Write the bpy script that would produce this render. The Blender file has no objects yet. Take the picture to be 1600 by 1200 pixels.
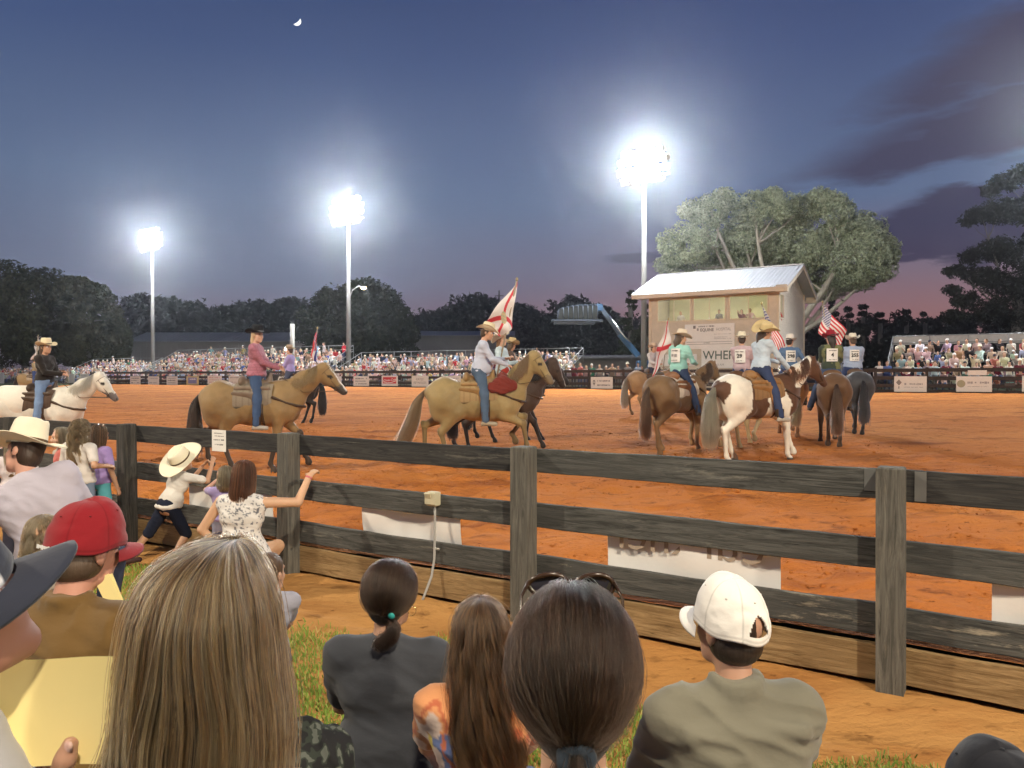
import bpy, math, random
import numpy as np
from mathutils import Vector, Matrix, Euler

# ------------------------------------------------------------------ scene, camera, world, lamps
SC = bpy.context.scene
COL = SC.collection
CAMZ = 1.84
F = 1200.0                       # focal length in photo pixels (photo is 1600 wide)
HOR = 587.0
cam = bpy.data.cameras.new('camera'); camo = bpy.data.objects.new('camera', cam); COL.objects.link(camo)
cam.sensor_width = 36; cam.lens = 27.0; cam.clip_start = 0.05; cam.clip_end = 6000
camo.location = (0, 0, CAMZ)
PITCH = math.atan((600 - HOR) / F)
camo.rotation_euler = (math.pi / 2 - PITCH, 0, 0)
SC.camera = camo
cam.dof.use_dof = True; cam.dof.focus_distance = 9.0; cam.dof.aperture_fstop = 27.0 / 1.4
SC.view_settings.view_transform = 'Standard'; SC.view_settings.look = 'None'
SC.view_settings.exposure = 0.0; SC.view_settings.gamma = 1.0
SC.cycles.max_bounces = 6; SC.cycles.diffuse_bounces = 3; SC.cycles.glossy_bounces = 3
SC.cycles.transparent_max_bounces = 8; SC.cycles.sample_clamp_indirect = 6.0

R = math.radians
def px(x, depth):                # world X of photo column x at depth
    return (x - 800) / F * depth
def pz(y, depth):                # world Z of photo row y at depth
    return CAMZ + (HOR - y) / F * depth
def P(x, y, depth): return Vector((px(x, depth), depth, pz(y, depth)))

# fence-line frame: point O0 on the near fence, T along it (to the right), N across the arena
O0 = np.array([0.086, 5.71]); T = np.array([0.848, -0.53]); N = np.array([0.53, 0.848])
FANG = math.atan2(T[1], T[0])
def fl(t, d): p = O0 + T * t + N * d; return float(p[0]), float(p[1])
def dist(x, y): return (x - O0[0]) * N[0] + (y - O0[1]) * N[1]
def along(x, y): return (x - O0[0]) * T[0] + (y - O0[1]) * T[1]
def gz(d): return 0.24 + 0.72 * (np.clip(d, 0, 40) / 40.0) ** 1.3
def depth_on(xp, d):             # depth at which photo column xp meets the line at distance d
    r = (xp - 800) / F
    return (d + 4.888) / (r * N[0] + N[1])

# world ------------------------------------------------------------------
W = bpy.data.worlds.new('World'); SC.world = W; W.use_nodes = True
wn = W.node_tree; wn.nodes.clear()
def WN(t): return wn.nodes.new(t)
def mth(op, a, b=None, c=None, clamp=False, nt=None):
    nt = nt or wn
    n = nt.nodes.new('ShaderNodeMath'); n.operation = op; n.use_clamp = clamp
    for i, v in enumerate((a, b, c)):
        if v is None: continue
        if isinstance(v, (int, float)): n.inputs[i].default_value = v
        else: nt.links.new(v, n.inputs[i])
    return n.outputs[0]
tc = WN('ShaderNodeTexCoord'); sp = WN('ShaderNodeSeparateXYZ'); wn.links.new(tc.outputs['Generated'], sp.inputs[0])
az = mth('MULTIPLY', mth('ARCTAN2', sp.outputs[0], sp.outputs[1]), 180 / math.pi)
el = mth('MULTIPLY', mth('ARCSINE', sp.outputs[2]), 180 / math.pi)
def ramp(nt, fac, stops, interp='LINEAR'):
    r = nt.nodes.new('ShaderNodeValToRGB'); r.color_ramp.interpolation = interp
    e = r.color_ramp.elements
    while len(e) < len(stops): e.new(0.5)
    for k, (p_, c) in enumerate(stops):
        e[k].position = p_; e[k].color = (*c, 1)
    if fac is not None: nt.links.new(fac, r.inputs[0])
    return r.outputs[0]
def mixc(nt, fac, a, b, mode='MIX'):
    m = nt.nodes.new('ShaderNodeMix'); m.data_type = 'RGBA'; m.blend_type = mode; m.clamp_factor = True
    if isinstance(fac, (int, float)): m.inputs[0].default_value = fac
    else: nt.links.new(fac, m.inputs[0])
    for v, s in ((a, m.inputs[6]), (b, m.inputs[7])):
        if isinstance(v, tuple): s.default_value = (*v[:3], 1)
        else: nt.links.new(v, s)
    return m.outputs[2]
eln = mth('DIVIDE', el, 40.0, clamp=True)
sky_l = ramp(wn, eln, [(0.0, (.20, .125, .145)), (.08, (.185, .13, .165)), (.16, (.140, .160, .235)), (.33, (.112, .160, .268)), (.55, (.058, .092, .208)), (.75, (.034, .057, .152)), (1, (.02, .03, .10))])
sky_r = ramp(wn, eln, [(0.0, (.34, .16, .14)), (.10, (.31, .155, .155)), (.18, (.20, .15, .20)), (.30, (.105, .148, .258)), (.55, (.056, .084, .198)), (.75, (.034, .054, .148)), (1, (.02, .03, .10))])
azf = mth('MULTIPLY', mth('ADD', az, 14.0), 1 / 34.0, clamp=True)
skyc = mixc(wn, azf, sky_l, sky_r)
nz = WN('ShaderNodeTexNoise'); cv = WN('ShaderNodeCombineXYZ')
wn.links.new(mth('MULTIPLY', az, 0.10), cv.inputs[0]); wn.links.new(mth('MULTIPLY', el, 0.36), cv.inputs[1])
wn.links.new(cv.outputs[0], nz.inputs['Vector']); nz.inputs['Scale'].default_value = 1.5; nz.inputs['Detail'].default_value = 5; nz.inputs['Roughness'].default_value = .55
nzc = mth('SUBTRACT', nz.outputs[0], 0.5)
mask = None
for (ca, ce, ra, re, tilt, soft, amp) in [
        (35, 19.8, 13.0, 3.1, .24, .55, .9), (33, 15.6, 14.5, 2.6, .16, .5, .95), (32, 9.5, 8.5, 2.5, .02, .18, 1.0),
        (9.3, 8.55, 3.2, .42, -.02, .4, .75), (52, 13, 14, 5, .1, .5, .8), (-52, 12, 16, 2.0, -.1, .7, .5)]:
    da = mth('SUBTRACT', az, ca); de = mth('SUBTRACT', mth('SUBTRACT', el, ce), mth('MULTIPLY', da, tilt))
    de = mth('ADD', de, mth('MULTIPLY', nzc, re * 2.2)); da = mth('ADD', da, mth('MULTIPLY', nzc, ra * 1.1))
    rr = mth('SQRT', mth('ADD', mth('POWER', mth('ABSOLUTE', mth('DIVIDE', da, ra)), 2.0), mth('POWER', mth('ABSOLUTE', mth('DIVIDE', de, re)), 2.0)))
    m_ = mth('MULTIPLY', mth('DIVIDE', mth('SUBTRACT', 1.0, rr), soft, clamp=True), amp)
    mask = m_ if mask is None else mth('MAXIMUM', mask, m_)
cloudc = ramp(wn, eln, [(0.0, (.09, .06, .085)), (.25, (.046, .044, .090)), (.5, (.056, .046, .084)), (1, (.045, .04, .08))])
skyc = mixc(wn, mask, skyc, cloudc)
below = mth('LESS_THAN', el, -0.5)
skyc = mixc(wn, below, skyc, (.03, .028, .026))
bg = WN('ShaderNodeBackground'); wn.links.new(skyc, bg.inputs[0]); bg.inputs[1].default_value = 1.0
wo = WN('ShaderNodeOutputWorld'); wn.links.new(bg.outputs[0], wo.inputs[0])

# flood lamps: three far poles (in the picture), an added unseen far one and the matching near-side poles behind the camera
LAMP_Z = 16.4
def flood(loc, target, power, color, radius, size=150, blend=.6):
    l = bpy.data.lights.new('flood_light', 'SPOT'); l.energy = power; l.color = color
    l.shadow_soft_size = radius; l.spot_size = R(size); l.spot_blend = blend
    o = bpy.data.objects.new('flood_light', l); COL.objects.link(o); o.location = loc
    o.rotation_euler = (Vector(target) - Vector(loc)).to_track_quat('-Z', 'Y').to_euler()
    return o
FAR_POLES = [(px(239, 83.4), 83.4), (px(545, 69.0), 69.0), (px(1006, 54.2), 54.2)]
EXTRA_POLE = (30.9, 41.0)  # unseen extra pole, added to light the booth end wall
COOL = (.92, .97, 1.0); WARM = (1.0, .87, .66)
for (x_, y_) in FAR_POLES:
    l_ = bpy.data.lights.new('flood_light', 'POINT'); l_.energy = 36000; l_.color = COOL; l_.shadow_soft_size = .7
    o_ = bpy.data.objects.new('flood_light', l_); COL.objects.link(o_); o_.location = (x_ * (1 - .95 / y_), y_ - .95, LAMP_Z + .12)
flood((EXTRA_POLE[0] - .5, EXTRA_POLE[1] - .8, LAMP_Z - .6), (EXTRA_POLE[0] - 12, EXTRA_POLE[1] - 12, 0), 15000, COOL, .7, 140, .4)
NEAR_POLES = [(3.6, -8.0), (25.5, -22.0), (-20.5, 5.0), (-43, 19)]
for k_, (x_, y_) in enumerate(NEAR_POLES):
    e_ = [13500, 34000, 18000, 22000][k_]
    flood((x_, y_, 14.6 if k_ == 0 else 15.5), (x_ + 4, y_ + 14, 0) if k_ == 0 else (x_ + 10 * N[0], y_ + 18 * N[1], 0), e_, WARM, .35 if k_ == 0 else .6, 168, .4)

# ------------------------------------------------------------------ helpers
def link(name, data, parent=None):
    o = bpy.data.objects.new(name, data); COL.objects.link(o)
    if parent is not None: o.parent = parent
    return o
def tag(o, label=None, cat=None, group=None, kind=None):
    if label: o['label'] = label
    if cat: o['category'] = cat
    if group: o['group'] = group
    if kind: o['kind'] = kind
    return o
def thing(name, label, cat, loc=(0, 0, 0), rz=0, group=None):
    o = link(name, None); o.location = loc; o.rotation_euler = (0, 0, rz); o.empty_display_size = .1
    return tag(o, label, cat, group)
def copy_tree(o, parent=None):
    c = o.copy(); COL.objects.link(c); c.parent = parent
    for ch in list(o.children): copy_tree(ch, c)
    return c

# materials
MATS = {}
def srgb(r, g, b):
    f = lambda v: (v / 255 / 12.92) if v / 255 <= .04045 else ((v / 255 + .055) / 1.055) ** 2.4
    return (f(r), f(g), f(b))
def M(name, col=(.5, .5, .5), rough=.8, metal=0.0, var=0.12, vscale=6.0, bump=0.0, bscale=30.0, vcol=False, objcol=False,
      spec=.35, emit=None, estr=1.0, stretch=(1, 1, 1), sheen=0.0, col2=None, bdist=.01, trans=0.0, sss=0.0):
    if name in MATS: return MATS[name]
    m = bpy.data.materials.new(name); m.use_nodes = True; nt = m.node_tree
    b = nt.nodes['Principled BSDF']; L = nt.links
    b.inputs['Roughness'].default_value = rough; b.inputs['Metallic'].default_value = metal
    b.inputs['Specular IOR Level'].default_value = spec
    if sheen: b.inputs['Sheen Weight'].default_value = sheen
    if sss:
        b.inputs['Subsurface Weight'].default_value = sss; b.inputs['Subsurface Radius'].default_value = (.02, .008, .004); b.inputs['Subsurface Scale'].default_value = .3
    tcn = nt.nodes.new('ShaderNodeTexCoord'); mp = nt.nodes.new('ShaderNodeMapping'); mp.inputs['Scale'].default_value = stretch
    L.new(tcn.outputs['Object'], mp.inputs[0])
    base = None
    if vcol:
        a = nt.nodes.new('ShaderNodeAttribute'); a.attribute_name = 'Col'; base = a.outputs['Color']
        if objcol:                        # white vertex paint takes the object's colour where alpha is 1
            oi = nt.nodes.new('ShaderNodeObjectInfo'); base = mixc(nt, a.outputs['Alpha'], base, oi.outputs['Color'])
    else:
        base = col
    if var > 0 or col2:
        n = nt.nodes.new('ShaderNodeTexNoise'); n.inputs['Scale'].default_value = vscale; n.inputs['Detail'].default_value = 5
        L.new(mp.outputs[0], n.inputs['Vector'])
        if col2:
            base = mixc(nt, mth('MULTIPLY', mth('SUBTRACT', n.outputs[0], .35), 3.3, nt=nt, clamp=True), base, col2)
        v = mth('ADD', mth('MULTIPLY', mth('SUBTRACT', n.outputs[0], .5, nt=nt), var * 4, nt=nt), 1.0, nt=nt)
        cx = nt.nodes.new('ShaderNodeCombineXYZ')
        for k in range(3): L.new(v, cx.inputs[k])
        base = mixc(nt, 1.0, base, cx.outputs[0], 'MULTIPLY')
    if isinstance(base, tuple): b.inputs['Base Color'].default_value = (*base[:3], 1)
    else: L.new(base, b.inputs['Base Color'])
    if bump:
        n2 = nt.nodes.new('ShaderNodeTexNoise'); n2.inputs['Scale'].default_value = bscale; n2.inputs['Detail'].default_value = 5
        L.new(mp.outputs[0], n2.inputs['Vector'])
        bp = nt.nodes.new('ShaderNodeBump'); bp.inputs['Strength'].default_value = bump; bp.inputs['Distance'].default_value = bdist
        L.new(n2.outputs[0], bp.inputs['Height']); L.new(bp.outputs[0], b.inputs['Normal'])
    if emit:
        b.inputs['Emission Color'].default_value = (*emit, 1); b.inputs['Emission Strength'].default_value = estr
    MATS[name] = m
    return m

# numpy value noise
def vnoise(Pn, scale=1.0, seed=0):
    q = np.asarray(Pn, np.float64) * scale + 137.3 + seed * 17.17
    i = np.floor(q).astype(np.int64); f = q - i; f = f * f * (3 - 2 * f)
    def h(ix, iy, iz):
        v = (ix * 374761393 + iy * 668265263 + iz * 2147483647 + seed * 1274126177) & 0xffffffff
        v = ((v ^ (v >> 13)) * 1274126177) & 0xffffffff
        return ((v ^ (v >> 16)) & 0xffff) / 65535.0
    out = 0
    for dx in (0, 1):
        for dy in (0, 1):
            for dz in (0, 1):
                w = (f[..., 0] if dx else 1 - f[..., 0]) * (f[..., 1] if dy else 1 - f[..., 1]) * (f[..., 2] if dz else 1 - f[..., 2])
                out = out + w * h(i[..., 0] + dx, i[..., 1] + dy, i[..., 2] + dz)
    return out
def fbm(Pn, scale=1.0, seed=0, oct=3):
    o = 0; a = .5; t = 0
    for k in range(oct):
        o = o + a * vnoise(Pn, scale * 2 ** k, seed + k * 7); t += a; a *= .5
    return o / t

# meshes
def mesh_np(name, V, Fc, cols=None, mat=None, parent=None, smooth=True, alpha=None, fmat=None, mats=None):
    V = np.asarray(V, np.float32).reshape(-1, 3)
    me = bpy.data.meshes.new(name)
    if isinstance(Fc, np.ndarray):
        nf, k = Fc.shape
        me.vertices.add(len(V)); me.vertices.foreach_set('co', V.ravel())
        me.loops.add(nf * k); me.loops.foreach_set('vertex_index', Fc.astype(np.int32).ravel())
        me.polygons.add(nf); me.polygons.foreach_set('loop_start', np.arange(nf, dtype=np.int32) * k)
        me.update(calc_edges=True)
    else:
        me.from_pydata([tuple(v) for v in V], [], Fc)
        me.update()
    if smooth: me.polygons.foreach_set('use_smooth', [True] * len(me.polygons))
    if cols is not None:
        cols = np.asarray(cols, np.float32)
        if cols.shape[1] == 3: cols = np.hstack([cols, np.ones((len(cols), 1), np.float32) if alpha is None else np.asarray(alpha, np.float32).reshape(-1, 1)])
        ca = me.color_attributes.new('Col', 'FLOAT_COLOR', 'POINT'); ca.data.foreach_set('color', cols.ravel())
    if mats:
        for m in mats: me.materials.append(m)
        if fmat is not None: me.polygons.foreach_set('material_index', np.asarray(fmat, np.int32))
    elif mat: me.materials.append(mat)
    o = link(name, me, parent)
    return o

class MB:                        # simple face builder
    def __init__(s): s.v = []; s.f = []; s.m = []; s.c = []; s.cur = (1, 1, 1)
    def add(s, vs, fs, m=0):
        o = len(s.v); s.v += [tuple(v) for v in vs]; s.f += [tuple(i + o for i in f) for f in fs]; s.m += [m] * len(fs); s.c += [s.cur] * len(vs)
    def box(s, c, size, rot=None, m=0, bev=0.0):
        x, y, z = [k / 2 for k in size]
        if bev > 0:
            b = min(bev, x * .9, y * .9, z * .9); vs = []
            for sz in (-1, 1):
                for (ix, iy, iz) in (((x - b), (y - b), z), (x, y, z - b)):
                    for (sx, sy) in ((-1, -1), (1, -1), (1, 1), (-1, 1)): vs.append((sx * ix, sy * iy, sz * iz))
            # rings: bottom cap(0-3), bottom wide(4-7), top cap (8-11), top wide(12-15)
            fs = [(3, 2, 1, 0), (8, 9, 10, 11)]
            for k in range(4):
                j = (k + 1) % 4
                fs += [(k, j, 4 + j, 4 + k), (4 + k, 4 + j, 12 + j, 12 + k), (12 + k, 12 + j, 8 + j, 8 + k)]
        else:
            vs = [(-x, -y, -z), (x, -y, -z), (x, y, -z), (-x, y, -z), (-x, -y, z), (x, -y, z), (x, y, z), (-x, y, z)]
            fs = [(3, 2, 1, 0), (4, 5, 6, 7), (0, 1, 5, 4), (1, 2, 6, 5), (2, 3, 7, 6), (3, 0, 4, 7)]
        if rot is not None: vs = [rot @ Vector(v) for v in vs]
        c = Vector(c); s.add([Vector(v) + c for v in vs], fs, m)
    def bar(s, a, b, w, h=None, m=0, up=(0, 0, 1)):
        a = Vector(a); b = Vector(b); d = b - a; L = d.length
        if L < 1e-6: return
        x = d / L; u = Vector(up)
        if abs(x.dot(u)) > .98: u = Vector((1, 0, 0))
        y = u.cross(x).normalized(); z = x.cross(y)
        rot = Matrix((x, y, z)).transposed()
        s.box((a + b) / 2, (L, w, h or w), rot, m)
    def tube(s, pts, rad, seg=8, m=0, cap=True):
        pts = [Vector(p) for p in pts]; n = len(pts)
        if isinstance(rad, (int, float)): rad = [rad] * n
        o = len(s.v); prev = None
        for i, p in enumerate(pts):
            t = (pts[min(i + 1, n - 1)] - pts[max(i - 1, 0)]).normalized()
            if prev is None:
                u = Vector((0, 0, 1)) if abs(t.z) < .9 else Vector((1, 0, 0))
                a = t.cross(u).normalized()
            else: a = (prev - t * prev.dot(t)).normalized()
            prev = a; b = t.cross(a)
            for k in range(seg):
                an = 2 * math.pi * k / seg
                s.v.append(tuple(p + (a * math.cos(an) + b * math.sin(an)) * rad[i])); s.c.append(s.cur)
        for i in range(n - 1):
            for k in range(seg):
                j = (k + 1) % seg
                s.f.append((o + i * seg + k, o + i * seg + j, o + (i + 1) * seg + j, o + (i + 1) * seg + k)); s.m.append(m)
        if cap:
            s.f.append(tuple(o + k for k in reversed(range(seg)))); s.m.append(m)
            s.f.append(tuple(o + (n - 1) * seg + k for k in range(seg))); s.m.append(m)
    def lathe(s, prof, seg=20, m=0, c=(0, 0, 0), sx=1, sy=1):
        o = len(s.v)
        for (r, z) in prof:
            for k in range(seg):
                an = 2 * math.pi * k / seg
                s.v.append((c[0] + r * sx * math.cos(an), c[1] + r * sy * math.sin(an), c[2] + z)); s.c.append(s.cur)
        for i in range(len(prof) - 1):
            for k in range(seg):
                j = (k + 1) % seg
                s.f.append((o + i * seg + k, o + i * seg + j, o + (i + 1) * seg + j, o + (i + 1) * seg + k)); s.m.append(m)
    def build(s, name, mats, parent=None, smooth=False, vc=False):
        if not isinstance(mats, (list, tuple)): mats = [mats]
        return mesh_np(name, np.array(s.v), s.f, cols=np.array(s.c) if vc else None, parent=parent, smooth=smooth, mats=mats, fmat=s.m)

def text_mesh(name, body, size, mat, parent=None, loc=(0, 0, 0), rot=(0, 0, 0), align='CENTER', sx=1.0, depth=.0015, shear=0.0, bold=0.0):
    cu = bpy.data.curves.new(name, 'FONT'); cu.body = body; cu.size = size; cu.align_x = align; cu.align_y = 'CENTER'; cu.extrude = depth; cu.shear = shear
    cu.offset = bold; cu.resolution_u = 2
    t = bpy.data.objects.new(name, cu); COL.objects.link(t)
    dg = bpy.context.evaluated_depsgraph_get(); dg.update()
    me = bpy.data.meshes.new_from_object(t.evaluated_get(dg)); bpy.data.objects.remove(t)
    me.materials.clear(); me.materials.append(mat)
    o = link(name, me, parent); o.location = loc; o.rotation_euler = rot; o.scale = (sx, 1, 1)
    return o

# signed-distance modelling: smooth unions of tapered limbs, meshed with surface nets
class SDF:
    def __init__(s): s.p = []
    def cone(s, a, b, ra, rb=None, k=.02, c=(1, 1, 1), al=0.0, flat=None, f=1.0):
        s.p.append(('c', np.array(a, float), np.array(b, float), ra, ra if rb is None else rb, k, c, al, None if flat is None else np.array(flat, float) / np.linalg.norm(flat), f)); return s
    def chain(s, pts, rs, **kw):
        for i in range(len(pts) - 1): s.cone(pts[i], pts[i + 1], rs[i], rs[i + 1], **kw)
        return s
    def ell(s, ctr, r, k=.02, c=(1, 1, 1), al=0.0, rot=None):
        s.p.append(('e', np.array(ctr, float), np.array(r, float), None if rot is None else np.array(Euler(rot).to_matrix()), None, k, c, al, None, 1)); return s
    def build(s, vox=.02, disp=None):
        lo = []; hi = []
        for p in s.p:
            if p[0] == 'c':
                r = max(p[3], p[4]) * 1.05; lo.append(np.minimum(p[1], p[2]) - r); hi.append(np.maximum(p[1], p[2]) + r)
            else:
                r = p[2].max() * 1.02; lo.append(p[1] - r); hi.append(p[1] + r)
        lo = np.array(lo); hi = np.array(hi)
        o = lo.min(0) - 3 * vox; n = np.ceil((hi.max(0) - o) / vox).astype(int) + 4
        Fd = np.full(n, 1.0, np.float32); best = np.full(n, 9.0, np.float32); idx = np.zeros(n, np.int16)
        ax = [o[k] + np.arange(n[k]) * vox for k in range(3)]
        for i, p in enumerate(s.p):
            k = max(p[5], 1e-4); mg = k + 3 * vox
            a0 = np.maximum(np.floor((lo[i] - mg - o) / vox).astype(int), 0); a1 = np.minimum(np.ceil((hi[i] + mg - o) / vox).astype(int) + 1, n)
            sl = tuple(slice(a0[q], a1[q]) for q in range(3))
            X, Y, Z = np.meshgrid(ax[0][sl[0]], ax[1][sl[1]], ax[2][sl[2]], indexing='ij')
            if p[0] == 'c':
                a, b, ra, rb = p[1:5]; qx, qy, qz = X - a[0], Y - a[1], Z - a[2]; ba = b - a
                if p[8] is not None:
                    u = p[8]; g = 1 / p[9] - 1
                    du = (qx * u[0] + qy * u[1] + qz * u[2]) * g
                    qx = qx + u[0] * du; qy = qy + u[1] * du; qz = qz + u[2] * du
                    ba = ba + u * (ba @ u) * g
                h = np.clip((qx * ba[0] + qy * ba[1] + qz * ba[2]) / max(ba @ ba, 1e-9), 0, 1)
                d = np.sqrt((qx - h * ba[0]) ** 2 + (qy - h * ba[1]) ** 2 + (qz - h * ba[2]) ** 2) - (ra + (rb - ra) * h)
                if p[8] is not None: d = d * max(p[9], .5)
            else:
                qx, qy, qz = X - p[1][0], Y - p[1][1], Z - p[1][2]
                if p[3] is not None:
                    m = p[3]; qx, qy, qz = (m[0, 0] * qx + m[1, 0] * qy + m[2, 0] * qz, m[0, 1] * qx + m[1, 1] * qy + m[2, 1] * qz, m[0, 2] * qx + m[1, 2] * qy + m[2, 2] * qz)
                r = p[2]; k0 = np.sqrt((qx / r[0]) ** 2 + (qy / r[1]) ** 2 + (qz / r[2]) ** 2)
                k1 = np.sqrt((qx / r[0] ** 2) ** 2 + (qy / r[1] ** 2) ** 2 + (qz / r[2] ** 2) ** 2)
                d = np.where(k1 > 1e-6, k0 * (k0 - 1) / np.maximum(k1, 1e-6), -r.min())
            d = d.astype(np.float32); f0 = Fd[sl]
            if p[7] == -1:       # carve
                h = np.clip(.5 - .5 * (f0 + d) / k, 0, 1); Fd[sl] = f0 * (1 - h) + (-d) * h + k * h * (1 - h); continue
            h = np.clip(.5 + .5 * (f0 - d) / k, 0, 1); Fd[sl] = f0 * (1 - h) + d * h - k * h * (1 - h)
            bsl = best[sl]; w = d < bsl; bsl[w] = d[w]; isl = idx[sl]; isl[w] = i
        V, Q = surf_nets(Fd)
        ii = np.clip(np.round(V).astype(int), 0, n - 1); pid = idx[ii[:, 0], ii[:, 1], ii[:, 2]]
        cols = np.array([(*p[6], max(p[7], 0)) for p in s.p], np.float32)[pid]
        return V * vox + o, Q, cols
    def mesh(s, name, vox, mat, parent=None, colfn=None, disp=None):
        V, Q, C = s.build(vox)
        if disp is not None: V = disp(V, vnormals(V, Q))
        if colfn is not None: C = colfn(V, C)
        return mesh_np(name, V, Q, cols=C, mat=mat, parent=parent)
def vnormals(V, Q):
    n = np.cross(V[Q[:, 2]] - V[Q[:, 0]], V[Q[:, 3]] - V[Q[:, 1]]); out = np.zeros_like(V)
    for k in range(4): np.add.at(out, Q[:, k], n)
    return out / np.maximum(np.linalg.norm(out, axis=1, keepdims=True), 1e-9)
_E = [((0, 0, 0), (1, 0, 0)), ((0, 1, 0), (1, 1, 0)), ((0, 0, 1), (1, 0, 1)), ((0, 1, 1), (1, 1, 1)), ((0, 0, 0), (0, 1, 0)), ((1, 0, 0), (1, 1, 0)),
      ((0, 0, 1), (0, 1, 1)), ((1, 0, 1), (1, 1, 1)), ((0, 0, 0), (0, 0, 1)), ((1, 0, 0), (1, 0, 1)), ((0, 1, 0), (0, 1, 1)), ((1, 1, 0), (1, 1, 1))]
def surf_nets(Fd):
    n = np.array(Fd.shape); s = Fd < 0
    cnt = sum(s[i:n[0] - 1 + i, j:n[1] - 1 + j, k:n[2] - 1 + k].astype(np.int8) for i in (0, 1) for j in (0, 1) for k in (0, 1))
    m = (cnt > 0) & (cnt < 8); idx = np.argwhere(m); N_ = len(idx)
    pos = np.zeros((N_, 3)); c = np.zeros(N_)
    for a, b in _E:
        a = np.array(a); b = np.array(b)
        fa = Fd[tuple((idx + a).T)]; fb = Fd[tuple((idx + b).T)]
        x = (fa < 0) != (fb < 0); t = np.where(x, fa / np.where(x, fa - fb, 1), 0)
        pos += np.where(x[:, None], a + t[:, None] * (b - a), 0); c += x
    V = idx + pos / np.maximum(c, 1)[:, None]
    vid = np.full(n - 1, -1, np.int64); vid[m] = np.arange(N_)
    Q = []
    for axd in range(3):
        o1, o2 = [(1, 2), (2, 0), (0, 1)][axd]
        sl0 = [slice(1, n[k] - 1) for k in range(3)]; sl1 = list(sl0); sl0[axd] = slice(0, n[axd] - 1); sl1[axd] = slice(1, n[axd])
        A = s[tuple(sl0)]; B = s[tuple(sl1)]; e = np.argwhere(A != B)
        if not len(e): continue
        base = e.copy()
        for k in range(3):
            if k != axd: base[:, k] += 1
        inside_a = A[tuple(e.T)]
        u = np.zeros(3, int); u[o1] = 1; v = np.zeros(3, int); v[o2] = 1
        q = np.stack([vid[tuple((base - u - v).T)], vid[tuple((base - v).T)], vid[tuple(base.T)], vid[tuple((base - u).T)]], 1)
        q[~inside_a] = q[~inside_a][:, ::-1]
        Q.append(q)
    return V, np.vstack(Q)
# ------------------------------------------------------------------ ground
def dirt_mat(name, c1, c2, c3, bs=1.0):
    m = bpy.data.materials.new(name); m.use_nodes = True; nt = m.node_tree; b = nt.nodes['Principled BSDF']; L = nt.links
    g = nt.nodes.new('ShaderNodeNewGeometry'); pos = g.outputs['Position']
    def noise(scale, det=6, stretch=None, rough=.55):
        n = nt.nodes.new('ShaderNodeTexNoise'); n.inputs['Scale'].default_value = scale; n.inputs['Detail'].default_value = det; n.inputs['Roughness'].default_value = rough
        mp = nt.nodes.new('ShaderNodeMapping'); mp.vector_type = 'POINT'
        mp.inputs['Rotation'].default_value = (0, 0, -FANG)
        mp.inputs['Scale'].default_value = stretch or (1, 1, 1)
        L.new(pos, mp.inputs[0]); L.new(mp.outputs[0], n.inputs['Vector']); return n.outputs[0]
    n1 = noise(.55, 5, (.35, 1, 1)); n2 = noise(5.0, 8, (.6, 1, 1), .65); n3 = noise(2.1, 6, (.3, 1, 1), .6); n4 = noise(26, 5); n5 = noise(13, 3, (.8, 1, 1), .5)
    col = mixc(nt, mth('MULTIPLY', mth('SUBTRACT', n1, .36, nt=nt), 3.6, nt=nt, clamp=True), c1, c2)
    col = mixc(nt, mth('MULTIPLY', mth('SUBTRACT', n3, .51, nt=nt), 5.0, nt=nt, clamp=True), col, c3)
    col = mixc(nt, mth('MULTIPLY', mth('SUBTRACT', n2, .565, nt=nt), 5.5, nt=nt, clamp=True), col, tuple(k * .42 for k in c3))
    col = mixc(nt, mth('MULTIPLY', mth('SUBTRACT', n5, .66, nt=nt), 9.0, nt=nt, clamp=True), col, tuple(k * .5 for k in c3))
    L.new(col, b.inputs['Base Color']); b.inputs['Roughness'].default_value = .95; b.inputs['Specular IOR Level'].default_value = .12
    h = mth('ADD', mth('ADD', mth('ADD', mth('MULTIPLY', n2, .7, nt=nt), mth('MULTIPLY', n5, -.35, nt=nt), nt=nt), mth('MULTIPLY', n4, .12, nt=nt), nt=nt), mth('MULTIPLY', n3, 1.0, nt=nt), nt=nt)
    bp = nt.nodes.new('ShaderNodeBump'); bp.inputs['Strength'].default_value = .95; bp.inputs['Distance'].default_value = .14 * bs; L.new(h, bp.inputs['Height']); L.new(bp.outputs[0], b.inputs['Normal'])
    return m
m_arena = dirt_mat('arena_clay', (.57, .218, .054), (.47, .155, .036), (.28, .085, .021))
def grid(name, ts, ds, zf, mat):
    TT, DD = np.meshgrid(ts, ds, indexing='ij'); X = O0[0] + T[0] * TT + N[0] * DD; Y = O0[1] + T[1] * TT + N[1] * DD
    V = np.stack([X, Y, zf(TT, DD, X, Y)], -1).reshape(-1, 3); nt_, nd = len(ts), len(ds)
    i = np.arange(nt_ - 1)[:, None] * nd + np.arange(nd - 1)[None, :]
    Q = np.stack([i, i + nd, i + nd + 1, i + 1], -1).reshape(-1, 4)
    return mesh_np(name, V, Q, mat=mat)
def az_(TT, DD, X, Y):
    p = np.stack([X, Y, X * 0], -1)
    calm = np.clip(DD / .9, .12, 1); churn = (fbm(p, 2.3, 3, 4) - .5) * .17 - .045 * np.clip(1 - np.abs(vnoise(p, 3.1, 31) - .5) * 9, 0, 1) * (vnoise(p, .5, 32) > .42) + (fbm(p, .7, 9, 2) - .5) * .10
    berm = .06 * np.exp(-((DD - .15) / .4) ** 2)
    far = np.exp(-np.clip(DD, 0, 99) / 24.0)
    return gz(DD) + calm * churn * (.35 + .65 * far) + berm - .02 * (1 - calm)
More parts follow.
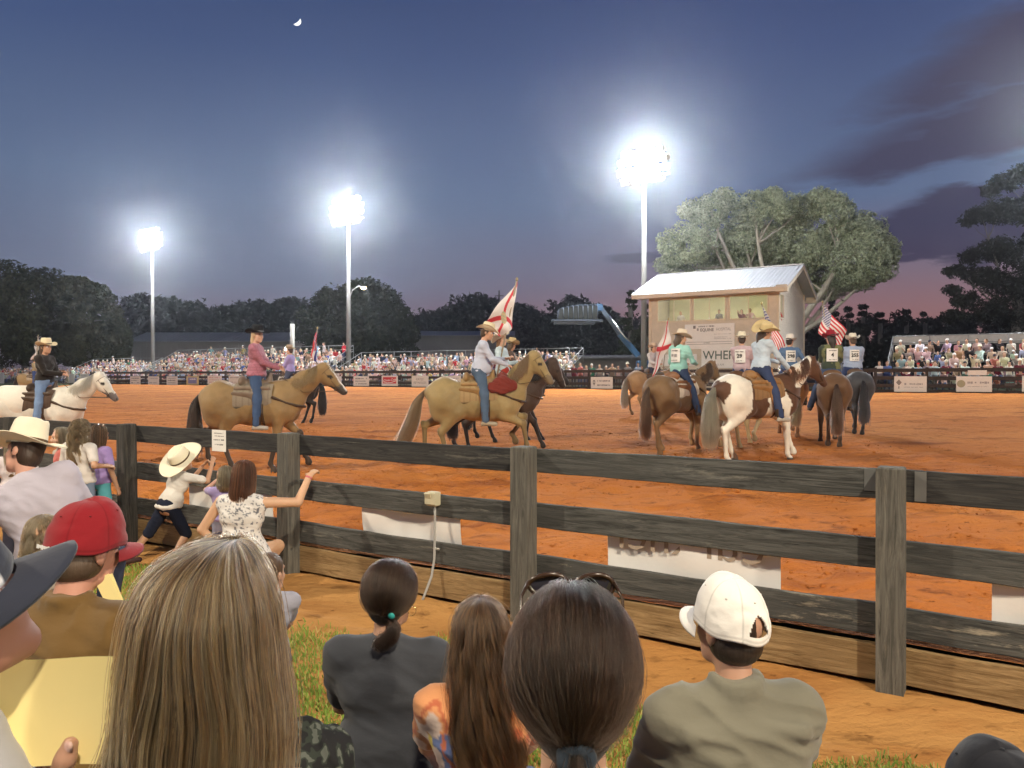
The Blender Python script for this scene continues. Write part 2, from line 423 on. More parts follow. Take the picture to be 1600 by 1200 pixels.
ds = np.concatenate([[0.09], np.arange(.16, 12, .07), np.arange(12, 40.6, .3)]); ts = np.concatenate([np.arange(-75, -12, .8), np.arange(-12, 9, .09), np.arange(9, 60, .8)])
ar = grid('arena_dirt', ts, ds, az_, m_arena); tag(ar, kind='structure')
# spectator side: trampled clay along the fence, grass behind it
def edge_d(t): return -.78 + .22 * np.sin(t * 1.3 + 1) + .16 * np.sin(t * 3.1) + .1 * np.sin(t * 7.7 + 2)
m_sd = dirt_mat('trampled_clay', (.46, .25, .088), (.40, .19, .058), (.29, .12, .035), .35)
def sz_(TT, DD, X, Y):
    p = np.stack([X, Y, X * 0], -1)
    mound = .05 * np.exp(-((DD + .05) / .25) ** 2)
    return (fbm(p, 2.2, 5, 4) - .5) * .07 + mound * (.4 + fbm(p, 1.2, 4, 1)) - .01
sg = grid('spectator_ground', np.concatenate([np.arange(-14, 10, .06)]), np.concatenate([np.arange(-4.2, .02, .06), [.02, .2]]), sz_, m_sd); tag(sg, kind='structure')
m_out = M('far_turf', (.05, .06, .022), .95, var=.3, vscale=.4, bump=.3)
def oz_(TT, DD, X, Y): return np.where(DD < .7, -.06, np.where(DD < 40, gz(DD) - .16, .93))
og = grid('ground', np.concatenate([[-3000, -600, -200], np.arange(-120, 121, 20), [200, 600, 3000]]), np.concatenate([[-600, -100, -30], [-4.1, .6, .9], np.arange(2, 40, 4), [40.5, 41, 60, 90, 140, 400, 3000]]), oz_, m_out); tag(og, kind='structure')

# loose clods thrown up along the near part of the arena
def clods():
    g = np.random.default_rng(12); n = 15000; d = .2 + g.random(n) ** 1.6 * 13; t = g.uniform(-13, 9, n); x = O0[0] + T[0] * t + N[0] * d; y = O0[1] + T[1] * t + N[1] * d; p = np.stack([x, y, x * 0], -1)
    keep = (fbm(p, .9, 41, 3) > .50) | (g.random(n) < .12); x, y, d, t, p = x[keep], y[keep], d[keep], t[keep], p[keep]; n = len(x); z = az_(t, d, x, y); r = g.uniform(.006, .017, n) * (1 + 1.2 * (g.random(n) < .06))
    o = np.array([(1, 0, 0), (0, 1, 0), (-1, 0, 0), (0, -1, 0), (0, 0, .8), (0, 0, -.8)]); V = (p + np.stack([x * 0, x * 0, z + r * .3], -1))[:, None] + o[None] * r[:, None, None] * g.uniform(.6, 1.3, (n, 6, 1)) + g.normal(size=(n, 6, 3)) * r[:, None, None] * .2
    Fq = np.array([(0, 1, 4, 4), (1, 2, 4, 4), (2, 3, 4, 4), (3, 0, 4, 4)]); tri = np.array([(0, 1, 4), (1, 2, 4), (2, 3, 4), (3, 0, 4), (1, 0, 5), (2, 1, 5), (3, 2, 5), (0, 3, 5)])
    Q = (np.arange(n)[:, None, None] * 6 + tri[None]).reshape(-1, 3); o_ = mesh_np('dirt_clods', V.reshape(-1, 3), Q, mat=m_arena); tag(o_, 'loose orange clods kicked up on the arena clay near the fence', 'dirt', kind='stuff')
clods()
# grass blades
rg = np.random.default_rng(5)
def grass_patch():
    n = 230000
    t = rg.uniform(-7.5, 5.5, n); d = rg.uniform(-4.0, -.45, n); x = O0[0] + T[0] * t + N[0] * d; y = O0[1] + T[1] * t + N[1] * d
    p = np.stack([x, y, x * 0], -1); dens = fbm(p, 1.6, 2, 3)
    e = edge_d(t) + (dens - .5) * 1.5
    keep = (d < e) & (y > .9) & (np.abs(x / y) < .75) & ((dens > .33) | (rg.random(n) < .3)) & (rg.random(n) < np.clip(3.4 / y, .3, 1) * np.clip((e - d) * 3.0, .12, 1))
    x, y, d, t = x[keep], y[keep], d[keep], t[keep]; n = len(x); p = p[keep]
    z = sz_(t, d, x, y)
    h = rg.uniform(.022, .06, n) * (.6 + fbm(p, 3, 8, 2)); w = rg.uniform(.0022, .0042, n); a = rg.uniform(0, 2 * np.pi, n); ln = rg.uniform(.1, 1.2, n); b = rg.uniform(0, 2 * np.pi, n)
    ca, sa = np.cos(a) * w, np.sin(a) * w; lx, ly = np.cos(b) * ln * h, np.sin(b) * ln * h
    V = np.stack([np.stack([x - ca, y - sa, z], 1), np.stack([x + ca, y + sa, z], 1), np.stack([x + ca * .8 + lx * .4, y + sa * .8 + ly * .4, z + h * .6], 1), np.stack([x - ca * .8 + lx * .4, y - sa * .8 + ly * .4, z + h * .6], 1), np.stack([x + lx, y + ly, z + h * .95], 1)], 1).reshape(-1, 3)
    i = np.arange(n)[:, None] * 5
    Fq = np.hstack([i, i + 1, i + 2, i + 3]); Ft = np.hstack([i + 3, i + 2, i + 4, i + 4])
    g = rg.random(n)[:, None]; dry = (rg.random(n) < .16)[:, None]; pt = fbm(p, 1.1, 21, 2)[:, None]
    c = np.where(dry, np.array([.42, .36, .13]), np.array([.11, .20, .03]) * (1 - g) + np.array([.23, .33, .055]) * g) * (.7 + .6 * pt)
    me = mesh_np('grass', V, np.vstack([Fq]), cols=np.repeat(c, 5, 0), mat=M('grass_blade', vcol=True, var=0, rough=.7), smooth=False)
    # tips as triangles in a second pass share the same mesh
    import bmesh
    return me
# blades with a tapered tip: quads only (tip pair nearly closed)
def grass_patch2():
    o = grass_patch(); tag(o, 'short yellow-green grass growing behind the strip of orange clay', 'grass', kind='stuff'); return o
grass_patch2()

# ------------------------------------------------------------------ near fence
def wood_mat(name, dark, light, worn=(.33, .31, .26), wornamt=.5, vert=False):
    m = bpy.data.materials.new(name); m.use_nodes = True; nt = m.node_tree; b = nt.nodes['Principled BSDF']; L = nt.links
    tcn = nt.nodes.new('ShaderNodeTexCoord'); oi = nt.nodes.new('ShaderNodeObjectInfo')
    va = nt.nodes.new('ShaderNodeVectorMath'); va.operation = 'ADD'; L.new(tcn.outputs['Object'], va.inputs[0])
    cx = nt.nodes.new('ShaderNodeCombineXYZ'); rnd = mth('MULTIPLY', oi.outputs['Random'], 50.0, nt=nt)
    for k in range(3): L.new(rnd, cx.inputs[k])
    L.new(cx.outputs[0], va.inputs[1])
    def noise(scale, stretch, det=6, rough=.6, dist_=0.0):
        n = nt.nodes.new('ShaderNodeTexNoise'); n.inputs['Scale'].default_value = scale; n.inputs['Detail'].default_value = det; n.inputs['Roughness'].default_value = rough; n.inputs['Distortion'].default_value = dist_
        mp = nt.nodes.new('ShaderNodeMapping'); mp.inputs['Scale'].default_value = stretch[::-1] if vert else stretch; L.new(va.outputs[0], mp.inputs[0]); L.new(mp.outputs[0], n.inputs['Vector']); return n.outputs[0]
    g1 = noise(26, (.075, 1, 1), 8, .72, 1.2); g2 = noise(80, (.05, 1, 1), 4, .75); bl = noise(1.6, (.5, 1, 1), 4); wr = noise(9, (.16, 1, 1), 8, .75, .3)
    col = mixc(nt, mth('MULTIPLY', mth('SUBTRACT', g1, .40, nt=nt), 4.5, nt=nt, clamp=True), dark, light)
    col = mixc(nt, mth('MULTIPLY', mth('SUBTRACT', bl, .45, nt=nt), 3.2, nt=nt, clamp=True), col, tuple((dark[k] * .6 + light[k] * .4) for k in range(3)))
    col = mixc(nt, mth('MULTIPLY', mth('MULTIPLY', mth('SUBTRACT', wr, .575, nt=nt), 10.0, nt=nt, clamp=True), wornamt, nt=nt), col, worn)
    col = mixc(nt, mth('MULTIPLY', mth('SUBTRACT', .40, g2, nt=nt), 9.0, nt=nt, clamp=True), col, tuple(k * .35 for k in dark))
    # knots
    vo = nt.nodes.new('ShaderNodeTexVoronoi'); mp = nt.nodes.new('ShaderNodeMapping'); mp.inputs['Scale'].default_value = (1.1, 4.5, 4.5); L.new(va.outputs[0], mp.inputs[0]); L.new(mp.outputs[0], vo.inputs['Vector']); vo.inputs['Scale'].default_value = 1.0
    kn = mth('MULTIPLY', mth('SUBTRACT', .10, vo.outputs['Distance'], nt=nt), 14.0, nt=nt, clamp=True)
    col = mixc(nt, mth('MULTIPLY', kn, .8, nt=nt), col, tuple(k * .4 for k in dark))
    L.new(col, b.inputs['Base Color']); b.inputs['Roughness'].default_value = .82; b.inputs['Specular IOR Level'].default_value = .25
    h = mth('ADD', mth('MULTIPLY', g1, 1.0, nt=nt), mth('ADD', mth('MULTIPLY', g2, .6, nt=nt), mth('MULTIPLY', kn, -1.0, nt=nt), nt=nt), nt=nt)
    bp = nt.nodes.new('ShaderNodeBump'); bp.inputs['Strength'].default_value = .8; bp.inputs['Distance'].default_value = .006; L.new(h, bp.inputs['Height']); L.new(bp.outputs[0], b.inputs['Normal'])
    return m
W_gray = wood_mat('weathered_gray_board', (.038, .039, .037), (.118, .118, .110))
W_dark = wood_mat('darker_board', (.022, .022, .023), (.062, .060, .056), (.30, .28, .23), .35)  # darkest of the rail board tones
W_mid = wood_mat('charcoal_board', (.036, .038, .038), (.105, .105, .098), (.40, .36, .28), .8)
W_kick = wood_mat('tan_kick_board', (.17, .105, .045), (.36, .245, .12), (.42, .31, .17), .5)
W_post = wood_mat('weathered_post', (.065, .062, .054), (.17, .16, .138), (.30, .25, .17), .4, True)
W_postd = wood_mat('darker_post', (.030, .030, .028), (.085, .080, .072), (.25, .2, .13), .4, True)  # darker tone than the other posts
PT = [-10.15, -7.60, -5.06, -2.53, 0.0, 2.47, 4.95]
fence = thing('board_fence', 'weathered black board fence with square posts between the spectators and the arena', 'fence', (O0[0], O0[1], 0), FANG)
# local frame of the fence: x along, y across (arena side +)
def board(name, t0, t1, z0, z1, mat, y=.092, th=.038, dz=0.0, label=None, seed=0):
    L_ = t1 - t0; n = max(int(L_ / .08), 2); rr = np.random.default_rng(int(abs(t0 * 100) + z0 * 1000) + 3)
    xs = np.linspace(-L_ / 2, L_ / 2, n); h = (z1 - z0) / 2
    ph = rr.uniform(0, 6, 4); wob = .004 * np.sin(xs * 2.3 + ph[0]) + .002 * np.sin(xs * 9 + ph[1]); wob2 = .003 * np.sin(xs * 3.1 + ph[2]) + .0015 * np.sin(xs * 13 + ph[3])
    sag = -.006 * (1 - (xs / (L_ / 2)) ** 2)
    b = .004; V = []; 
    for i in range(n):
        zt = h + wob[i] + sag[i]; zb = -h + wob2[i] + sag[i]
        V += [(xs[i], -th / 2, zb + b), (xs[i], -th / 2, zt - b), (xs[i], -th / 2 + b, zt), (xs[i], th / 2 - b, zt), (xs[i], th / 2, zt - b), (xs[i], th / 2, zb + b), (xs[i], th / 2 - b, zb), (xs[i], -th / 2 + b, zb)]
    Fc = []
    for i in range(n - 1):
        for k in range(8):
            j = (k + 1) % 8; Fc.append((i * 8 + k, i * 8 + j, i * 8 + 8 + j, i * 8 + 8 + k))
    Fc.append(tuple(range(8))[::-1]); Fc.append(tuple((n - 1) * 8 + k for k in range(8)))
    o = mesh_np(name, V, Fc, mat=mat, parent=fence, smooth=False)
    o.location = ((t0 + t1) / 2, y, (z0 + z1) / 2); o.rotation_euler = (0, -math.atan2(dz, L_), 0)
    if label: o['label'] = label
    return o
for i, t in enumerate(PT):
    m = MB(); hh = 1.315 + .35
    if i in (4, 5): m.box((0, 0, hh / 2 - .35), (.145, .145, hh), bev=.008)
    else: m.box((0, 0, hh / 2 - .35), (.145, .145, hh), bev=.008)
    o = m.build('post', W_postd if i in (0, 1, 2) else W_post, fence)
    o.location = (t, 0, 0); o.rotation_euler = (R(.4 * (-1) ** i), R(.3 * math.sin(i * 2.1)), 0)
    if i in (1, 2): o['label'] = 'darker post'
rowm = {0: [W_dark, W_dark, W_dark, W_dark, W_gray, W_dark], 1: [W_dark, W_gray, W_gray, W_gray, W_gray, W_mid], 2: [W_dark, W_gray, W_gray, W_gray, W_mid, W_mid]}  # top rail takes the darkest boards, except just past the middle post
rows = [(1.115, 1.295), (.705, .885), (.315, .495)]
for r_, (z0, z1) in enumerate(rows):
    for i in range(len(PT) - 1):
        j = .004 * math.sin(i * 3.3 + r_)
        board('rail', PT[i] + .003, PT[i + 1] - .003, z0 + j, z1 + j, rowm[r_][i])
for i in range(len(PT) - 1):
    board('kick_board', PT[i] + .003, PT[i + 1] - .003, .045, .262, W_kick, y=.094, th=.045)
m_plate = M('gray_patch_plate', (.13, .13, .125), .7, var=.2)
for (t, w) in ((2.35, .07), (2.61, .06)):
    m = MB(); m.box((0, 0, 0), (w, .004, .13 if t < 2.5 else .172), bev=.001); o = m.build('patch_plate', m_plate, fence); o.location = (t, .0695, 1.225 if t < 2.5 else 1.205)
# banners on the arena side
m_ban = M('banner_vinyl_back', (.80, .78, .76), .45, var=.03, vscale=3, bump=.1)
m_ink = M('show_through_ink', (.36, .29, .23), .6, var=.05)
def banner(t0, t1, z0, z1, label, txt=None):
    n = 40; V = []; w = t1 - t0
    for yo in (0, .003):
        for i in range(n + 1):
            for k in range(9):
                u = i / n; v = k / 8
                bul = .022 * math.sin(u * 7 + t0) * math.sin(v * math.pi) + .006 * math.sin(u * 23) * v + .030 * (1 - v)
                V.append((t0 + w * u, .118 + yo + bul, z0 + (z1 - z0) * v + .004 * math.sin(u * 11)))
    Fc = []; o_ = (n + 1) * 9
    for i in range(n):
        for k in range(8):
            a = i * 9 + k; Fc.append((a, a + 9, a + 10, a + 1)); Fc.append((a + o_ + 1, a + o_ + 10, a + o_ + 9, a + o_))
    th = thing('sponsor_banner', label, 'banner', (O0[0], O0[1], 0), FANG, 'banners hung on the inside of the near fence')
    mesh_np('sheet', V, Fc, mat=m_ban, parent=th)
    m = MB()
    for (tt, zz) in ((t0 + .02, z1 - .02), (t1 - .02, z1 - .02), (t0 + .02, z0 + .02), (t1 - .02, z0 + .02)): m.box((tt, .113, zz), (.012, .006, .012), bev=.002)
    m.build('grommet', M('brass', (.5, .4, .2), .3, 1), th)
    if txt:
        o = text_mesh('lettering', txt, .30, m_ink, th, ((t0 + t1) / 2, .1135, z0 + .355), (R(90), 0, 0), sx=-1.12, depth=.0004)
    return th
banner(-1.72, -.66, .40, .80, 'blank white back of a banner beside the conduit and outlet box')
banner(.62, 1.82, .36, .84, 'white back of a banner with large brown letters showing through', 'eurxnel')
banner(2.96, 4.1, .40, .84, 'white back of a banner whose edge shows past the last post')
banner(-4.2, -2.9, .40, .82, 'white back of a banner behind the boy in the straw hat')
# notice sheet
ns = thing('paper_notice', 'white paper notice stapled on the top rail above the boy in the hat', 'notice', (O0[0], O0[1], 0), FANG)
m = MB(); m.box((-3.605, .0705, 1.19), (.215, .002, .215)); m.build('sheet', M('paper', (.82, .80, .76), .7, var=.02), ns)
m_t = M('gray_print', (.22, .21, .20), .8, var=.1)
def scribble(mb, x0, x1, z, h, y, seed, gap=.5):
    rr = random.Random(seed); x = x0
    while x < x1:
        w = h * rr.uniform(.35, 1.0); w = min(w, x1 - x)
        if rr.random() > .12: mb.box((x + w / 2, y, z + h * rr.uniform(-.06, .06)), (w, .0012, h * rr.uniform(.55, 1)))
        x += w + h * rr.uniform(.12, gap)
m = MB()
for k, (z, h, a, b) in enumerate([(1.263, .011, -3.68, -3.54), (1.235, .009, -3.67, -3.53), (1.197, .016, -3.685, -3.525), (1.150, .015, -3.665, -3.54)]): scribble(m, a, b, z, h, .0689, k)
m.build('print', m_t, ns)
# outlet box with conduit
ob = thing('outlet_box', 'beige weatherproof outlet box on the second rail with its gray conduit', 'outlet box', (O0[0], O0[1], 0), FANG)
m = MB(); m.box((-.875, .035, .845), (.095, .07, .115), bev=.008); m.box((-.875, -.004, .85), (.105, .012, .10), bev=.005); m.box((-.893, -.012, .872), (.06, .012, .05), Euler((.35, 0, 0)).to_matrix(), bev=.004); m.build('box', M('beige_plastic', (.52, .48, .34), .45, var=.05), ob)
m = MB(); pts = [(-.865, .045, .79), (-.865, .045, .7), (-.866, .042, .52), (-.868, .040, .36), (-.88, .02, .22), (-.91, -.03, .08), (-.94, -.06, -.02)]
m.tube(pts, .0105, 10); m.build('conduit', M('gray_pvc', (.34, .34, .33), .5, var=.08), ob, smooth=True)
m = MB(); m.box((-.85, .045, .44), (.06, .016, .016), bev=.003); m.build('strap', M('galvanised', (.5, .5, .48), .4, .7), ob)

# ------------------------------------------------------------------ far fence with its signs
ff = thing('board_fence', 'dark board fence with sponsor signs along the far side of the arena', 'fence', (O0[0] + N[0] * 40.4, O0[1] + N[1] * 40.4, .93), FANG)
W_far = M('brown_black_fence', (.040, .030, .026), .85, var=.35, vscale=8, bump=.3)
m = MB()
FP = np.arange(-78, 34.1, 2.44)
for i in range(len(FP) - 1):
    pass
for z0 in (.28, .68, 1.10):
    for i in range(0, len(FP) - 1, 2):
        b_ = MB(); L2 = FP[min(i + 2, len(FP) - 1)] - FP[i]
        if L2 <= 0: continue
        b_.box((L2 / 2, -.02, z0 + .1), (L2 - .01, .035, .19), bev=.004); o = b_.build('rail', W_far, ff); o.location = (FP[i], 0, .01 * math.sin(i * 1.7 + z0 * 9)); o.rotation_euler = (0, R(.08 * math.sin(i)), 0)
for i in range(0, len(FP) - 1, 2):
    b_ = MB(); L2 = FP[min(i + 2, len(FP) - 1)] - FP[i]; b_.box((L2 / 2, -.02, .08), (L2 - .01, .04, .2)); o = b_.build('kick_board', W_far, ff); o.location = (FP[i], 0, 0)
for t in FP:
    b_ = MB(); b_.box((0, .07, .5), (.14, .14, 1.7), bev=.008); o = b_.build('post', W_far, ff); o.location = (t, 0, 0)
def far_sign(xp, wpx, hpx, ytop, desc, draw=None, col=(.74, .70, .66)):
    D = depth_on(xp, 40.3); s = F / D; t = along(px(xp, D), D)
    # width along the fence that covers wpx columns
    D2 = depth_on(xp + wpx, 40.3); w = along(px(xp + wpx, D2), D2) - t; h = hpx / s; z1 = pz(ytop, D)
    th = thing('sponsor_sign', desc, 'sign', (O0[0] + N[0] * 40.33 + T[0] * (t + w / 2), O0[1] + N[1] * 40.33 + T[1] * (t + w / 2), z1 - h / 2), FANG, 'sponsor signs on the far fence')
    m = MB(); m.box((0, 0, 0), (w, .02, h), bev=.006); m.build('panel', M('sign_' + '_'.join(str(int(c * 100)) for c in col), col, .5, var=.05, vscale=2), th)
    if draw: draw(th, w, h)
    return th
m_red = M('sign_red', (.52, .02, .03), .5, var=.03); m_gr = M('sign_gray_ink', (.20, .19, .19), .6, var=.05); m_pale = M('sign_pale_ink', (.34, .32, .32), .6, var=.05); m_wht = M('sign_white', (.82, .8, .78), .5, var=.02)
def lines(seed, ink=None, rows_=3):
    def f(th, w, h):
        m = MB()
        for k in range(rows_):
            hh = h * [.16, .11, .13, .1][(k + seed) % 4]; scribble(m, -w * .38, w * (.38 - .08 * (k % 2)), h * (.27 - .54 * k / max(rows_ - 1, 1)), hh, -.012, seed * 5 + k, .3)
        m.build('print', ink or m_gr, th)
    return f
def cola(th, w, h):
    m = MB(); m.box((0, -.012, .05 * h), (w * .82, .006, h * .62), bev=.003); m.build('red_field', m_red, th)
    o = text_mesh('script', 'Coca-Cola', h * .30, m_wht, th, (0, -.017, h * .08), (R(90), R(-4), 0), shear=.35, depth=.001, bold=.004, sx=w / h * .62)
    m = MB(); pts = [(-w * .38, -.0155, -h * .10), (-w * .15, -.0155, -h * .20), (w * .1, -.0155, -h * .16), (w * .38, -.0155, -h * .02)]
    for k in range(3): m.bar(pts[k], pts[k + 1], .003, h * .06)
    m.build('swoosh', m_wht, th)
def realty(th, w, h):
    m = MB(); m.lathe([(0, 0), (h * .2, 0)], 16, c=(0, 0, 0))
    b = MB(); V = [(-w * .42, -.013, h * .02), (-w * .28, -.013, h * .02), (-w * .35, -.013, -h * .26)]; b.add(V, [(0, 2, 1)]); V = [(x, y, z + h * .07) for x, y, z in [(-w * .42, -.013, h * .02), (-w * .38, -.013, h * .16), (-w * .32, -.013, h * .16), (-w * .28, -.013, h * .02)]]; b.add(V, [(0, 3, 2, 1)]); b.build('emblem', m_gr, th)
    m = MB(); scribble(m, -w * .2, w * .40, h * .16, h * .13, -.013, 3, .3); scribble(m, -w * .2, w * .40, -h * .2, h * .15, -.013, 9, .3); m.build('print', m_gr, th)
def diamond(th, w, h):
    b = MB(); b.add([(-w * .35, -.013, h * .30), (-w * .44, -.013, h * .10), (-w * .35, -.013, -h * .1), (-w * .26, -.013, h * .10)], [(0, 1, 2, 3)]); b.box((-w * .35, -.013, -h * .22), (w * .03, .004, h * .16)); b.build('emblem', m_gr, th)
    m = MB(); scribble(m, -w * .18, w * .38, h * .0, h * .14, -.013, 5, .25); m.build('print', m_pale, th); m = MB(); scribble(m, -w * .2, w * .40, -h * .2, h * .035, -.013, 6, .3); m.build('fine_print', m_gr, th)
def roundel(th, w, h):
    b = MB(); n = 20; V = [(-w * .36 + h * .24 * math.cos(a), -.013, h * .02 + h * .24 * math.sin(a)) for a in [k * 2 * math.pi / n for k in range(n)]]; b.add(V, [tuple(range(n))]); b.build('emblem', M('sign_olive_ink', (.35, .33, .22), .6, var=.05), th)
    m = MB(); scribble(m, -w * .18, w * .42, h * .1, h * .15, -.013, 8, .18); m.build('print', m_pale, th); m = MB(); scribble(m, -w * .18, w * .40, -h * .16, h * .04, -.013, 2, .3); m.build('fine_print', m_pale, th)
def two_words(th, w, h):
    text_mesh('print', 'PATSY\nREYNOLDS', h * .30, m_gr, th, (0, -.012, 0), (R(90), 0, 0), depth=.001, sx=w / h * .52)
def yellow(th, w, h):
    m = MB(); m.box((0, -.012, 0), (w * .7, .006, h * .7)); m.build('blue_field', M('sign_blue', (.18, .2, .42), .5, var=.1), th); m = MB(); scribble(m, -w * .3, w * .3, h * .15, h * .16, -.017, 4, .2); m.build('print', m_wht, th)
far_sign(-2, 8, 22, 582, 'white sign cut by the edge of the picture, beside the far palomino')
far_sign(108, 8, 14, 584, 'pinkish white sign just behind the white horse rider')
far_sign(125, 13, 13, 584, 'dull white sign with faint lines, beyond the white horse neck', lines(1, m_pale))
far_sign(152, 14, 13, 584, 'pale sign above the ears of the white horse', lines(7, m_pale))
far_sign(203, 16, 13, 588, 'small white sign with pink and gray bars, first clear of the white horse', lines(2))
far_sign(231, 17, 13, 588, 'white sign with a small round figure under the tallest lamp gap', lines(5, m_pale, 2))
far_sign(260, 17, 13, 588, 'white sign with three thin gray lines', lines(3))
far_sign(291, 19, 13, 588, 'yellow bordered sign with a blue field', yellow, (.55, .45, .2))
far_sign(324, 22, 13, 587, 'wide white sign with pale red lines', lines(4, M('sign_pink_ink', (.6, .35, .33), .6, var=.05)))
far_sign(357, 18, 13, 587, 'white sign with a small gray mark by the dark horse head', lines(6, m_pale, 2))
far_sign(518, 15, 14, 588, 'white sign half hidden by the buckskin muzzle')
far_sign(552, 24, 15, 588, 'white sign with three gray text lines and a notched top', lines(8))
far_sign(596, 25, 16, 587, 'red and white cola sign with a flowing script', cola)
far_sign(643, 26, 17, 587, 'white sign with two words in gray capitals', two_words)
far_sign(692, 28, 17, 587, 'white sign with a faint blue line of script', lines(9, M('sign_blue_ink', (.35, .38, .5), .6, var=.05), 2))
far_sign(923, 34, 18, 589, 'white sign with a dark balloon emblem', realty)
far_sign(988, 34, 14, 587, 'plain cream sign behind the brown horse rump')
far_sign(1138, 26, 12, 588, 'small white sign between the horses under the booth', lines(11, m_gr, 1))
far_sign(1397, 51, 24, 588, 'white sign with a dark diamond emblem and a script line', diamond)
far_sign(1494, 56, 24, 588, 'white sign with an olive round emblem and capitals', roundel)
far_sign(1512, 30, 8, 578.5, 'small blank white card tucked above the sign with the olive emblem')
far_sign(1597, 30, 25, 587, 'white sign cut by the edge of the picture, next after the olive emblem sign')
far_sign(1570, 16, 7, 596, 'small teal label on the middle rail between two white signs', lines(12, M('teal_ink', (.1, .4, .42), .5), 1), (.06, .05, .05))

# ------------------------------------------------------------------ light poles
m_conc = M('pole_concrete', (.20, .195, .185), .8, var=.12, vscale=4, stretch=(1, 1, .2))
m_lamp = M('lamp_lens_lit', (1, 1, 1), .4, var=0, emit=(.95, .98, 1.0), estr=90.0)
m_hood = M('lamp_hood', (.35, .35, .36), .5, .6, var=.1)
pole0 = None
LBL = ['shortest looking floodlight pole, with a lit cluster by the dark trees', 'tall pale pole with lit floodlights and an amber street lamp on its side', 'tall pale pole with lit floodlights beside the announcer booth', 'added unseen floodlight pole past the small bleachers']
for k, (x_, y_) in enumerate(FAR_POLES + [EXTRA_POLE]):
    th = thing('light_pole', LBL[k], 'light pole', (x_, y_, .9), FANG, 'floodlight poles along the far side')
    m = MB(); m.tube([(0, 0, -.2), (0, 0, 7), (0, 0, 16.3)], [.23, .19, .12], 14); m.build('pole', m_conc, th, smooth=True)
    m = MB()
    for z in (14.9, 15.6, 16.25): m.box((0, -.02, z), (3.7, .1, .1))
    m.build('crossarm', m_hood, th)
    for zi, z in enumerate((14.85, 15.5, 16.15, 16.75)):
        for q in range(6):
            xx = (-1.65 + q * .66) * (1.0 if zi in (1, 2) else .8)
            h = MB(); h.lathe([(.06, .32), (.18, .30), (.34, .06), (.38, 0), (.35, .012)], 14)
            o = h.build('floodlight', m_hood, th, smooth=True); o.location = (xx, -.28, z - .18); o.rotation_euler = (R(66 + 5 * math.sin(q * 2 + zi)), 0, R((q - 2.5) * 7))
            l = MB(); l.lathe([(0, -.10), (.2, -.08), (.35, .0), (.35, .01)], 14); lo = l.build('lens', m_lamp, o, smooth=True)
# amber street lamp on the middle pole
x_, y_ = FAR_POLES[1]
sl = thing('street_lamp', 'curved arm street lamp glowing amber on the side of the middle floodlight pole', 'street lamp', (x_, y_, .9), 0)
zl = pz(449, 69) - .9
m = MB(); m.tube([(.1, 0, zl - .9), (.35, 0, zl - .25), (.8, 0, zl + .05), (1.15, 0, zl + .06)], .05, 8); m.build('arm', m_hood, sl, smooth=True)
m = MB(); m.lathe([(.0, .12), (.14, .09), (.2, .0), (.16, -.02)], 14, c=(1.35, 0, zl)); m.build('hood', m_hood, sl, smooth=True)
m = MB(); m.lathe([(.22, .0), (.23, -.08), (.16, -.17), (0, -.21)], 14, c=(1.35, -.02, zl)); m.build('lens', M('amber_lens', (1, .8, .5), .4, var=0, emit=(1, .72, .38), estr=22), sl, smooth=True)
# short white pole with a work light, utility pole
wp = thing('light_pole', 'short white pole with a bright work light above the bleachers', 'light pole', (px(457, 67), 67, .9), 0)
m = MB(); m.tube([(0, 0, 0), (0, 0, pz(506, 67) - .9)], .19, 10); m.build('pole', M('white_pole', (.3, .29, .26), .6, var=.05), wp, smooth=True)
m = MB(); m.box((-.35, -.25, pz(545, 67) - .9), (.5, .16, .34), bev=.03); m.build('work_light', m_hood, wp)
m = MB(); m.box((-.35, -.345, pz(545, 67) - .9), (.44, .02, .28), bev=.005); m.build('lens', m_lamp, wp)
up = thing('utility_pole', 'thin dark utility pole standing above the distant trees', 'utility pole', (px(780, 140), 140, .9), 0)
m = MB(); m.tube([(0, 0, 0), (0, 0, pz(454, 140) - .9)], [.2, .13], 8); m.build('pole', M('creosote', (.05, .045, .04), .9), up); m = MB(); m.box((0, 0, pz(458, 140) - 1.4), (1.6, .12, .12)); m.build('crossarm', M('creosote'), up)
# the near-side pole that lights the spectators, behind the camera
for k, (x_, y_) in enumerate(NEAR_POLES):
    hz = (14.6 if k == 0 else 15.5)
    th = thing('light_pole', ['floodlight pole standing behind the spectators', 'floodlight pole at the corner of the near side', 'floodlight pole by the near fence end', 'floodlight pole beyond the near fence end'][k], 'light pole', (x_, y_ - .6, 0), FANG, 'floodlight poles along the near side')
    m = MB(); m.tube([(0, 0, -.2), (0, 0, 7), (0, 0, hz + .5)], [.23, .19, .12], 14); m.box((0, -.02, hz + .45), (3.0, .1, .1)); m.build('pole', m_conc, th, smooth=False)

# ------------------------------------------------------------------ moon and star
md = Vector((px(465, 1), 1, (HOR - 36) / F)).normalized() * 2200
moon = thing('moon', 'thin bright crescent moon high in the dusk sky', 'moon', tuple(md + Vector((0, 0, CAMZ))))
V = []; Fc = []; nn = 24; rad = 11.0
for i in range(nn + 1):
    la = math.pi * i / nn
    for j in range(9):
        lo = R(-90 + 62) - R(62) * j / 8 + R(0)
        lo = R(-28) - R(62) * j / 8        # from the limb inwards
        V.append((rad * math.sin(la) * math.sin(R(90) + R(62) * 0 - R(58) * j / 8), -rad * math.sin(la) * math.cos(R(90) - R(58) * j / 8), rad * math.cos(la)))
for i in range(nn):
    for j in range(8): a = i * 9 + j; Fc.append((a, a + 9, a + 10, a + 1))
mo = mesh_np('lit_crescent', V, Fc, mat=M('moonlight', (1, 1, 1), .9, var=0, emit=(1, .97, .9), estr=1.6), parent=moon)
mo.rotation_euler = Euler((0, R(42), math.atan2(-md.x, md.y))); mo.rotation_mode = 'XYZ'
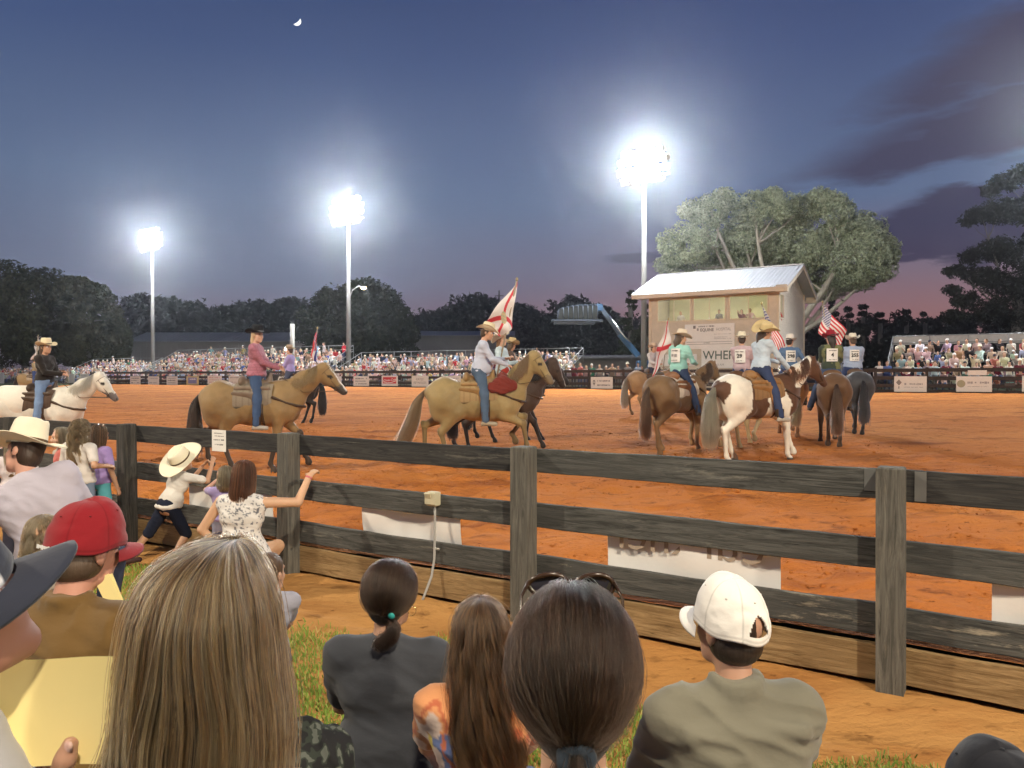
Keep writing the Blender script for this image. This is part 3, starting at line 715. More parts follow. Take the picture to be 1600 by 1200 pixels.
# ------------------------------------------------------------------ announcer booth
m_sid = M('tan_siding', (.62, .54, .44), .7, var=.08, vscale=3, bump=.1)
m_trim = M('cream_trim', (.66, .56, .43), .6, var=.06)
m_metal = M('roof_metal', (.62, .62, .64), .42, .65, var=.06)
m_int = M('booth_interior', (.62, .58, .38), .8, var=.04)
m_glass = bpy.data.materials.new('window_glass'); m_glass.use_nodes = True
_b = m_glass.node_tree.nodes['Principled BSDF']; _b.inputs['Roughness'].default_value = .05; _b.inputs['Base Color'].default_value = (.75, .82, .8, 1); _b.inputs['Alpha']; _b.inputs['Alpha'].default_value = .10; _b.inputs['Specular IOR Level'].default_value = .6
BX, BY = px(1016, 51.2), 51.2
BW, BD = 8.25, 7.4                    # along the fence, depth
BZ = .93
booth = thing('announcer_booth', 'tan sided announcer booth with a gray metal gable roof and a band of lit windows', 'building', (BX, BY, BZ), FANG)
EAVE = 6.5
wz0, wz1 = 4.5, 5.88                # window band
def siding_wall(name, length, z0, z1, holes, normal, origin, axis, top=None):
    """lapped siding boards with real openings; local x along axis"""
    m = MB(); z = z0; hb = .17
    while z < z1 - .01:
        z2 = min(z + hb, z1)
        spans = [(0, length)]
        if top: a, b = top(z2); spans = [(a, b)]
        for (h0, h1, ha, hbz) in holes:
            if z2 > ha + .02 and z < hbz - .02:
                ns_ = []
                for (a, b) in spans:
                    if h0 > a: ns_.append((a, min(h0, b)))
                    if h1 < b: ns_.append((max(h1, a), b))
                spans = ns_
        for a, b in spans:
            if b - a > .02:
                p = [(a, z, .03), (b, z, .03), (b, z2, .008), (a, z2, .008), (a, z, -.06), (b, z, -.06), (b, z2, -.06), (a, z2, -.06)]
                vs = [Vector(origin) + Vector(axis) * q[0] + Vector((0, 0, q[1])) + Vector(normal) * q[2] for q in p]
                m.add(vs, [(0, 1, 2, 3), (5, 4, 7, 6), (0, 4, 5, 1), (3, 2, 6, 7), (0, 3, 7, 4), (1, 5, 6, 2)])
        z = z2
    return m.build(name, m_sid, booth)
wins = [(.55, 2.72), (2.98, 5.0), (5.32, 7.6)]
siding_wall('front_wall', BW, 0, EAVE, [(a, b, wz0, wz1) for a, b in wins], (0, -1, 0), (0, 0, 0), (1, 0, 0))
RIDGE = 7.95
def gab(z): 
    if z <= EAVE: return (0, BD)
    f = (z - EAVE) / (RIDGE - EAVE) * BD / 2; return (f, BD - f)
siding_wall('end_wall', BD, 0, RIDGE - .1, [(.35, 1.25, wz0, wz1)], (1, 0, 0), (BW, 0, 0), (0, 1, 0), gab)
siding_wall('end_wall', BD, 0, RIDGE - .1, [], (-1, 0, 0), (0, 0, 0), (0, 1, 0), gab)
siding_wall('back_wall', BW, 0, EAVE, [], (0, 1, 0), (0, BD, 0), (1, 0, 0))
m = MB()
for (x, y) in ((0, 0), (BW, 0), (BW, BD), (0, BD)): m.box((x, y, EAVE / 2), (.16, .16, EAVE))
m.build('corner_trim', m_trim, booth)
m = MB(); m.box((BW / 2, BD / 2, 3.3), (BW - .2, BD - .2, .1)); m.box((BW / 2, BD / 2, EAVE - .05), (BW - .2, BD - .2, .06)); m.box((BW / 2, 3.2, 5.1), (BW - .25, .08, 2.6)); m.build('interior', m_int, booth)
m = MB()
for x in (1.5, 4.0, 6.5): m.box((x, 1.4, EAVE - .12), (1.2, .18, .05), bev=.01)
m.build('ceiling_light', M('tube_light', (1, 1, 1), .5, var=0, emit=(.95, 1, .82), estr=30.0), booth)
for i, (a, b) in enumerate(wins):
    m = MB(); w = b - a; c = (a + b) / 2; t = .07
    m.box((c, -.03, wz0 - t / 2), (w + 2 * t, .12, t)); m.box((c, -.03, wz1 + t / 2), (w + 2 * t, .10, t)); m.box((a - t / 2, -.03, (wz0 + wz1) / 2), (t, .10, wz1 - wz0)); m.box((b + t / 2, -.03, (wz0 + wz1) / 2), (t, .10, wz1 - wz0))
    m.box((c, -.01, (wz0 + wz1) / 2), (.045, .05, wz1 - wz0)); fr = m.build('window', m_trim, booth)
    g = MB(); g.box((a + w * .25, 0, (wz0 + wz1) / 2), (w * .5 - .03, .008, wz1 - wz0 - .01)); g.build('pane', m_glass, fr)
    if i != 2: g = MB(); g.box((a + w * .75, -.02, (wz0 + wz1) / 2), (w * .5 - .03, .008, wz1 - wz0 - .01)); g.build('pane', m_glass, fr)
m = MB(); m.box((BW + .02, .3, (wz0 + wz1) / 2), (.09, .07, wz1 - wz0 + .1)); m.box((BW + .02, 1.3, (wz0 + wz1) / 2), (.09, .07, wz1 - wz0 + .1)); m.box((BW + .02, .8, wz1 + .05), (.09, 1.08, .08)); m.box((BW + .02, .8, wz0 - .05), (.09, 1.08, .08)); fr = m.build('window', m_trim, booth)
g = MB(); g.box((BW, .8, (wz0 + wz1) / 2), (.008, .9, wz1 - wz0)); g.build('pane', m_glass, fr)
# roof with ribs
ov = .95; og_ = .75
m = MB(); slope = math.atan2(RIDGE - EAVE, BD / 2 + 0); x0, x1 = -og_ - .2, BW + og_
for sgn, yb in ((-1, 0), (1, BD)):
    ye = yb + sgn * ov; ze = EAVE - ov * math.tan(slope); ym = BD / 2
    for k in range(1): m.add([(x0, ye, ze + .12), (x1, ye, ze + .12), (x1, ym, RIDGE + .12), (x0, ym, RIDGE + .12), (x0, ye, ze + .09), (x1, ye, ze + .09), (x1, ym, RIDGE + .09), (x0, ym, RIDGE + .09)], [(0, 1, 2, 3), (7, 6, 5, 4), (0, 4, 5, 1), (1, 5, 6, 2), (0, 3, 7, 4)] if sgn < 0 else [(3, 2, 1, 0), (4, 5, 6, 7), (1, 5, 4, 0), (2, 6, 5, 1), (4, 7, 3, 0)])
    nr = 40
    for k in range(nr + 1):
        xx = x0 + (x1 - x0) * k / nr; m.bar((xx, ye, ze + .135), (xx, ym, RIDGE + .135), .05, .035)
m.box(((x0 + x1) / 2, BD / 2, RIDGE + .15), (x1 - x0, .3, .05))
roof = m.build('roof', m_metal, booth)
m = MB(); ze = EAVE - ov * math.tan(slope)
m.box(((x0 + x1) / 2, -ov + .02, ze - .04), (x1 - x0 - .02, .05, .24)); m.box(((x0 + x1) / 2, -ov / 2, EAVE - ov * math.tan(slope) - .1), (x1 - x0 - .1, ov, .03)); m.box(((x0 + x1) / 2, BD + ov - .02, ze - .04), (x1 - x0 - .02, .05, .24))
for xx in (x0 + .03, x1 - .03):
    for sgn, yb in ((-1, 0), (1, BD)): m.bar((xx, yb + sgn * ov, ze - .04), (xx, BD / 2, RIDGE - .04), .05, .24)
m.bar((x1 - .35, -ov, ze - .12), (x1 - .35, -ov, ze - .121), .1)
m.box((x1 - .35, -ov + .25, ze + .02), (.65, .5, .4)); m.box((x1 - .35, BD + ov - .25, ze + .02), (.65, .5, .4))
m.build('fascia', m_trim, booth)
# signs on the booth
def booth_sign(x0, x1, z0, z1, desc, y=-.07):
    th = thing('wall_sign', desc, 'sign', tuple(Vector((BX, BY, BZ)) + Matrix.Rotation(FANG, 3, 'Z') @ Vector(((x0 + x1) / 2, y, (z0 + z1) / 2))), FANG)
    m = MB(); m.box((0, 0, 0), (x1 - x0, .03, z1 - z0), bev=.006); m.build('panel', M('booth_sign_white', (.84, .80, .77), .5, var=.04, vscale=1.5), th); return th, x1 - x0, z1 - z0
zz = lambda y, d: pz(y, d) - BZ
th, w, h = booth_sign(2.4, 5.62, 2.62, 4.22, 'large pale clinic sign hung under the booth windows')
m = MB(); m.box((-w * .30, -.02, h * .38), (w * .05, .006, h * .12)); m.build('emblem', m_gr, th)
m = MB(); scribble(m, -w * .22, w * .10, h * .40, h * .07, -.02, 2, .2); scribble(m, -w * .25, -w * .19, h * .28, h * .1, -.02, 5, .2); m.build('fine_print', m_pale, th)
text_mesh('lettering', 'EQUINE', .27, m_gr, th, (-w * .045, -.02, h * .255), (R(90), 0, 0), depth=.002, bold=.008, sx=.92)
text_mesh('lettering', 'HOSPITAL', .27, m_pale, th, (w * .285, -.02, h * .265), (R(90), 0, 0), depth=.002, sx=.78)
m = MB()
for k, (a, b, z) in enumerate([(.10, .44, .08), (.10, .36, -.04), (.10, .44, -.10)]): scribble(m, w * a, w * b, h * z, h * .022, -.02, k + 20, .3)
m.box((0, -.02, -h * .22), (w * .92, .004, .03)); m.box((0, -.02, -h * .31), (w * .92, .004, .03)); scribble(m, -w * .12, w * .03, -h * .26, .07, -.02, 31, .2)
m.build('fine_print', m_pale, th)
th, w, h = booth_sign(3.52, 5.72, 1.38, 2.66, 'white radio station sign with large green gray capitals, lower on the booth wall', -.115)
text_mesh('lettering', 'WHEP', .78, M('sign_green_ink', (.09, .13, .11), .6, var=.05), th, (0, -.02, h * .13), (R(90), 0, 0), depth=.002, bold=.006, sx=.92)
text_mesh('lettering', '1310 AM', .20, m_pale, th, (0, -.02, -h * .33), (R(90), 0, 0), depth=.002)
th, w, h = booth_sign(.9, 3.2, 1.55, 2.3, 'low tan sign on the booth wall behind the turquoise shirt')
m = MB(); scribble(m, -w * .1, w * .4, 0, h * .05, -.02, 6, .2); m.build('print', m_gr, th)

# ------------------------------------------------------------------ trees
m_bark = M('bark_gray', (.09, .08, .065), .9, var=.25, vscale=6, bump=.6, bscale=12, stretch=(1, 1, .3), bdist=.05)
m_bark_pale = M('bark_pale', (.42, .38, .30), .85, var=.2, vscale=5, bump=.4, bscale=10, stretch=(1, 1, .3), bdist=.04)
def leaf_mat(name): return M(name, vcol=True, var=0, rough=.5, spec=.4)
m_leaf = leaf_mat('leaf_clusters'); m_leafd = M('dark_leaf_clusters', vcol=True, var=0, rough=.95, spec=.04)
def crown_mesh(blobs, nleaf, size, seed, c1, c2, flatten=.8, inner=.55, gap=.44):
    g = np.random.default_rng(seed); B = np.array(blobs); wts = B[:, 3] ** 2; wts /= wts.sum()
    which = g.choice(len(B), nleaf, p=wts); u = g.normal(size=(nleaf, 3)); u /= np.linalg.norm(u, axis=1, keepdims=True)
    rr = inner + (1 - inner) * g.random(nleaf) ** .6
    # sub-clumps inside each blob give gaps and light and dark clusters
    rr = rr * (1 + .75 * (fbm(u * 1.6 + which[:, None] * 3.7, 1.0, seed + 2, 3) - .5))
    P0 = B[which, :3] + u * (B[which, 3] * rr)[:, None] * np.array([1, 1, flatten])
    nn_ = fbm(P0, 1.1 / max(size * 4.5, .5), seed, 3); keep = nn_ > gap + .05 * g.standard_normal(nleaf)
    P0 = P0[keep]; u = u[keep]; nn_ = nn_[keep]; n = len(P0)
    nrm = u * .7 + g.normal(size=(n, 3)) * .75; nrm[:, 2] += .25; nrm /= np.linalg.norm(nrm, axis=1, keepdims=True)
    a = np.cross(nrm, g.normal(size=(n, 3))); a /= np.linalg.norm(a, axis=1, keepdims=True); b = np.cross(nrm, a)
    s = size * g.uniform(.5, 1.25, n)[:, None]; e = g.uniform(.45, .9, n)[:, None]
    V = np.stack([P0 - a * s, P0 - b * s * e * .6 + nrm * s * .12, P0 + a * s, P0 + b * s * e * .6 + nrm * s * .12], 1).reshape(-1, 3)
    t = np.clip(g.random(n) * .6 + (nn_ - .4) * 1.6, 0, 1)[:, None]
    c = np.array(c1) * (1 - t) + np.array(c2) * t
    return V, np.arange(n * 4).reshape(-1, 4), np.repeat(c, 4, 0)
def tree(name, label, loc, blobs, nleaf, leaf, seed, c1, c2, trunk_r=.35, fork=3.0, group=None, bark=None, limbs=True, flatten=.8, inner=.55, cat='tree', lr=.28, cap=60, nmain=8):
    th = thing(name, label, cat, loc, 0, group); g = random.Random(seed)
    V, Q, C = crown_mesh(blobs, nleaf, leaf, seed, c1, c2, flatten, inner)
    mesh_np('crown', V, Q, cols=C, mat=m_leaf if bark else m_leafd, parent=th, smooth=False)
    m = MB(); m.tube([(0, 0, -.3), (g.uniform(-.1, .1), 0, fork * .5), (0, 0, fork)], [trunk_r * 1.35, trunk_r, trunk_r * .9], 10)
    if limbs:
        order = sorted(blobs, key=lambda q: -q[3]); g.shuffle(order); mains = order[:nmain]; mpts = []
        for bi, (x, y, z, r) in enumerate(mains + order[nmain:]):
            e = Vector((x, y, z + r * .2)); s0 = Vector((0, 0, fork + (g.uniform(-.8, .8) if bi < nmain else 0)))
            if bi >= nmain and mpts:
                s0 = min(mpts, key=lambda q: (q - e).length + (3 if q.z > e.z else 0))
            mid = s0.lerp(e, .5) + ((e - s0).x * .06 * Vector((1, 0, 0)) + Vector((0, 0, (e.z - s0.z) * -.08 - .04 * (e - s0).xy.length)))
            n = 8; pts = []
            for k in range(n + 1):
                t = k / n; p = s0 * (1 - t) ** 2 + mid * 2 * t * (1 - t) + e * t * t
                p += Vector((g.uniform(-1, 1), g.uniform(-1, 1), g.uniform(-1, 1))) * .04 * r * (1 if 0 < k < n else 0); pts.append(p)
            r0 = trunk_r * lr * 1.7 * (r / max(b[3] for b in blobs)) * (1.5 if bi < nmain else .5)
            if bi < nmain: mpts += pts[4:7]
            m.tube(pts, [r0 * (1 - .82 * k / n) for k in range(n + 1)], 6)
            for q in range(3):
                k = g.randint(3, n - 1); p = pts[k]; d = Vector((g.uniform(-1, 1), g.uniform(-1, 1), g.uniform(0, 1))).normalized() * r * .8
                m.tube([p, p + d * .5 + Vector((0, 0, .1)), p + d], [r0 * .35, r0 * .2, r0 * .06], 5)
    m.build('trunk', bark or m_bark, th, smooth=True)
    return th
# the big lit oak behind the booth
D = 71.0
def bl(cols, depth, ox=1216, rnd=None):
    """crown blobs from picture positions (x, y, radius px, depth offset) around a trunk at column ox"""
    out = []
    for (x, y, r, dd) in cols:
        d = depth + dd; out.append((px(x, d) - px(ox, depth), dd, pz(y, d) - .93, r * depth / F))
    return out
oak = bl([(1060, 430, 30, 1), (1072, 385, 42, -2), (1110, 335, 40, 0), (1115, 395, 42, 3), (1160, 370, 40, 2), (1175, 325, 34, 0), (1200, 380, 44, 3), (1215, 325, 30, -1), (1235, 350, 36, 3), (1255, 325, 30, 1), (1265, 390, 42, 2), (1300, 330, 36, 0), (1305, 375, 44, 2), (1345, 360, 40, 0), (1340, 405, 44, -2), (1375, 385, 28, 1), (1372, 420, 30, 1),
          (1315, 435, 30, 2), (1350, 438, 20, 0), (1040, 415, 20, 1), (1150, 410, 40, 4), (1240, 420, 38, 4), (1085, 330, 26, 0), (1280, 310, 22, 0), (1130, 310, 20, 0), (1205, 305, 18, 1), (1388, 400, 20, 0), (1100, 440, 34, 5), (1160, 450, 38, 6), (1230, 450, 40, 6), (1290, 445, 38, 5), (1050, 455, 24, 3), (1340, 440, 26, 3), (1190, 400, 40, 6), (1270, 400, 40, 6)], D)
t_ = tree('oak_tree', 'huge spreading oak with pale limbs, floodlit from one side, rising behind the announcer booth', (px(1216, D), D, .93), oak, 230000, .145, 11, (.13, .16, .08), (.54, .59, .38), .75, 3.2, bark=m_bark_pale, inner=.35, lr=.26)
# dark trees beyond the arena
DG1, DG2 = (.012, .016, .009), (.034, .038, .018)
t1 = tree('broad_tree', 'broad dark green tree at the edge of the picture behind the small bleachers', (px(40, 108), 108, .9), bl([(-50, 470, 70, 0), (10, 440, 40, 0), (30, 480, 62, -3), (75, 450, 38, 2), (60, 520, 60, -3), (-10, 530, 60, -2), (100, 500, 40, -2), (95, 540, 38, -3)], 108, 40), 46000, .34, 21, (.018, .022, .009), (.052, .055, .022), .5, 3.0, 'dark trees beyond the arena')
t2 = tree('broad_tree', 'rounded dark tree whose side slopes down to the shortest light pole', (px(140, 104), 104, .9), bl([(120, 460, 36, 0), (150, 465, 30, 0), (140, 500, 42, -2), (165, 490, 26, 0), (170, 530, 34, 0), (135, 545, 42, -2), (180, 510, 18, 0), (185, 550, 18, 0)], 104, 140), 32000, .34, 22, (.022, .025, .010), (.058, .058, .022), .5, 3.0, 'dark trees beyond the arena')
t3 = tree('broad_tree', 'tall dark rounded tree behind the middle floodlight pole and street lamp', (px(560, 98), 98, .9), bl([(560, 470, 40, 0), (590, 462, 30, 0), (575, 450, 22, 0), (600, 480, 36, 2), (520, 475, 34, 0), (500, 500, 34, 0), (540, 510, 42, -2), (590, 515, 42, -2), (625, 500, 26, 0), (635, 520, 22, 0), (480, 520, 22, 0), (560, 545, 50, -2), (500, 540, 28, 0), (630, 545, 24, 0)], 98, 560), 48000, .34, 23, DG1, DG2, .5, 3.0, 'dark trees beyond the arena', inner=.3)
far_specs = [(262, 482, 24, 'flat topped distant tree next to the shortest light pole'), (240, 490, 22, 'low distant tree half behind the shortest light pole'), (295, 490, 22, 'flat distant tree over the barn roof'), (345, 490, 26, 'distant tree between two taller ones over the barn'), (378, 484, 30, 'tallest distant tree over the long barn'), (408, 498, 24, 'distant tree over the barn behind the black hat'), (455, 490, 26, 'distant tree over the short white pole'),
             (668, 492, 20, 'small distant tree next to the tall dark one'), (700, 496, 18, 'low distant tree left of the utility pole gap'), (735, 490, 24, 'distant tree behind the big white flag'), (775, 494, 22, 'distant tree at the foot of the utility pole'), (820, 492, 24, 'distant tree just past the big white flag'), (855, 500, 20, 'low distant tree before the lift basket'), (890, 492, 22, 'distant tree behind the lift basket'), (930, 494, 22, 'distant tree behind the raised boom')]
protos = []
for q in range(4):
    g = random.Random(q + 50); bs = [(g.uniform(-3.4, 3.4), g.uniform(-2, 2), 7 + g.uniform(-3.0, 2.2), g.uniform(1.7, 2.8)) for _ in range(9)]
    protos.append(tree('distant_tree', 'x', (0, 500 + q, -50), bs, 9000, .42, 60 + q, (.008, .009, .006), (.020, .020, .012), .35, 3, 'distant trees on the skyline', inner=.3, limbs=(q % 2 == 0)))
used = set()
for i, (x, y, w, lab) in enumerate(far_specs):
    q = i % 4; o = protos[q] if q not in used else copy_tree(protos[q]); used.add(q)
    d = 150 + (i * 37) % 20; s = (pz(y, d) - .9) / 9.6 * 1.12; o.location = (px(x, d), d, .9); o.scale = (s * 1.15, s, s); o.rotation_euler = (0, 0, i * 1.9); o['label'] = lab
# low dark mass of far woods as one object
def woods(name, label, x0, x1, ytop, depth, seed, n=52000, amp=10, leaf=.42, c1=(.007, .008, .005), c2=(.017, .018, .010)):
    g = random.Random(seed); bs = []
    x = x0
    while x < x1:
        yt = ytop(x) + g.uniform(-amp, amp) * .5; r = g.uniform(13, 22); y = yt + r * .75
        while y < 580: bs.append((px(x, depth), g.uniform(-6, 6), pz(y, depth) - .9, r * depth / F)); y += r * 1.1; r *= 1.08
        x += g.uniform(9, 15)
    V, Q, C = crown_mesh(bs, n, leaf, seed, c1, c2, .9, .2)
    o = mesh_np(name, V, Q, cols=C, mat=m_leafd, smooth=False); o.location = (0, depth, .9); tag(o, label, 'woods', kind='stuff'); return o
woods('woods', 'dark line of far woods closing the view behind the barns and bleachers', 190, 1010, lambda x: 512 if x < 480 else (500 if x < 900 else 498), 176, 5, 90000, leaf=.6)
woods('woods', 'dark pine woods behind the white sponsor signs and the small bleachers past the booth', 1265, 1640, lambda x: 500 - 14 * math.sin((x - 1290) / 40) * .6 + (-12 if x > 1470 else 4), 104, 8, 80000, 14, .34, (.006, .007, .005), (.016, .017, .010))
# pines of the skyline past the booth: pointed crowns
def pine(label, xp, ytop, depth, wpx, seed, n=9000, group='pines standing above the woods past the booth', c1=(.008, .010, .006), c2=(.020, .022, .013), base=575, leaf=.30):
    g = random.Random(seed); H = pz(ytop, depth) - .93; w = wpx * depth / F; bs = []
    k = int(H / .9)
    for i in range(k):
        z = H * (.22 + .78 * i / k); rr = w * (1 - (i / k) ** 1.4) * g.uniform(.5, 1.1) + .25
        for q in range(3):
            a = g.uniform(0, 6.28); bs.append((math.cos(a) * rr * .7, math.sin(a) * rr * .7, z, max(rr * .45, .3)))
    return tree('pine_tree', label, (px(xp, depth), depth, .93), bs, n, leaf, seed, c1, c2, .28, H * .8, group, limbs=False, inner=.1)
pine('dark pine directly past the booth roof', 1300, 462, 92, 14, 31); pine('slim pine beside the striped flag', 1325, 474, 94, 10, 32, 6000)
pine('short pine in the gap of pink sky', 1348, 470, 92, 12, 33, 7000); pine('pointed pine in the middle of the pink sky', 1416, 478, 95, 11, 34, 6000); pine('small pine between the pink sky and the huge pine', 1445, 482, 95, 12, 35, 6000); pine('stout pine with its top over the end of the striped flag', 1375, 482, 92, 14, 36, 7000)
pine('pine rising behind the raised boom', 985, 448, 84, 22, 37, 12000, base=560, c1=(.02, .026, .016), c2=(.05, .056, .03)); pine('ragged pine half hidden by the booth corner', 1012, 470, 84, 18, 38, 9000, c1=(.02, .026, .016), c2=(.05, .056, .03))
# huge pine at the picture edge with layered boughs
bp_ = bl([(1600, 270, 26, 0), (1570, 285, 26, 0), (1545, 300, 16, 0), (1530, 335, 24, 0), (1560, 330, 34, 0), (1600, 330, 40, 0), (1510, 345, 16, 0), (1520, 400, 22, 0), (1560, 390, 34, 0), (1600, 400, 44, 0), (1500, 425, 22, 0), (1485, 425, 14, 0), (1540, 435, 32, 0), (1590, 450, 46, 0), (1485, 455, 16, 0), (1510, 470, 26, 0), (1550, 485, 34, 0), (1610, 500, 44, 0), (1490, 495, 20, 0), (1640, 300, 40, 1), (1640, 380, 50, 1), (1650, 460, 50, 1)], 62, 1590)
tree('pine_tree', 'huge dark pine with layered boughs filling the edge of the picture behind the small bleachers', (px(1590, 62), 62, .93), bp_, 60000, .17, 41, (.006, .007, .005), (.016, .017, .011), .5, 6, inner=.15, flatten=.62, lr=.2)

# ------------------------------------------------------------------ barns
m_broof = M('barn_roof_metal', (.16, .155, .16), .6, .3, var=.08, vscale=.5); m_bwall = M('barn_wall_metal', (.15, .135, .125), .7, var=.1, vscale=.6)
def barn(label, xa, xb, ytop, yeave, depth, group='long metal barns beyond the bleachers'):
    x0, x1 = px(xa, depth), px(xb, depth); zt = pz(ytop, depth) - .9; ze = pz(yeave, depth) - .9
    th = thing('metal_barn', label, 'barn', ((x0 + x1) / 2, depth, .9), 0, group); w = x1 - x0
    m = MB(); n = int(w / .9)
    m.box((0, 6, ze / 2), (w, 12, ze))
    for k in range(n): m.box((-w / 2 + (k + .5) * w / n, -.02, ze / 2), (.12, .05, ze))
    m.build('wall', m_bwall, th)
    m = MB(); m.add([(-w / 2 - .5, -.8, ze - .05), (w / 2 + .5, -.8, ze - .05), (w / 2 + .5, 6, zt), (-w / 2 - .5, 6, zt), (-w / 2 - .5, 12.8, ze - .05), (w / 2 + .5, 12.8, ze - .05), (-w / 2 - .5, -.8, ze - .2), (w / 2 + .5, -.8, ze - .2), (w / 2 + .5, 12.8, ze - .2), (-w / 2 - .5, 12.8, ze - .2)], [(0, 1, 2, 3), (3, 2, 5, 4), (6, 7, 1, 0), (4, 5, 8, 9), (0, 3, 4, 9, 6), (1, 7, 8, 5, 2)])
    n = int(w / .7)
    for k in range(n + 1): xx = -w / 2 - .4 + k * (w + .8) / n; m.bar((xx, -.8, ze - .02), (xx, 6, zt + .03), .06, .04)
    m.build('roof', m_broof, th)
barn('long low gray metal barn behind the larger bleachers', 205, 520, 516, 533, 116)
barn('short low metal barn seen between the tall dark tree and the big white flag', 625, 800, 514, 524, 122)
barn('dark equipment shed roof low behind the standing people', 900, 1010, 552, 557, 70, None)

# ------------------------------------------------------------------ boom lift
m_blue = M('lift_blue', (.03, .085, .17), .45, .1, var=.08); m_steel = M('lift_steel', (.07, .09, .12), .5, .4, var=.08); m_cage = M('cage_panel_gray', (.02, .024, .022), .6, .2, var=.1)
LD = 58.0; lx, lz = px(1000, LD), .9
lift = thing('boom_lift', 'raised blue boom lift with a wide caged platform behind the standing people', 'boom lift', (lx, LD, lz), 0)
def lp(x, y, dd=0): return Vector((px(x, LD) - lx, dd, pz(y, LD) - lz))
m = MB(); m.bar(lp(997, 556), lp(968, 522), .34, .42); m.build('lower_boom', m_blue, lift)
m = MB(); m.bar(lp(972, 527), lp(938, 480), .24, .30); m.build('upper_boom', m_steel, lift)
m = MB(); m.box(lp(936, 481), (.5, .5, .55), bev=.06); m.build('boom_head', m_blue, lift)
m = MB(); m.tube([lp(984, 535, -.3), lp(975, 527, -.3), lp(950, 492, -.25)], .07, 8); m.build('hydraulic_ram', M('chrome', (.7, .7, .72), .2, 1, var=0), lift, smooth=True)
m = MB(); a, b = lp(862, 502), lp(940, 499); m.box(((a.x + b.x) / 2, 0, a.z + .03), (b.x - a.x, 1.5, .12)); m.box(((a.x + b.x) / 2 - .2, 0, a.z - .15), ((b.x - a.x) * .8, 1.1, .18)); m.build('platform', m_steel, lift)
m = MB(); n = 8; pl = lp(872, 500); pr = lp(932, 500); top = lambda t: (pz(484 - 6 * math.sin(min(1, t * 1.6) * math.pi / 2), LD) - lz)
for yy in (-.7, .7):
    for k in range(n + 1):
        t = k / n; xx = pl.x + (pr.x - pl.x) * t; m.tube([(xx, yy, pl.z), (xx, yy, top(t))], .035, 6)
        if k < n: x2 = pl.x + (pr.x - pl.x) * (k + 1) / n; m.tube([(xx, yy, top(t)), (x2, yy, top((k + 1) / n))], .04, 6)
m.build('rail_posts', m_steel, lift, smooth=True)
for sy in (-.68, .68):
    m = MB()
    for k in range(n):
        t = k / n; xx = pl.x + (pr.x - pl.x) * (t + .5 / n); m.box((xx, sy, (pl.z + top(t + .5 / n)) / 2), ((pr.x - pl.x) / n * .84, .03, (top(t) - pl.z) * .9))
    m.build('cage_panel', m_cage, lift)
m = MB(); m.box((.4, 0, 1.0), (3.2, 1.9, .7), bev=.08); m.box((.6, 0, 1.7), (1.6, 1.4, .8), bev=.1); m.build('chassis', m_blue, lift)
for (x, y) in ((-.8, -.95), (1.6, -.95), (-.8, .95), (1.6, .95)):
    w_ = MB(); w_.lathe([(0, -.15), (.2, -.15), (.42, -.13), (.46, 0), (.42, .13), (.2, .15), (0, .15)], 18); o = w_.build('wheel', M('tyre', (.02, .02, .02), .9), lift, smooth=True); o.rotation_euler = (R(90), 0, 0); o.location = (x, y, .46)

# ------------------------------------------------------------------ bleachers
m_al = M('bleacher_aluminium', (.24, .24, .24), .45, .5, var=.06)
def bleacher(label, t0, t1, d0, nrow, rise=.36, run=.75, z0=.93, first=.45, back=True, ramp_l=False, lead=0.0):
    th = thing('bleachers', label, 'bleachers', (O0[0] + N[0] * d0 + T[0] * t0, O0[1] + N[1] * d0 + T[1] * t0, z0), FANG, 'bleachers along the far side'); w = t1 - t0
    for k in range(nrow):
        m = MB(); z = first + k * rise; m.box((w / 2, k * run, z), (w, .26, .045), bev=.01); o = m.build('seat', m_al, th)
        m = MB(); m.box((w / 2, k * run + .38, z - .32), (w, .40, .04)); m.build('footboard', m_al, th)
    m = MB()
    for q in range(int(w / 2.2) + 1):
        xx = min(q * 2.2, w); m.bar((xx, -.1, .1), (xx, (nrow - 1) * run + .4, first + (nrow - 1) * rise - .35), .06, .08)
        for k in range(nrow): m.box((xx, k * run + .1, (first + k * rise) / 2 - .02), (.06, .06, first + k * rise - .06))
    m.build('understructure', m_al, th)
    m = MB(); yb = nrow * run - .2; zt = first + nrow * rise + .72
    if back:
        for q in range(int(w / 1.9) + 1): xx = min(q * 1.9, w); m.tube([(xx, yb, 0), (xx, yb, zt)], .028, 6)
        for z in (zt, zt - .4): m.tube([(0, yb, z), (w, yb, z)], .032, 6)
    for xx in (0, w):
        m.tube([(xx, -.2, first + .7), (xx, yb, zt)], .032, 6); m.tube([(xx, -.2, first + .25), (xx, yb, zt - .5)], .028, 6)
        for k in range(nrow + 1): m.tube([(xx, k * run - .2, first + (k - 1) * rise), (xx, k * run - .2, first + .7 + k * (zt - first - .7) / nrow)], .026, 6)
    m.build('handrail', m_al, th, smooth=True)
    if back == 2:
        m = MB(); m.box((w / 2, yb + .03, zt - .25), (w, .03, .5)); m.build('back_panel', M('back_panel_gray', (.42, .42, .42), .6, .2), th)
    return th
def T_at(x, d): D_ = depth_on(x, d); return along(px(x, D_), D_)
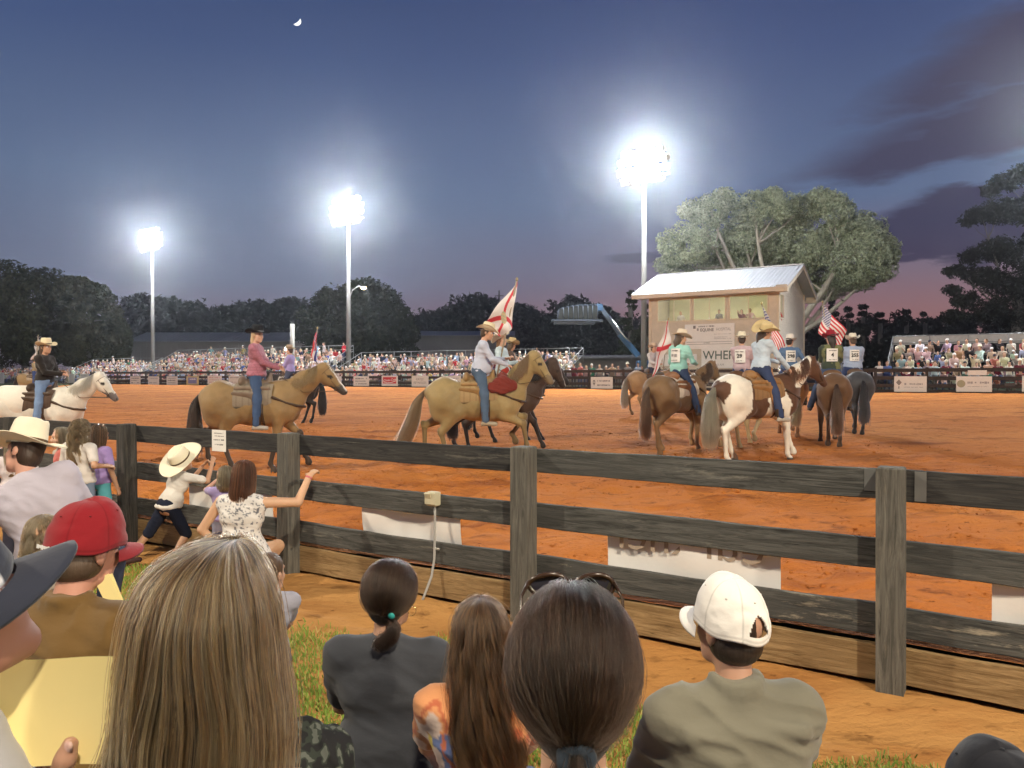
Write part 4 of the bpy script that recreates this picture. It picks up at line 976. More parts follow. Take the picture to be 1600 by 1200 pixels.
STANDS = [dict(t0=T_at(-20, 44), t1=T_at(98, 44), d0=42.6, nrow=3, rise=.30, first=.40, name='the low bleachers at the dark trees', n=26),
          dict(t0=T_at(118, 44), t1=T_at(226, 44), d0=42.6, nrow=5, rise=.34, first=.45, name='the bleachers with sloping handrails near the shortest light pole', n=40),
          dict(t0=T_at(240, 44), t1=T_at(516, 44), d0=42.6, nrow=6, rise=.42, first=.45, name='the large bleachers with a back rail', n=0),
          dict(t0=T_at(538, 44), t1=T_at(890, 44), d0=42.6, nrow=5, rise=.36, first=.45, name='the long bleachers behind the red sign', n=0),
          dict(t0=T_at(1388, 43), t1=T_at(1730, 43), d0=41.8, nrow=5, rise=.42, first=.40, name='the small bleachers past the booth', n=0)]
LBB = ['low aluminium bleachers in front of the broad dark trees at the picture edge', 'aluminium bleachers with sloping handrails just before the shortest light pole', 'tallest aluminium bleachers with a back rail behind the black hatted rider', 'longest aluminium bleachers behind the red cola sign', 'aluminium bleachers with a pale back panel by the huge pine']
for i, s in enumerate(STANDS): bleacher(LBB[i], s['t0'], s['t1'], s['d0'], s['nrow'], s['rise'], .75, .93, s['first'], True if i != 4 else 2)
# ------------------------------------------------------------------ figures
m_skin = M('skin', vcol=True, var=.03, vscale=14, rough=.55, spec=.4, sss=.12)
m_cloth = M('cloth', vcol=True, var=.05, vscale=5, rough=.9, spec=.15, bump=.45, bscale=11, bdist=.012, stretch=(1, 1, 1.6), sheen=.15)
m_denim = M('denim', vcol=True, var=.12, vscale=7, rough=.9, spec=.15, bump=.4, bscale=14, bdist=.01)
m_leather = M('leather', vcol=True, var=.18, vscale=12, rough=.5, spec=.4, bump=.2, bscale=60, bdist=.003)
m_felt = M('felt', vcol=True, var=.04, vscale=9, rough=.85, spec=.15, bump=.15, bscale=120, bdist=.002)
m_hairm = M('hair_mass', vcol=True, var=.25, vscale=22, rough=.5, spec=.4, bump=.9, bscale=34, bdist=.01, stretch=(1, 1, .18))
m_crowd = M('crowd_paint', vcol=True, objcol=True, var=.08, vscale=9, rough=.85, spec=.2)
SKIN = (.56, .32, .21); SKIN2 = (.62, .38, .27); TAN_ = (.40, .21, .12)
def v3(*a): return np.array(a, float)
def rot(yaw=0, pitch=0, roll=0):     # yaw about z, pitch nods forward (about x), roll tips to the side
    return np.array((Matrix.Rotation(yaw, 3, 'Z') @ Matrix.Rotation(-pitch, 3, 'X') @ Matrix.Rotation(roll, 3, 'Y')))
def ik(a, b, l1, l2, pole):
    d = b - a; L = np.linalg.norm(d); mx = (l1 + l2) * .995
    if L > mx: b = a + d / L * mx; d = b - a; L = mx
    L = max(L, .02)
    x = (l1 * l1 - l2 * l2 + L * L) / (2 * L); h = math.sqrt(max(l1 * l1 - x * x, 0)); n = d / L; p = np.array(pole, float); p = p - n * (p @ n); p /= max(np.linalg.norm(p), 1e-6)
    return a + n * x + p * h, b
def add_head(S, C, Rm, s=1.0, skin=SKIN, eyes=True, k=.02, lip=(.42, .14, .12)):
    t = lambda x, y, z: C + Rm @ (v3(x, y, z) * s)
    def E(ctr, r, **kw):
        eu = Matrix(Rm.tolist()).to_euler(); S.ell(t(*ctr), v3(*r) * s, rot=tuple(eu), **kw)
    E((0, -.012, .032), (.076, .097, .093), k=k, c=skin); E((0, .028, -.038), (.059, .068, .078), k=k, c=skin)
    S.cone(t(-.035, .035, -.085), t(0, .066, -.098), .024 * s, .022 * s, k=.02 * s, c=skin); S.cone(t(.035, .035, -.085), t(0, .066, -.098), .024 * s, .022 * s, k=.02 * s, c=skin)
    S.cone(t(0, .085, .008), t(0, .108, -.034), .008 * s, .014 * s, k=.014 * s, c=skin)
    S.cone(t(-.035, .078, .025), t(.035, .078, .025), .013 * s, .013 * s, k=.016 * s, c=skin)
    for q in (-1, 1):
        E((q * .036, .060, -.028), (.022, .022, .022), k=.02 * s, c=skin)
        E((q * .077, -.012, -.012), (.010, .020, .032), k=.006 * s, c=tuple(v * .92 for v in skin))
        if eyes:
            E((q * .031, .0785, .002), (.0135, .010, .0085), k=.002, c=(.75, .72, .68)); E((q * .031, .0865, .002), (.0065, .004, .0065), k=.001, c=(.04, .025, .015)); S.cone(t(q * .018, .090, .018), t(q * .044, .083, .019), .0035 * s, .003 * s, k=.003, c=(.12, .07, .04))
    if eyes:
        S.cone(t(-.018, .090, -.063), t(.018, .090, -.063), .006 * s, .006 * s, k=.004, c=lip)
def add_hand(S, w, d, n, s=1.0, skin=SKIN, curl=.6, thumb=1, k=.006, spread=.12, r=1.0):
    """w wrist, d finger direction, n palm normal (fingers curl towards it), thumb side +-1 along d x n"""
    d = d / np.linalg.norm(d); n = n - d * (n @ d); n /= np.linalg.norm(n); u = np.cross(d, n) * thumb
    p0 = w + d * .02 * s; S.cone(w - d * .01 * s, w + d * .085 * s, .026 * s, .036 * s, k=.012 * s, c=skin, flat=n, f=.45)
    for i, (o, L) in enumerate(((.030, .070), (.010, .080), (-.011, .074), (-.030, .058))):
        a = w + d * .088 * s + u * o * s; L *= s; ang = curl * (.75 + .12 * i); dir_ = d + u * o * spread * 8
        dir_ /= np.linalg.norm(dir_); rr = .0088 * s * r; p = a
        for q, f in enumerate((.45, .32, .25)):
            dd = dir_ * math.cos(ang * (q * .9 + .45)) + n * math.sin(ang * (q * .9 + .45)); e = p + dd * L * f; S.cone(p, e, rr, rr * .92, k=k * .6, c=skin); p = e; rr *= .92
    a = w + d * .025 * s + u * .028 * s; b = a + (d * .5 + u * .75 + n * .35) * .042 * s; c = b + (d * .85 + u * .15 + n * .5) * .034 * s
    S.cone(a, b, .014 * s, .011 * s, k=k, c=skin); S.cone(b, c, .0105 * s, .009 * s, k=k * .6, c=skin)
def folds(amp, seed=0, st=(5, 5, 13)):
    def f(V, Nn):
        q = V * np.array(st); a = fbm(q + seed * 3.3 + .6 * np.stack([V[:, 2] * 8, V[:, 0] * 9, V[:, 0] * 4], -1), 1, seed, 2); r = (1 - np.abs(2 * a - 1)) ** 3
        return V + Nn * (amp * (r - .35))[:, None]
    return f
def cowboy_hat(parent, C, Rm, s=1.0, col=(.72, .66, .50), band=(.12, .08, .05), brim=.185, curl=.055, crown=.115, dents=True, front=.0, seed=0):
    """hat sitting on a skull centred C"""
    root = link('hat', None, parent); root.matrix_local = Matrix.LocRotScale(Vector(C), Matrix(Rm.tolist()).to_quaternion(), (s, s, s))
    seg = 48; V = []; Fc = []
    def ring(a, b, z, fn=None):
        o = len(V)
        for k in range(seg):
            an = 2 * math.pi * k / seg; x = a * math.cos(an); y = b * math.sin(an); V.append((x, y, z + (fn(x, y, an) if fn else 0)))
        return o
    def conn(o1, o2):
        for k in range(seg): j = (k + 1) % seg; Fc.append((o1 + k, o1 + j, o2 + j, o2 + k))
    zb = .058
    cr = lambda x, y, an: (-.030 * math.exp(-(x / .022) ** 2) * (1 if dents else 0) - .012 * (1 if y > .05 else 0))
    o = [ring(.082, .100, zb - .012)]
    for (a, b, z) in ((.084, .102, zb), (.082, .099, zb + .035), (.077, .094, zb + .075), (.070, .090, zb + crown - .012), (.060, .082, zb + crown)): o.append(ring(a, b, z, (lambda x, y, an, z=z: (cr(x, y, an) * .3 if z > zb + .09 else 0))))
    o.append(ring(.040, .060, zb + crown + .004, cr)); o.append(ring(.018, .035, zb + crown - .004, cr))
    for i in range(len(o) - 1): conn(o[i], o[i + 1])
    Fc.append(tuple(o[-1] + k for k in range(seg)))
    crn = mesh_np('crown', V, Fc, cols=np.tile(col, (len(V), 1)), mat=m_felt, parent=root)
    # pinch the crown front
    V = []; Fc = []; rr = []
    def bz(r, an): 
        sx = math.cos(an); sy = math.sin(an); t = (r - .09) / (brim - .09)
        return zb - .004 + curl * (abs(sx) ** 2.2) * t ** 1.6 - (.020 + front) * (max(sy, 0) ** 2) * t - .016 * (max(-sy, 0) ** 2) * t
    for th_ in (0, .004):
        for i in range(7):
            t = i / 6; rr.append(len(V))
            for k in range(seg):
                an = 2 * math.pi * k / seg; a = .083 + (brim * .88 - .083) * t; b = .101 + (brim * 1.02 - .101) * t
                sh = 1 - .12 * t * abs(math.cos(an)) ** 2
                V.append((a * math.cos(an) * sh, b * math.sin(an), bz(.09 + (brim - .09) * t, an) + th_))
    for i in range(6): conn(rr[i + 1], rr[i]); conn(rr[7 + i], rr[8 + i])
    conn(rr[6], rr[13])
    mesh_np('brim', V, Fc, cols=np.tile(col, (len(V), 1)), mat=m_felt, parent=root)
    V = []; Fc = []; a = ring(.0845, .1025, zb + .002); b = ring(.0845, .1022, zb + .02); conn(a, b); mesh_np('band', V, Fc, cols=np.tile(band, (len(V), 1)), mat=m_felt, parent=root)
    return root
def ball_cap(parent, C, Rm, s=1.0, col=(.8, .78, .74), bcol=None, front=None, strap=True, opening=True, seed=0, patch=None):
    """baseball cap: six panel crown, brim, rear strap over an opening"""
    root = link('cap', None, parent); root.matrix_local = Matrix.LocRotScale(Vector(C), Matrix(Rm.tolist()).to_quaternion(), (s, s, s))
    nu, nv = 144, 36; V = []; Fc = []; cols = []
    z0 = .004; H = .131
    def pt(u, v, off=0):
        an = 2 * math.pi * u; ph = v * math.pi / 2; seam = 1 - .012 * abs(math.cos(3 * an)) ** 24 * math.cos(ph)
        r = math.cos(ph) ** .70; a = (.0935 + off) * r * seam; b = (.1135 + off) * r * seam
        z = z0 + (H + off) * math.sin(ph) ** 1.02; y = b * math.sin(an); 
        z += .012 * max(0, math.sin(an)) * math.sin(ph) + .0035 * math.sin(an * 5 + seed) * math.cos(ph)
        z -= .012 * (1 - v) * (-math.sin(an))
        return (a * math.cos(an), y - .006, z)
    def hole(u, v):          # half-moon opening at the back
        an = 2 * math.pi * u; d = abs(an - 1.5 * math.pi)
        return opening and .12 < v < .38 * math.sqrt(max(0, 1 - (d / .36) ** 2))
    for off in (0, -.003):
        for j in range(nv):
            for i in range(nu):
                V.append(pt(i / nu, j / nv, off)); an = 2 * math.pi * i / nu
                cc_ = front if (front and math.sin(an) > .80) else col; cols.append(tuple(v * (.72 if abs(math.cos(3 * an)) > .9985 or j == 2 else 1) for v in cc_))
        V.append(pt(0, 1, off)); cols.append(col)
    half = nu * nv + 1
    for base, flip in ((0, False), (half, True)):
        for j in range(nv - 1):
            for i in range(nu):
                if hole((i + .5) / nu, (j + .5) / nv): continue
                q = (base + j * nu + i, base + j * nu + (i + 1) % nu, base + (j + 1) * nu + (i + 1) % nu, base + (j + 1) * nu + i); Fc.append(q[::-1] if flip else q)
        for i in range(nu): q = (base + (nv - 1) * nu + i, base + (nv - 1) * nu + (i + 1) % nu, base + nu * nv); Fc.append(q[::-1] if flip else q)
    for i in range(nu): j = (i + 1) % nu; Fc.append((i, half + i, half + j, j))
    Va = np.array(V); nn_ = (fbm(Va[:half] * v3(1, 1, 1.5), 24, seed + 5, 2) - .5) * .006 * np.clip((.12 - Va[:half, 2]) / .05, .3, 1); sc_ = 1 + nn_ / .09; Va[:half] *= sc_[:, None]; Va[half:2 * half] *= sc_[:, None]
    mesh_np('crown', Va, Fc, cols=np.array(cols), mat=m_cloth, parent=root)
    V = []; Fc = []; n1, n2 = 26, 7
    for off in (0, -.005):
        for i in range(n1 + 1):
            a = math.pi * (.12 + .76 * i / n1)
            for j in range(n2 + 1):
                t = j / n2; bx = .092 * math.cos(a); by = .109 * math.sin(a) - .004; f = math.sin(math.pi * (i / n1)) ** .55
                x = bx * (1 + .03 * t); y = by + .075 * t * f; z = z0 + .004 - .022 * (abs(x) / .08) ** 2 * (1 if t > 0 else .6) * (.45 + .55 * t) - .010 * t + off
                V.append((x, y, z))
    st = (n1 + 1) * (n2 + 1)
    for i in range(n1):
        for j in range(n2):
            a = i * (n2 + 1) + j; Fc.append((a, a + n2 + 1, a + n2 + 2, a + 1)); Fc.append((st + a + 1, st + a + n2 + 2, st + a + n2 + 1, st + a))
        a = i * (n2 + 1) + n2; Fc.append((a, a + n2 + 1, st + a + n2 + 1, st + a))
    mesh_np('brim', V, Fc, cols=np.tile(bcol or col, (len(V), 1)), mat=m_cloth, parent=root)
    m = MB(); m.lathe([(.006, -.001), (.005, .003), (0, .004)], 12, c=(0, -.006, z0 + H)); m.cur = col; m.c = [col] * len(m.v); m.build('button', m_cloth, root, True, vc=True)
    m = MB(); m.cur = tuple(v * .6 for v in col)
    for k in range(6):
        an = math.pi / 6 + k * math.pi / 3; m.box(pt(an / 2 / math.pi, .55, .0008), (.004, .004, .004), bev=.001)
    m.build('eyelet', m_cloth, root, vc=True)
    return root
def hair_cap(S, C, Rm, s=1.0, col=(.1, .06, .03), r=.0, low=-.05, face=True):
    eu = tuple(Matrix(Rm.tolist()).to_euler()); t = lambda x, y, z: C + Rm @ (v3(x, y, z) * s)
    S.ell(t(0, -.020, .040), v3(.082 + r, .098 + r, .092 + r) * s, k=.01, c=col, rot=eu)
    S.ell(t(0, -.048, low + .02), v3(.070 + r, .060 + r, .070) * s, k=.02, c=col, rot=eu)
    for q in (-1, 1): S.cone(t(q * .072, .0, .02), t(q * .074, .012, low + .03), .014 * s, .008 * s, k=.01, c=col)
def figure(name, label, cat, loc, rz, pose='stand', s=1.0, hs=1.0, seat=.45, lean=0.0, side=0.0, twist=0.0, head=(0, 0, 0), hands=None, feet=None, poles=None, lpole=None, skin=SKIN,
           shirt=((.5, .5, .5), 1.0), pants=((.05, .08, .2), 1.0), shoes=(.06, .04, .03), hair=None, hat=None, vox=.014, eyes=True, build=1.0, curl=.7, hand_d=None, hand_n=None, shirtfn=None,
           group=None, one=False, pfn=None, belly=0.0, fold=.006, collar=False, dress=None, tuck=True, sdf_extra=None, pelvis=None, slope=0.0):
    """one person: a continuous body with clothes, shoes, hair and hat as children. Local frame faces +Y"""
    root = None if one else thing(name, label, cat, loc, rz, group)
    b = build; Rt = rot(twist, lean, side)
    if pose == 'sit': P0 = v3(0, 0, seat / s + .10)
    elif pose == 'ride': P0 = v3(0, 0, seat / s)
    else: P0 = v3(0, 0, .93)
    if pelvis is not None: P0 = v3(*pelvis) / s
    T_ = lambda x, y, z: (P0 + Rt @ v3(x, y, z))
    J = {}
    sh = .185 * (.9 + .1 * b)
    sl = slope
    J['neck'] = T_(0, -.015, .50); J['sL'] = T_(-sh, -.01, .445 - sl); J['sR'] = T_(sh, -.01, .445 - sl)
    Rh = rot(head[0], head[1], head[2]); J['head'] = T_(0, .0, .50) + Rt @ v3(0, .0, .055) + Rh @ v3(0, .02, .108)
    default_h = {'stand': ((-.30, .05, -.06), (.30, .05, -.06)), 'sit': ((-.16, .36, .06), (.16, .36, .06)), 'ride': ((-.05, .34, .16), (.10, .34, .14))}[pose]
    hands = hands or default_h; hd = {}
    for q, (sd, hp) in enumerate(zip('LR', hands)):
        tgt = (P0 + v3(*hp)) if len(hp) == 3 else v3(*hp[:3]) / s      # a fourth value marks absolute local metres
        pl = (poles[q] if poles else ((-.6 if q == 0 else .6), -.7, -.5))
        J['e' + sd], J['w' + sd] = ik(J['s' + sd], tgt, .285, .255, pl)
    hw = .095 * (.85 + .15 * b)
    J['hL'] = P0 + v3(-hw, 0, 0); J['hR'] = P0 + v3(hw, 0, 0)
    df = {'stand': ((-.11, 0, .08), (.11, .03, .08)), 'sit': ((-.15, .46, P0[2] - .50), (.15, .44, P0[2] - .50)), 'ride': ((-.40, .10, P0[2] - .80), (.40, .10, P0[2] - .80))}[pose]
    feet = feet or df
    for q, sd in enumerate('LR'):
        ft = v3(*feet[q])
        pl = lpole[q] if lpole else ((-.75 if q == 0 else .75, 1, .3) if pose == 'ride' else (-.35 if q == 0 else .35, 1, .3) if pose == 'sit' else (0, 1, 0))
        J['k' + sd], J['a' + sd] = ik(J['h' + sd], ft, .43, .42, pl)
    fwd = v3(0, 1, 0)
    B = SDF() if not one else one
    c = skin; al = {}
    def torso(S, o, col, k=.05, a=0.0, lo=0.0):
        S.cone(T_(-.06 * b, 0, .0 + lo), T_(.06 * b, 0, .0 + lo), (.125 + o) * b, k=k, c=col, al=a)
        S.cone(T_(-.045, .0, .15), T_(.045, .0, .15), (.115 + o) * b + belly * .5, k=k, c=col, al=a, flat=Rt @ fwd, f=.85)
        if belly: S.ell(T_(0, .06 + belly * .4, .10), (.15 + belly * .3, .10 + belly, .13), k=.06, c=col, al=a)
        S.cone(T_(-.06, .0, .33), T_(.06, .0, .33), (.125 + o) * b, k=k, c=col, al=a, flat=Rt @ fwd, f=.85)
        S.cone(T_(-sh * .80, -.012, .43 - sl * .7), T_(sh * .80, -.012, .43 - sl * .7), (.068 + o), k=k, c=col, al=a, flat=Rt @ fwd, f=.95)
        S.cone(T_(0, -.015, .40), T_(0, -.018, .47), (.085 + o), (.058 + o * .6), k=k, c=col, al=a)
        for sgn in (-1, 1): S.cone(T_(sgn * .02, -.022, .47), T_(sgn * sh * .75, -.015, .448 - sl * .8), (.052 + o), (.05 + o), k=.04, c=col, al=a)
    torso(B, -.012 if not one else .0, c if not one else shirt[0], a=1.0 if one else 0.0)
    B.cone(T_(0, -.02, .46), J['head'] + Rh @ v3(0, -.02, -.07), .054, .05 * hs, k=.02, c=c)
    add_head(B, J['head'], Rh, hs, skin, eyes, lip=tuple(v * x for v, x in zip(skin, (.85, .55, .6))))
    for sd in 'LR':
        sc = shirt[0] if one else c; a1 = 1.0 if one else 0.0
        B.cone(J['s' + sd], J['e' + sd], .047 * b, .037 * b, k=.03, c=sc, al=a1); B.cone(J['e' + sd], J['w' + sd], .038 * b, .026, k=.012, c=c if (not one or shirt[1] < .6) else sc, al=a1 if shirt[1] > .6 else 0)
        wd = J['w' + sd] - J['e' + sd]; q = 0 if sd == 'L' else 1
        dd = v3(*hand_d[q]) if hand_d and hand_d[q] else wd; nn = v3(*hand_n[q]) if hand_n and hand_n[q] else v3(.5 if q == 0 else -.5, .1, -.6)
        if one: B.ell(J['w' + sd] + wd / np.linalg.norm(wd) * .05, (.035, .035, .035), c=c)
        else: add_hand(B, J['w' + sd], dd, nn, .95, skin, curl, thumb=-1 if sd == 'L' else 1)
        pc = pants[0] if one else c
        B.cone(J['h' + sd], J['k' + sd], .082 * b, .055, k=.04, c=pc); B.cone(J['k' + sd], J['a' + sd], .055, .034, k=.02, c=pc); 
        kd = J['k' + sd] - J['h' + sd]; fd = fwd if pose != 'stand' else fwd; ft = J['a' + sd]
        B.cone(ft + v3(0, -.02, -.035), ft + v3(0, .15, -.05), .036, .030, k=.02, c=c if not one else shoes)
    if one:
        if hair: hair_cap(B, J['head'], Rh, hs, hair[0]); 
        if hair and len(hair) > 1 and hair[1]: B.chain([J['head'] + v3(0, -.06, .02), J['head'] + v3(0, -.10, -.10), J['head'] + v3(0, -.11, -.24)], [.075, .07, .04], c=hair[0])
        if hat == 'cowboy':
            B.ell(J['head'] + v3(0, 0, .07), (.19, .20, .018), k=.01, c=(.72, .66, .52)); B.ell(J['head'] + v3(0, 0, .12), (.085, .10, .075), k=.01, c=(.72, .66, .52))
        elif hat:
            B.ell(J['head'] + v3(0, -.005, .06), (.088, .103, .085), k=.005, c=hat); B.ell(J['head'] + v3(0, .11, .045), (.065, .06, .012), k=.01, c=hat)
        return J
    def fin(o): 
        o.scale = (s, s, s); return o
    out = {'root': root, 'J': J, 's': s, 'Rh': Rh}
    out['body'] = fin(B.mesh('body', vox, m_skin, root))
    # shirt
    if shirt:
        S = SDF(); col, sl_ = shirt[0], shirt[1]; torso(S, .004, col, k=.05, lo=.10 if not tuck else .05)
        if not tuck: S.cone(P0 + v3(-.06 * b, 0, .02), P0 + v3(.06 * b, 0, .02), .143 * b, k=.03, c=col, flat=(0, 0, 1), f=.45)
        for sd in 'LR':
            q = J['s' + sd]; e = J['e' + sd]; w = J['w' + sd]
            if sl_ <= 0: continue
            if sl_ >= .6:
                S.cone(q, e, .054 * b, .047 * b, k=.05, c=col); f = min(1, (sl_ - .5) * 2); S.cone(e, e + (w - e) * f * .97, .049 * b, .036, k=.012, c=col)
                S.cone(e + (w - e) * f * .90, e + (w - e) * f * .97, .038, .038, k=.004, c=col)
            else: S.cone(q, q + (e - q) * sl_ * 1.8, .062 * b, .058 * b, k=.035, c=col)
        if collar:
            for k_ in range(9):
                a0 = -math.pi * .5 + (k_ - 4) * .42; a1_ = a0 + .42; 
                if k_ == 8: break
                p = T_(.062 * math.cos(a0), -.022 + .060 * math.sin(a0), .528 + .014 * math.sin(a0)); p2 = T_(.062 * math.cos(a1_), -.022 + .060 * math.sin(a1_), .528 + .014 * math.sin(a1_)); S.cone(p, p2, .014, .014, k=.006, c=col); S.cone(p - v3(0, 0, .018), p2 - v3(0, 0, .018), .018, .018, k=.006, c=col)
        if dress:
            for dz_, w_, r_ in dress: S.cone(P0 + v3(-w_, .0, dz_), P0 + v3(w_, .0, dz_), r_, k=.06, c=col)
        if sdf_extra: sdf_extra(S, T_, J)
        out['shirt'] = fin(S.mesh('dress' if dress else 'shirt', vox, m_cloth, root, colfn=shirtfn, disp=folds(fold, int(abs(loc[0]) * 10)) if fold else None))
    if pants:
        S = SDF(); col, pl_ = pants
        S.cone(P0 + v3(-.055 * b, -.0, .03), P0 + v3(.055 * b, -.0, .03), .128 * b, k=.04, c=col)
        for sd in 'LR':
            h, k_, a = J['h' + sd], J['k' + sd], J['a' + sd]
            S.cone(h, h + (k_ - h) * min(1, pl_ * 2), .094 * b, (.096 + (.074 - .096) * min(1, pl_ * 2)) * b ** .5, k=.035, c=col)
            if pl_ > .5: S.cone(k_, k_ + (a - k_) * (pl_ - .5) * 2 * .98, .072, .060, k=.015, c=col)
        out['pants'] = fin(S.mesh('trousers' if pl_ > .6 else 'shorts', vox * 1.1, m_denim, root, colfn=pfn, disp=folds(fold * .7, 7, (8, 8, 8)) if fold else None))
    if shoes:
        for sd in 'LR':
            S = SDF(); a = J['a' + sd]; boot = pose == 'ride'
            S.cone(a + v3(0, -.025, -.04), a + v3(0, .16, -.052), .042, .036, k=.02, c=shoes); S.cone(a + v3(0, -.045, -.055), a + v3(0, -.045, -.06), .028, k=.01, c=shoes)
            if boot: S.cone(a, a + (J['k' + sd] - a) * .4, .042, .05, k=.02, c=shoes)
            fin(S.mesh('shoe' if not boot else 'boot', .012, m_leather, root))
    if hair:
        S = SDF()
        if hat and hat[0] == 'cap': S.ell(J['head'] + Rh @ v3(0, -.030, -.038) * hs, v3(.076, .077, .062) * hs, c=hair[0]); S.ell(J['head'] + Rh @ v3(0, -.014, .030) * hs, v3(.0785, .0985, .0950) * hs, c=hair[0], k=.004)
        else: hair_cap(S, J['head'], Rh, hs, hair[0])
        if len(hair) > 1 and hair[1]:
            L = hair[1]; h = J['head']; S.chain([h + Rh @ v3(0, -.05, .0), h + Rh @ v3(0, -.085, -.09), h + Rh @ v3(0, -.10, -.10) + v3(0, -.02, -L)], [.078 * hs, .068 * hs, .035 * hs], k=.03, c=hair[0], flat=(0, 1, 0), f=.7)
        out['hair'] = fin(S.mesh('hair', min(vox, .012), m_hairm, root))
    if hat:
        kw = dict(hat[1]); fn = cowboy_hat if hat[0] == 'cowboy' else ball_cap
        tilt = kw.pop('tilt', (0, 0, 0)); zs = kw.pop('big', 1.08 if hat[0] == 'cowboy' else 1.05); Rx = Rh @ rot(*tilt); out['hat'] = fn(root, J['head'] * s - (Rx @ v3(0, 0, .010) * s if hat[0] == 'cowboy' else 0), Rx, s * hs * zs, **kw)
    return out

# ------------------------------------------------------------------ strand hair
SC.cycles_curves.shape = 'THICK' if hasattr(SC, 'cycles_curves') else None
def hair_mat(name, stops, rough=.4, rr=.45, coat=.0):
    if name in MATS: return MATS[name]
    m = bpy.data.materials.new(name); m.use_nodes = True; nt = m.node_tree; nt.nodes.clear()
    h = nt.nodes.new('ShaderNodeBsdfHairPrincipled'); h.parametrization = 'COLOR'; hi = nt.nodes.new('ShaderNodeHairInfo')
    at = nt.nodes.new('ShaderNodeAttribute'); at.attribute_name = 'tone'; c = ramp(nt, mth('ADD', mth('MULTIPLY', hi.outputs['Random'], .35, nt=nt), at.outputs['Fac'], nt=nt, clamp=True), stops); nt.links.new(c, h.inputs['Color']); h.inputs['Roughness'].default_value = max(rough, .36); h.inputs['Radial Roughness'].default_value = rr
    if coat: h.inputs['Coat'].default_value = coat
    h.inputs['IOR'].default_value = 1.36
    o = nt.nodes.new('ShaderNodeOutputMaterial'); nt.links.new(h.outputs[0], o.inputs[0]); MATS[name] = m; return m
TONE = []
def strands(name, Pts, rad, mat, parent, tip=.5, tone=None):
    tone = TONE.pop() if TONE and len(TONE[-1]) == len(Pts) else tone
    n, k, _ = Pts.shape; hc = bpy.data.hair_curves.new(name); hc.add_curves([k] * n)
    hc.position_data.foreach_set('vector', Pts.astype(np.float32).ravel())
    a = hc.attributes.get('radius') or hc.attributes.new('radius', 'FLOAT', 'POINT')
    r = np.tile(np.linspace(1, tip, k), (n, 1)) * rad; a.data.foreach_set('value', r.astype(np.float32).ravel())
    ta = hc.attributes.new('tone', 'FLOAT', 'CURVE'); ta.data.foreach_set('value', (np.full(n, .33) if tone is None else tone).astype(np.float32))
    hc.materials.append(mat); o = bpy.data.objects.new(name, hc); COL.objects.link(o); o.parent = parent; return o
def drape(levels, n, k=22, seed=0, face=(-.75, .75), hairline=.34, thick=.018, wob=.05, clump=.35, curlr=0.0, curlf=9, endvar=.12, part=0.0, C=(0, 0, 0), Rm=None, fly=.02, ncl=260, start=.0):
    """strands lying on a lofted surface: levels = [(z, half width, half depth, cx, cy)], from the crown down, face towards +Y.
    part shifts the crown point sideways"""
    g = np.random.default_rng(seed); L = np.array(levels, float); nl = len(L)
    cl = g.uniform(0, 2 * np.pi, ncl); phi = g.uniform(0, 2 * np.pi, n); ci = np.argmin(np.abs(((phi[:, None] - cl[None]) + np.pi) % (2 * np.pi) - np.pi), 1) if n * ncl < 2e7 else g.integers(0, ncl, n)
    dphi = ((cl[ci] - phi) + np.pi) % (2 * np.pi) - np.pi
    t0 = start + g.random(n) ** 1.3 * .30; ff = np.abs(((phi - np.pi / 2) + np.pi) % (2 * np.pi) - np.pi)      # angle from the face
    front = ff < face[1]
    t1 = np.where(front, hairline * g.uniform(.8, 1, n), 1 - endvar * g.random(n) - .06 * g.random(ncl)[ci]); t0 = np.where(front, t0 * .4, t0)
    dep = thick * g.random(n) ** .7; tt = np.linspace(0, 1, k)
    t = t0[:, None] + (t1 - t0)[:, None] * tt; u = t * (nl - 1)
    def itp(c): return np.interp(u, np.arange(nl), L[:, c])
    z, a, b, cx, cy = [itp(c) for c in range(5)]
    # smooth the loft by averaging neighbours in u
    for e in (.35,):
        for c_, arr in ((0, z), (1, a), (2, b)):
            arr[...] = (arr + np.interp(np.clip(u - e, 0, nl - 1), np.arange(nl), L[:, c_]) + np.interp(np.clip(u + e, 0, nl - 1), np.arange(nl), L[:, c_])) / 3
    p = phi[:, None] + dphi[:, None] * clump * t ** 1.2 + wob * (vnoise(np.stack([phi[:, None] * 3 + tt * 0, t * 4, dep[:, None] * 60 + tt * 0], -1), 1, seed) - .5) * 2 * t
    rr = 1 - dep[:, None] / np.maximum(a, .03) + fly * (g.random(n) ** 6)[:, None] * t
    rr = rr * (1 + (.07 * (g.random(ncl)[ci] - .5) + .03 * np.sin(cl[ci] * 37))[:, None] * np.minimum(t * 2.5, 1))
    x = cx + a * rr * np.cos(p) + part * np.exp(-t * 9); y = cy + b * rr * np.sin(p)
    if curlr:
        ph = g.uniform(0, 6.28, ncl)[ci][:, None] + .5 * g.standard_normal(n)[:, None]; am = curlr * np.clip(t * 2.2 - .3, 0, 1); x = x + am * np.cos(curlf * t * 6.28 + ph); y = y + am * np.sin(curlf * t * 6.28 + ph); z = z + am * .4 * np.sin(curlf * t * 6.28 + ph)
    z = z - dep[:, None] * .6 * (t < .3)
    Q = np.stack([x, y, z], -1)
    TONE.append(np.clip(.33 + (g.random(ncl)[ci] - .5) * .75 + (vnoise(np.stack([phi * 2.2, phi * 0, phi * 0], -1), 1, seed + 3) - .5) * .6 - .12 * (dep / max(thick, 1e-3)), 0, .75))
    if Rm is not None: Q = Q @ np.array(Rm).T
    return Q + np.array(C)
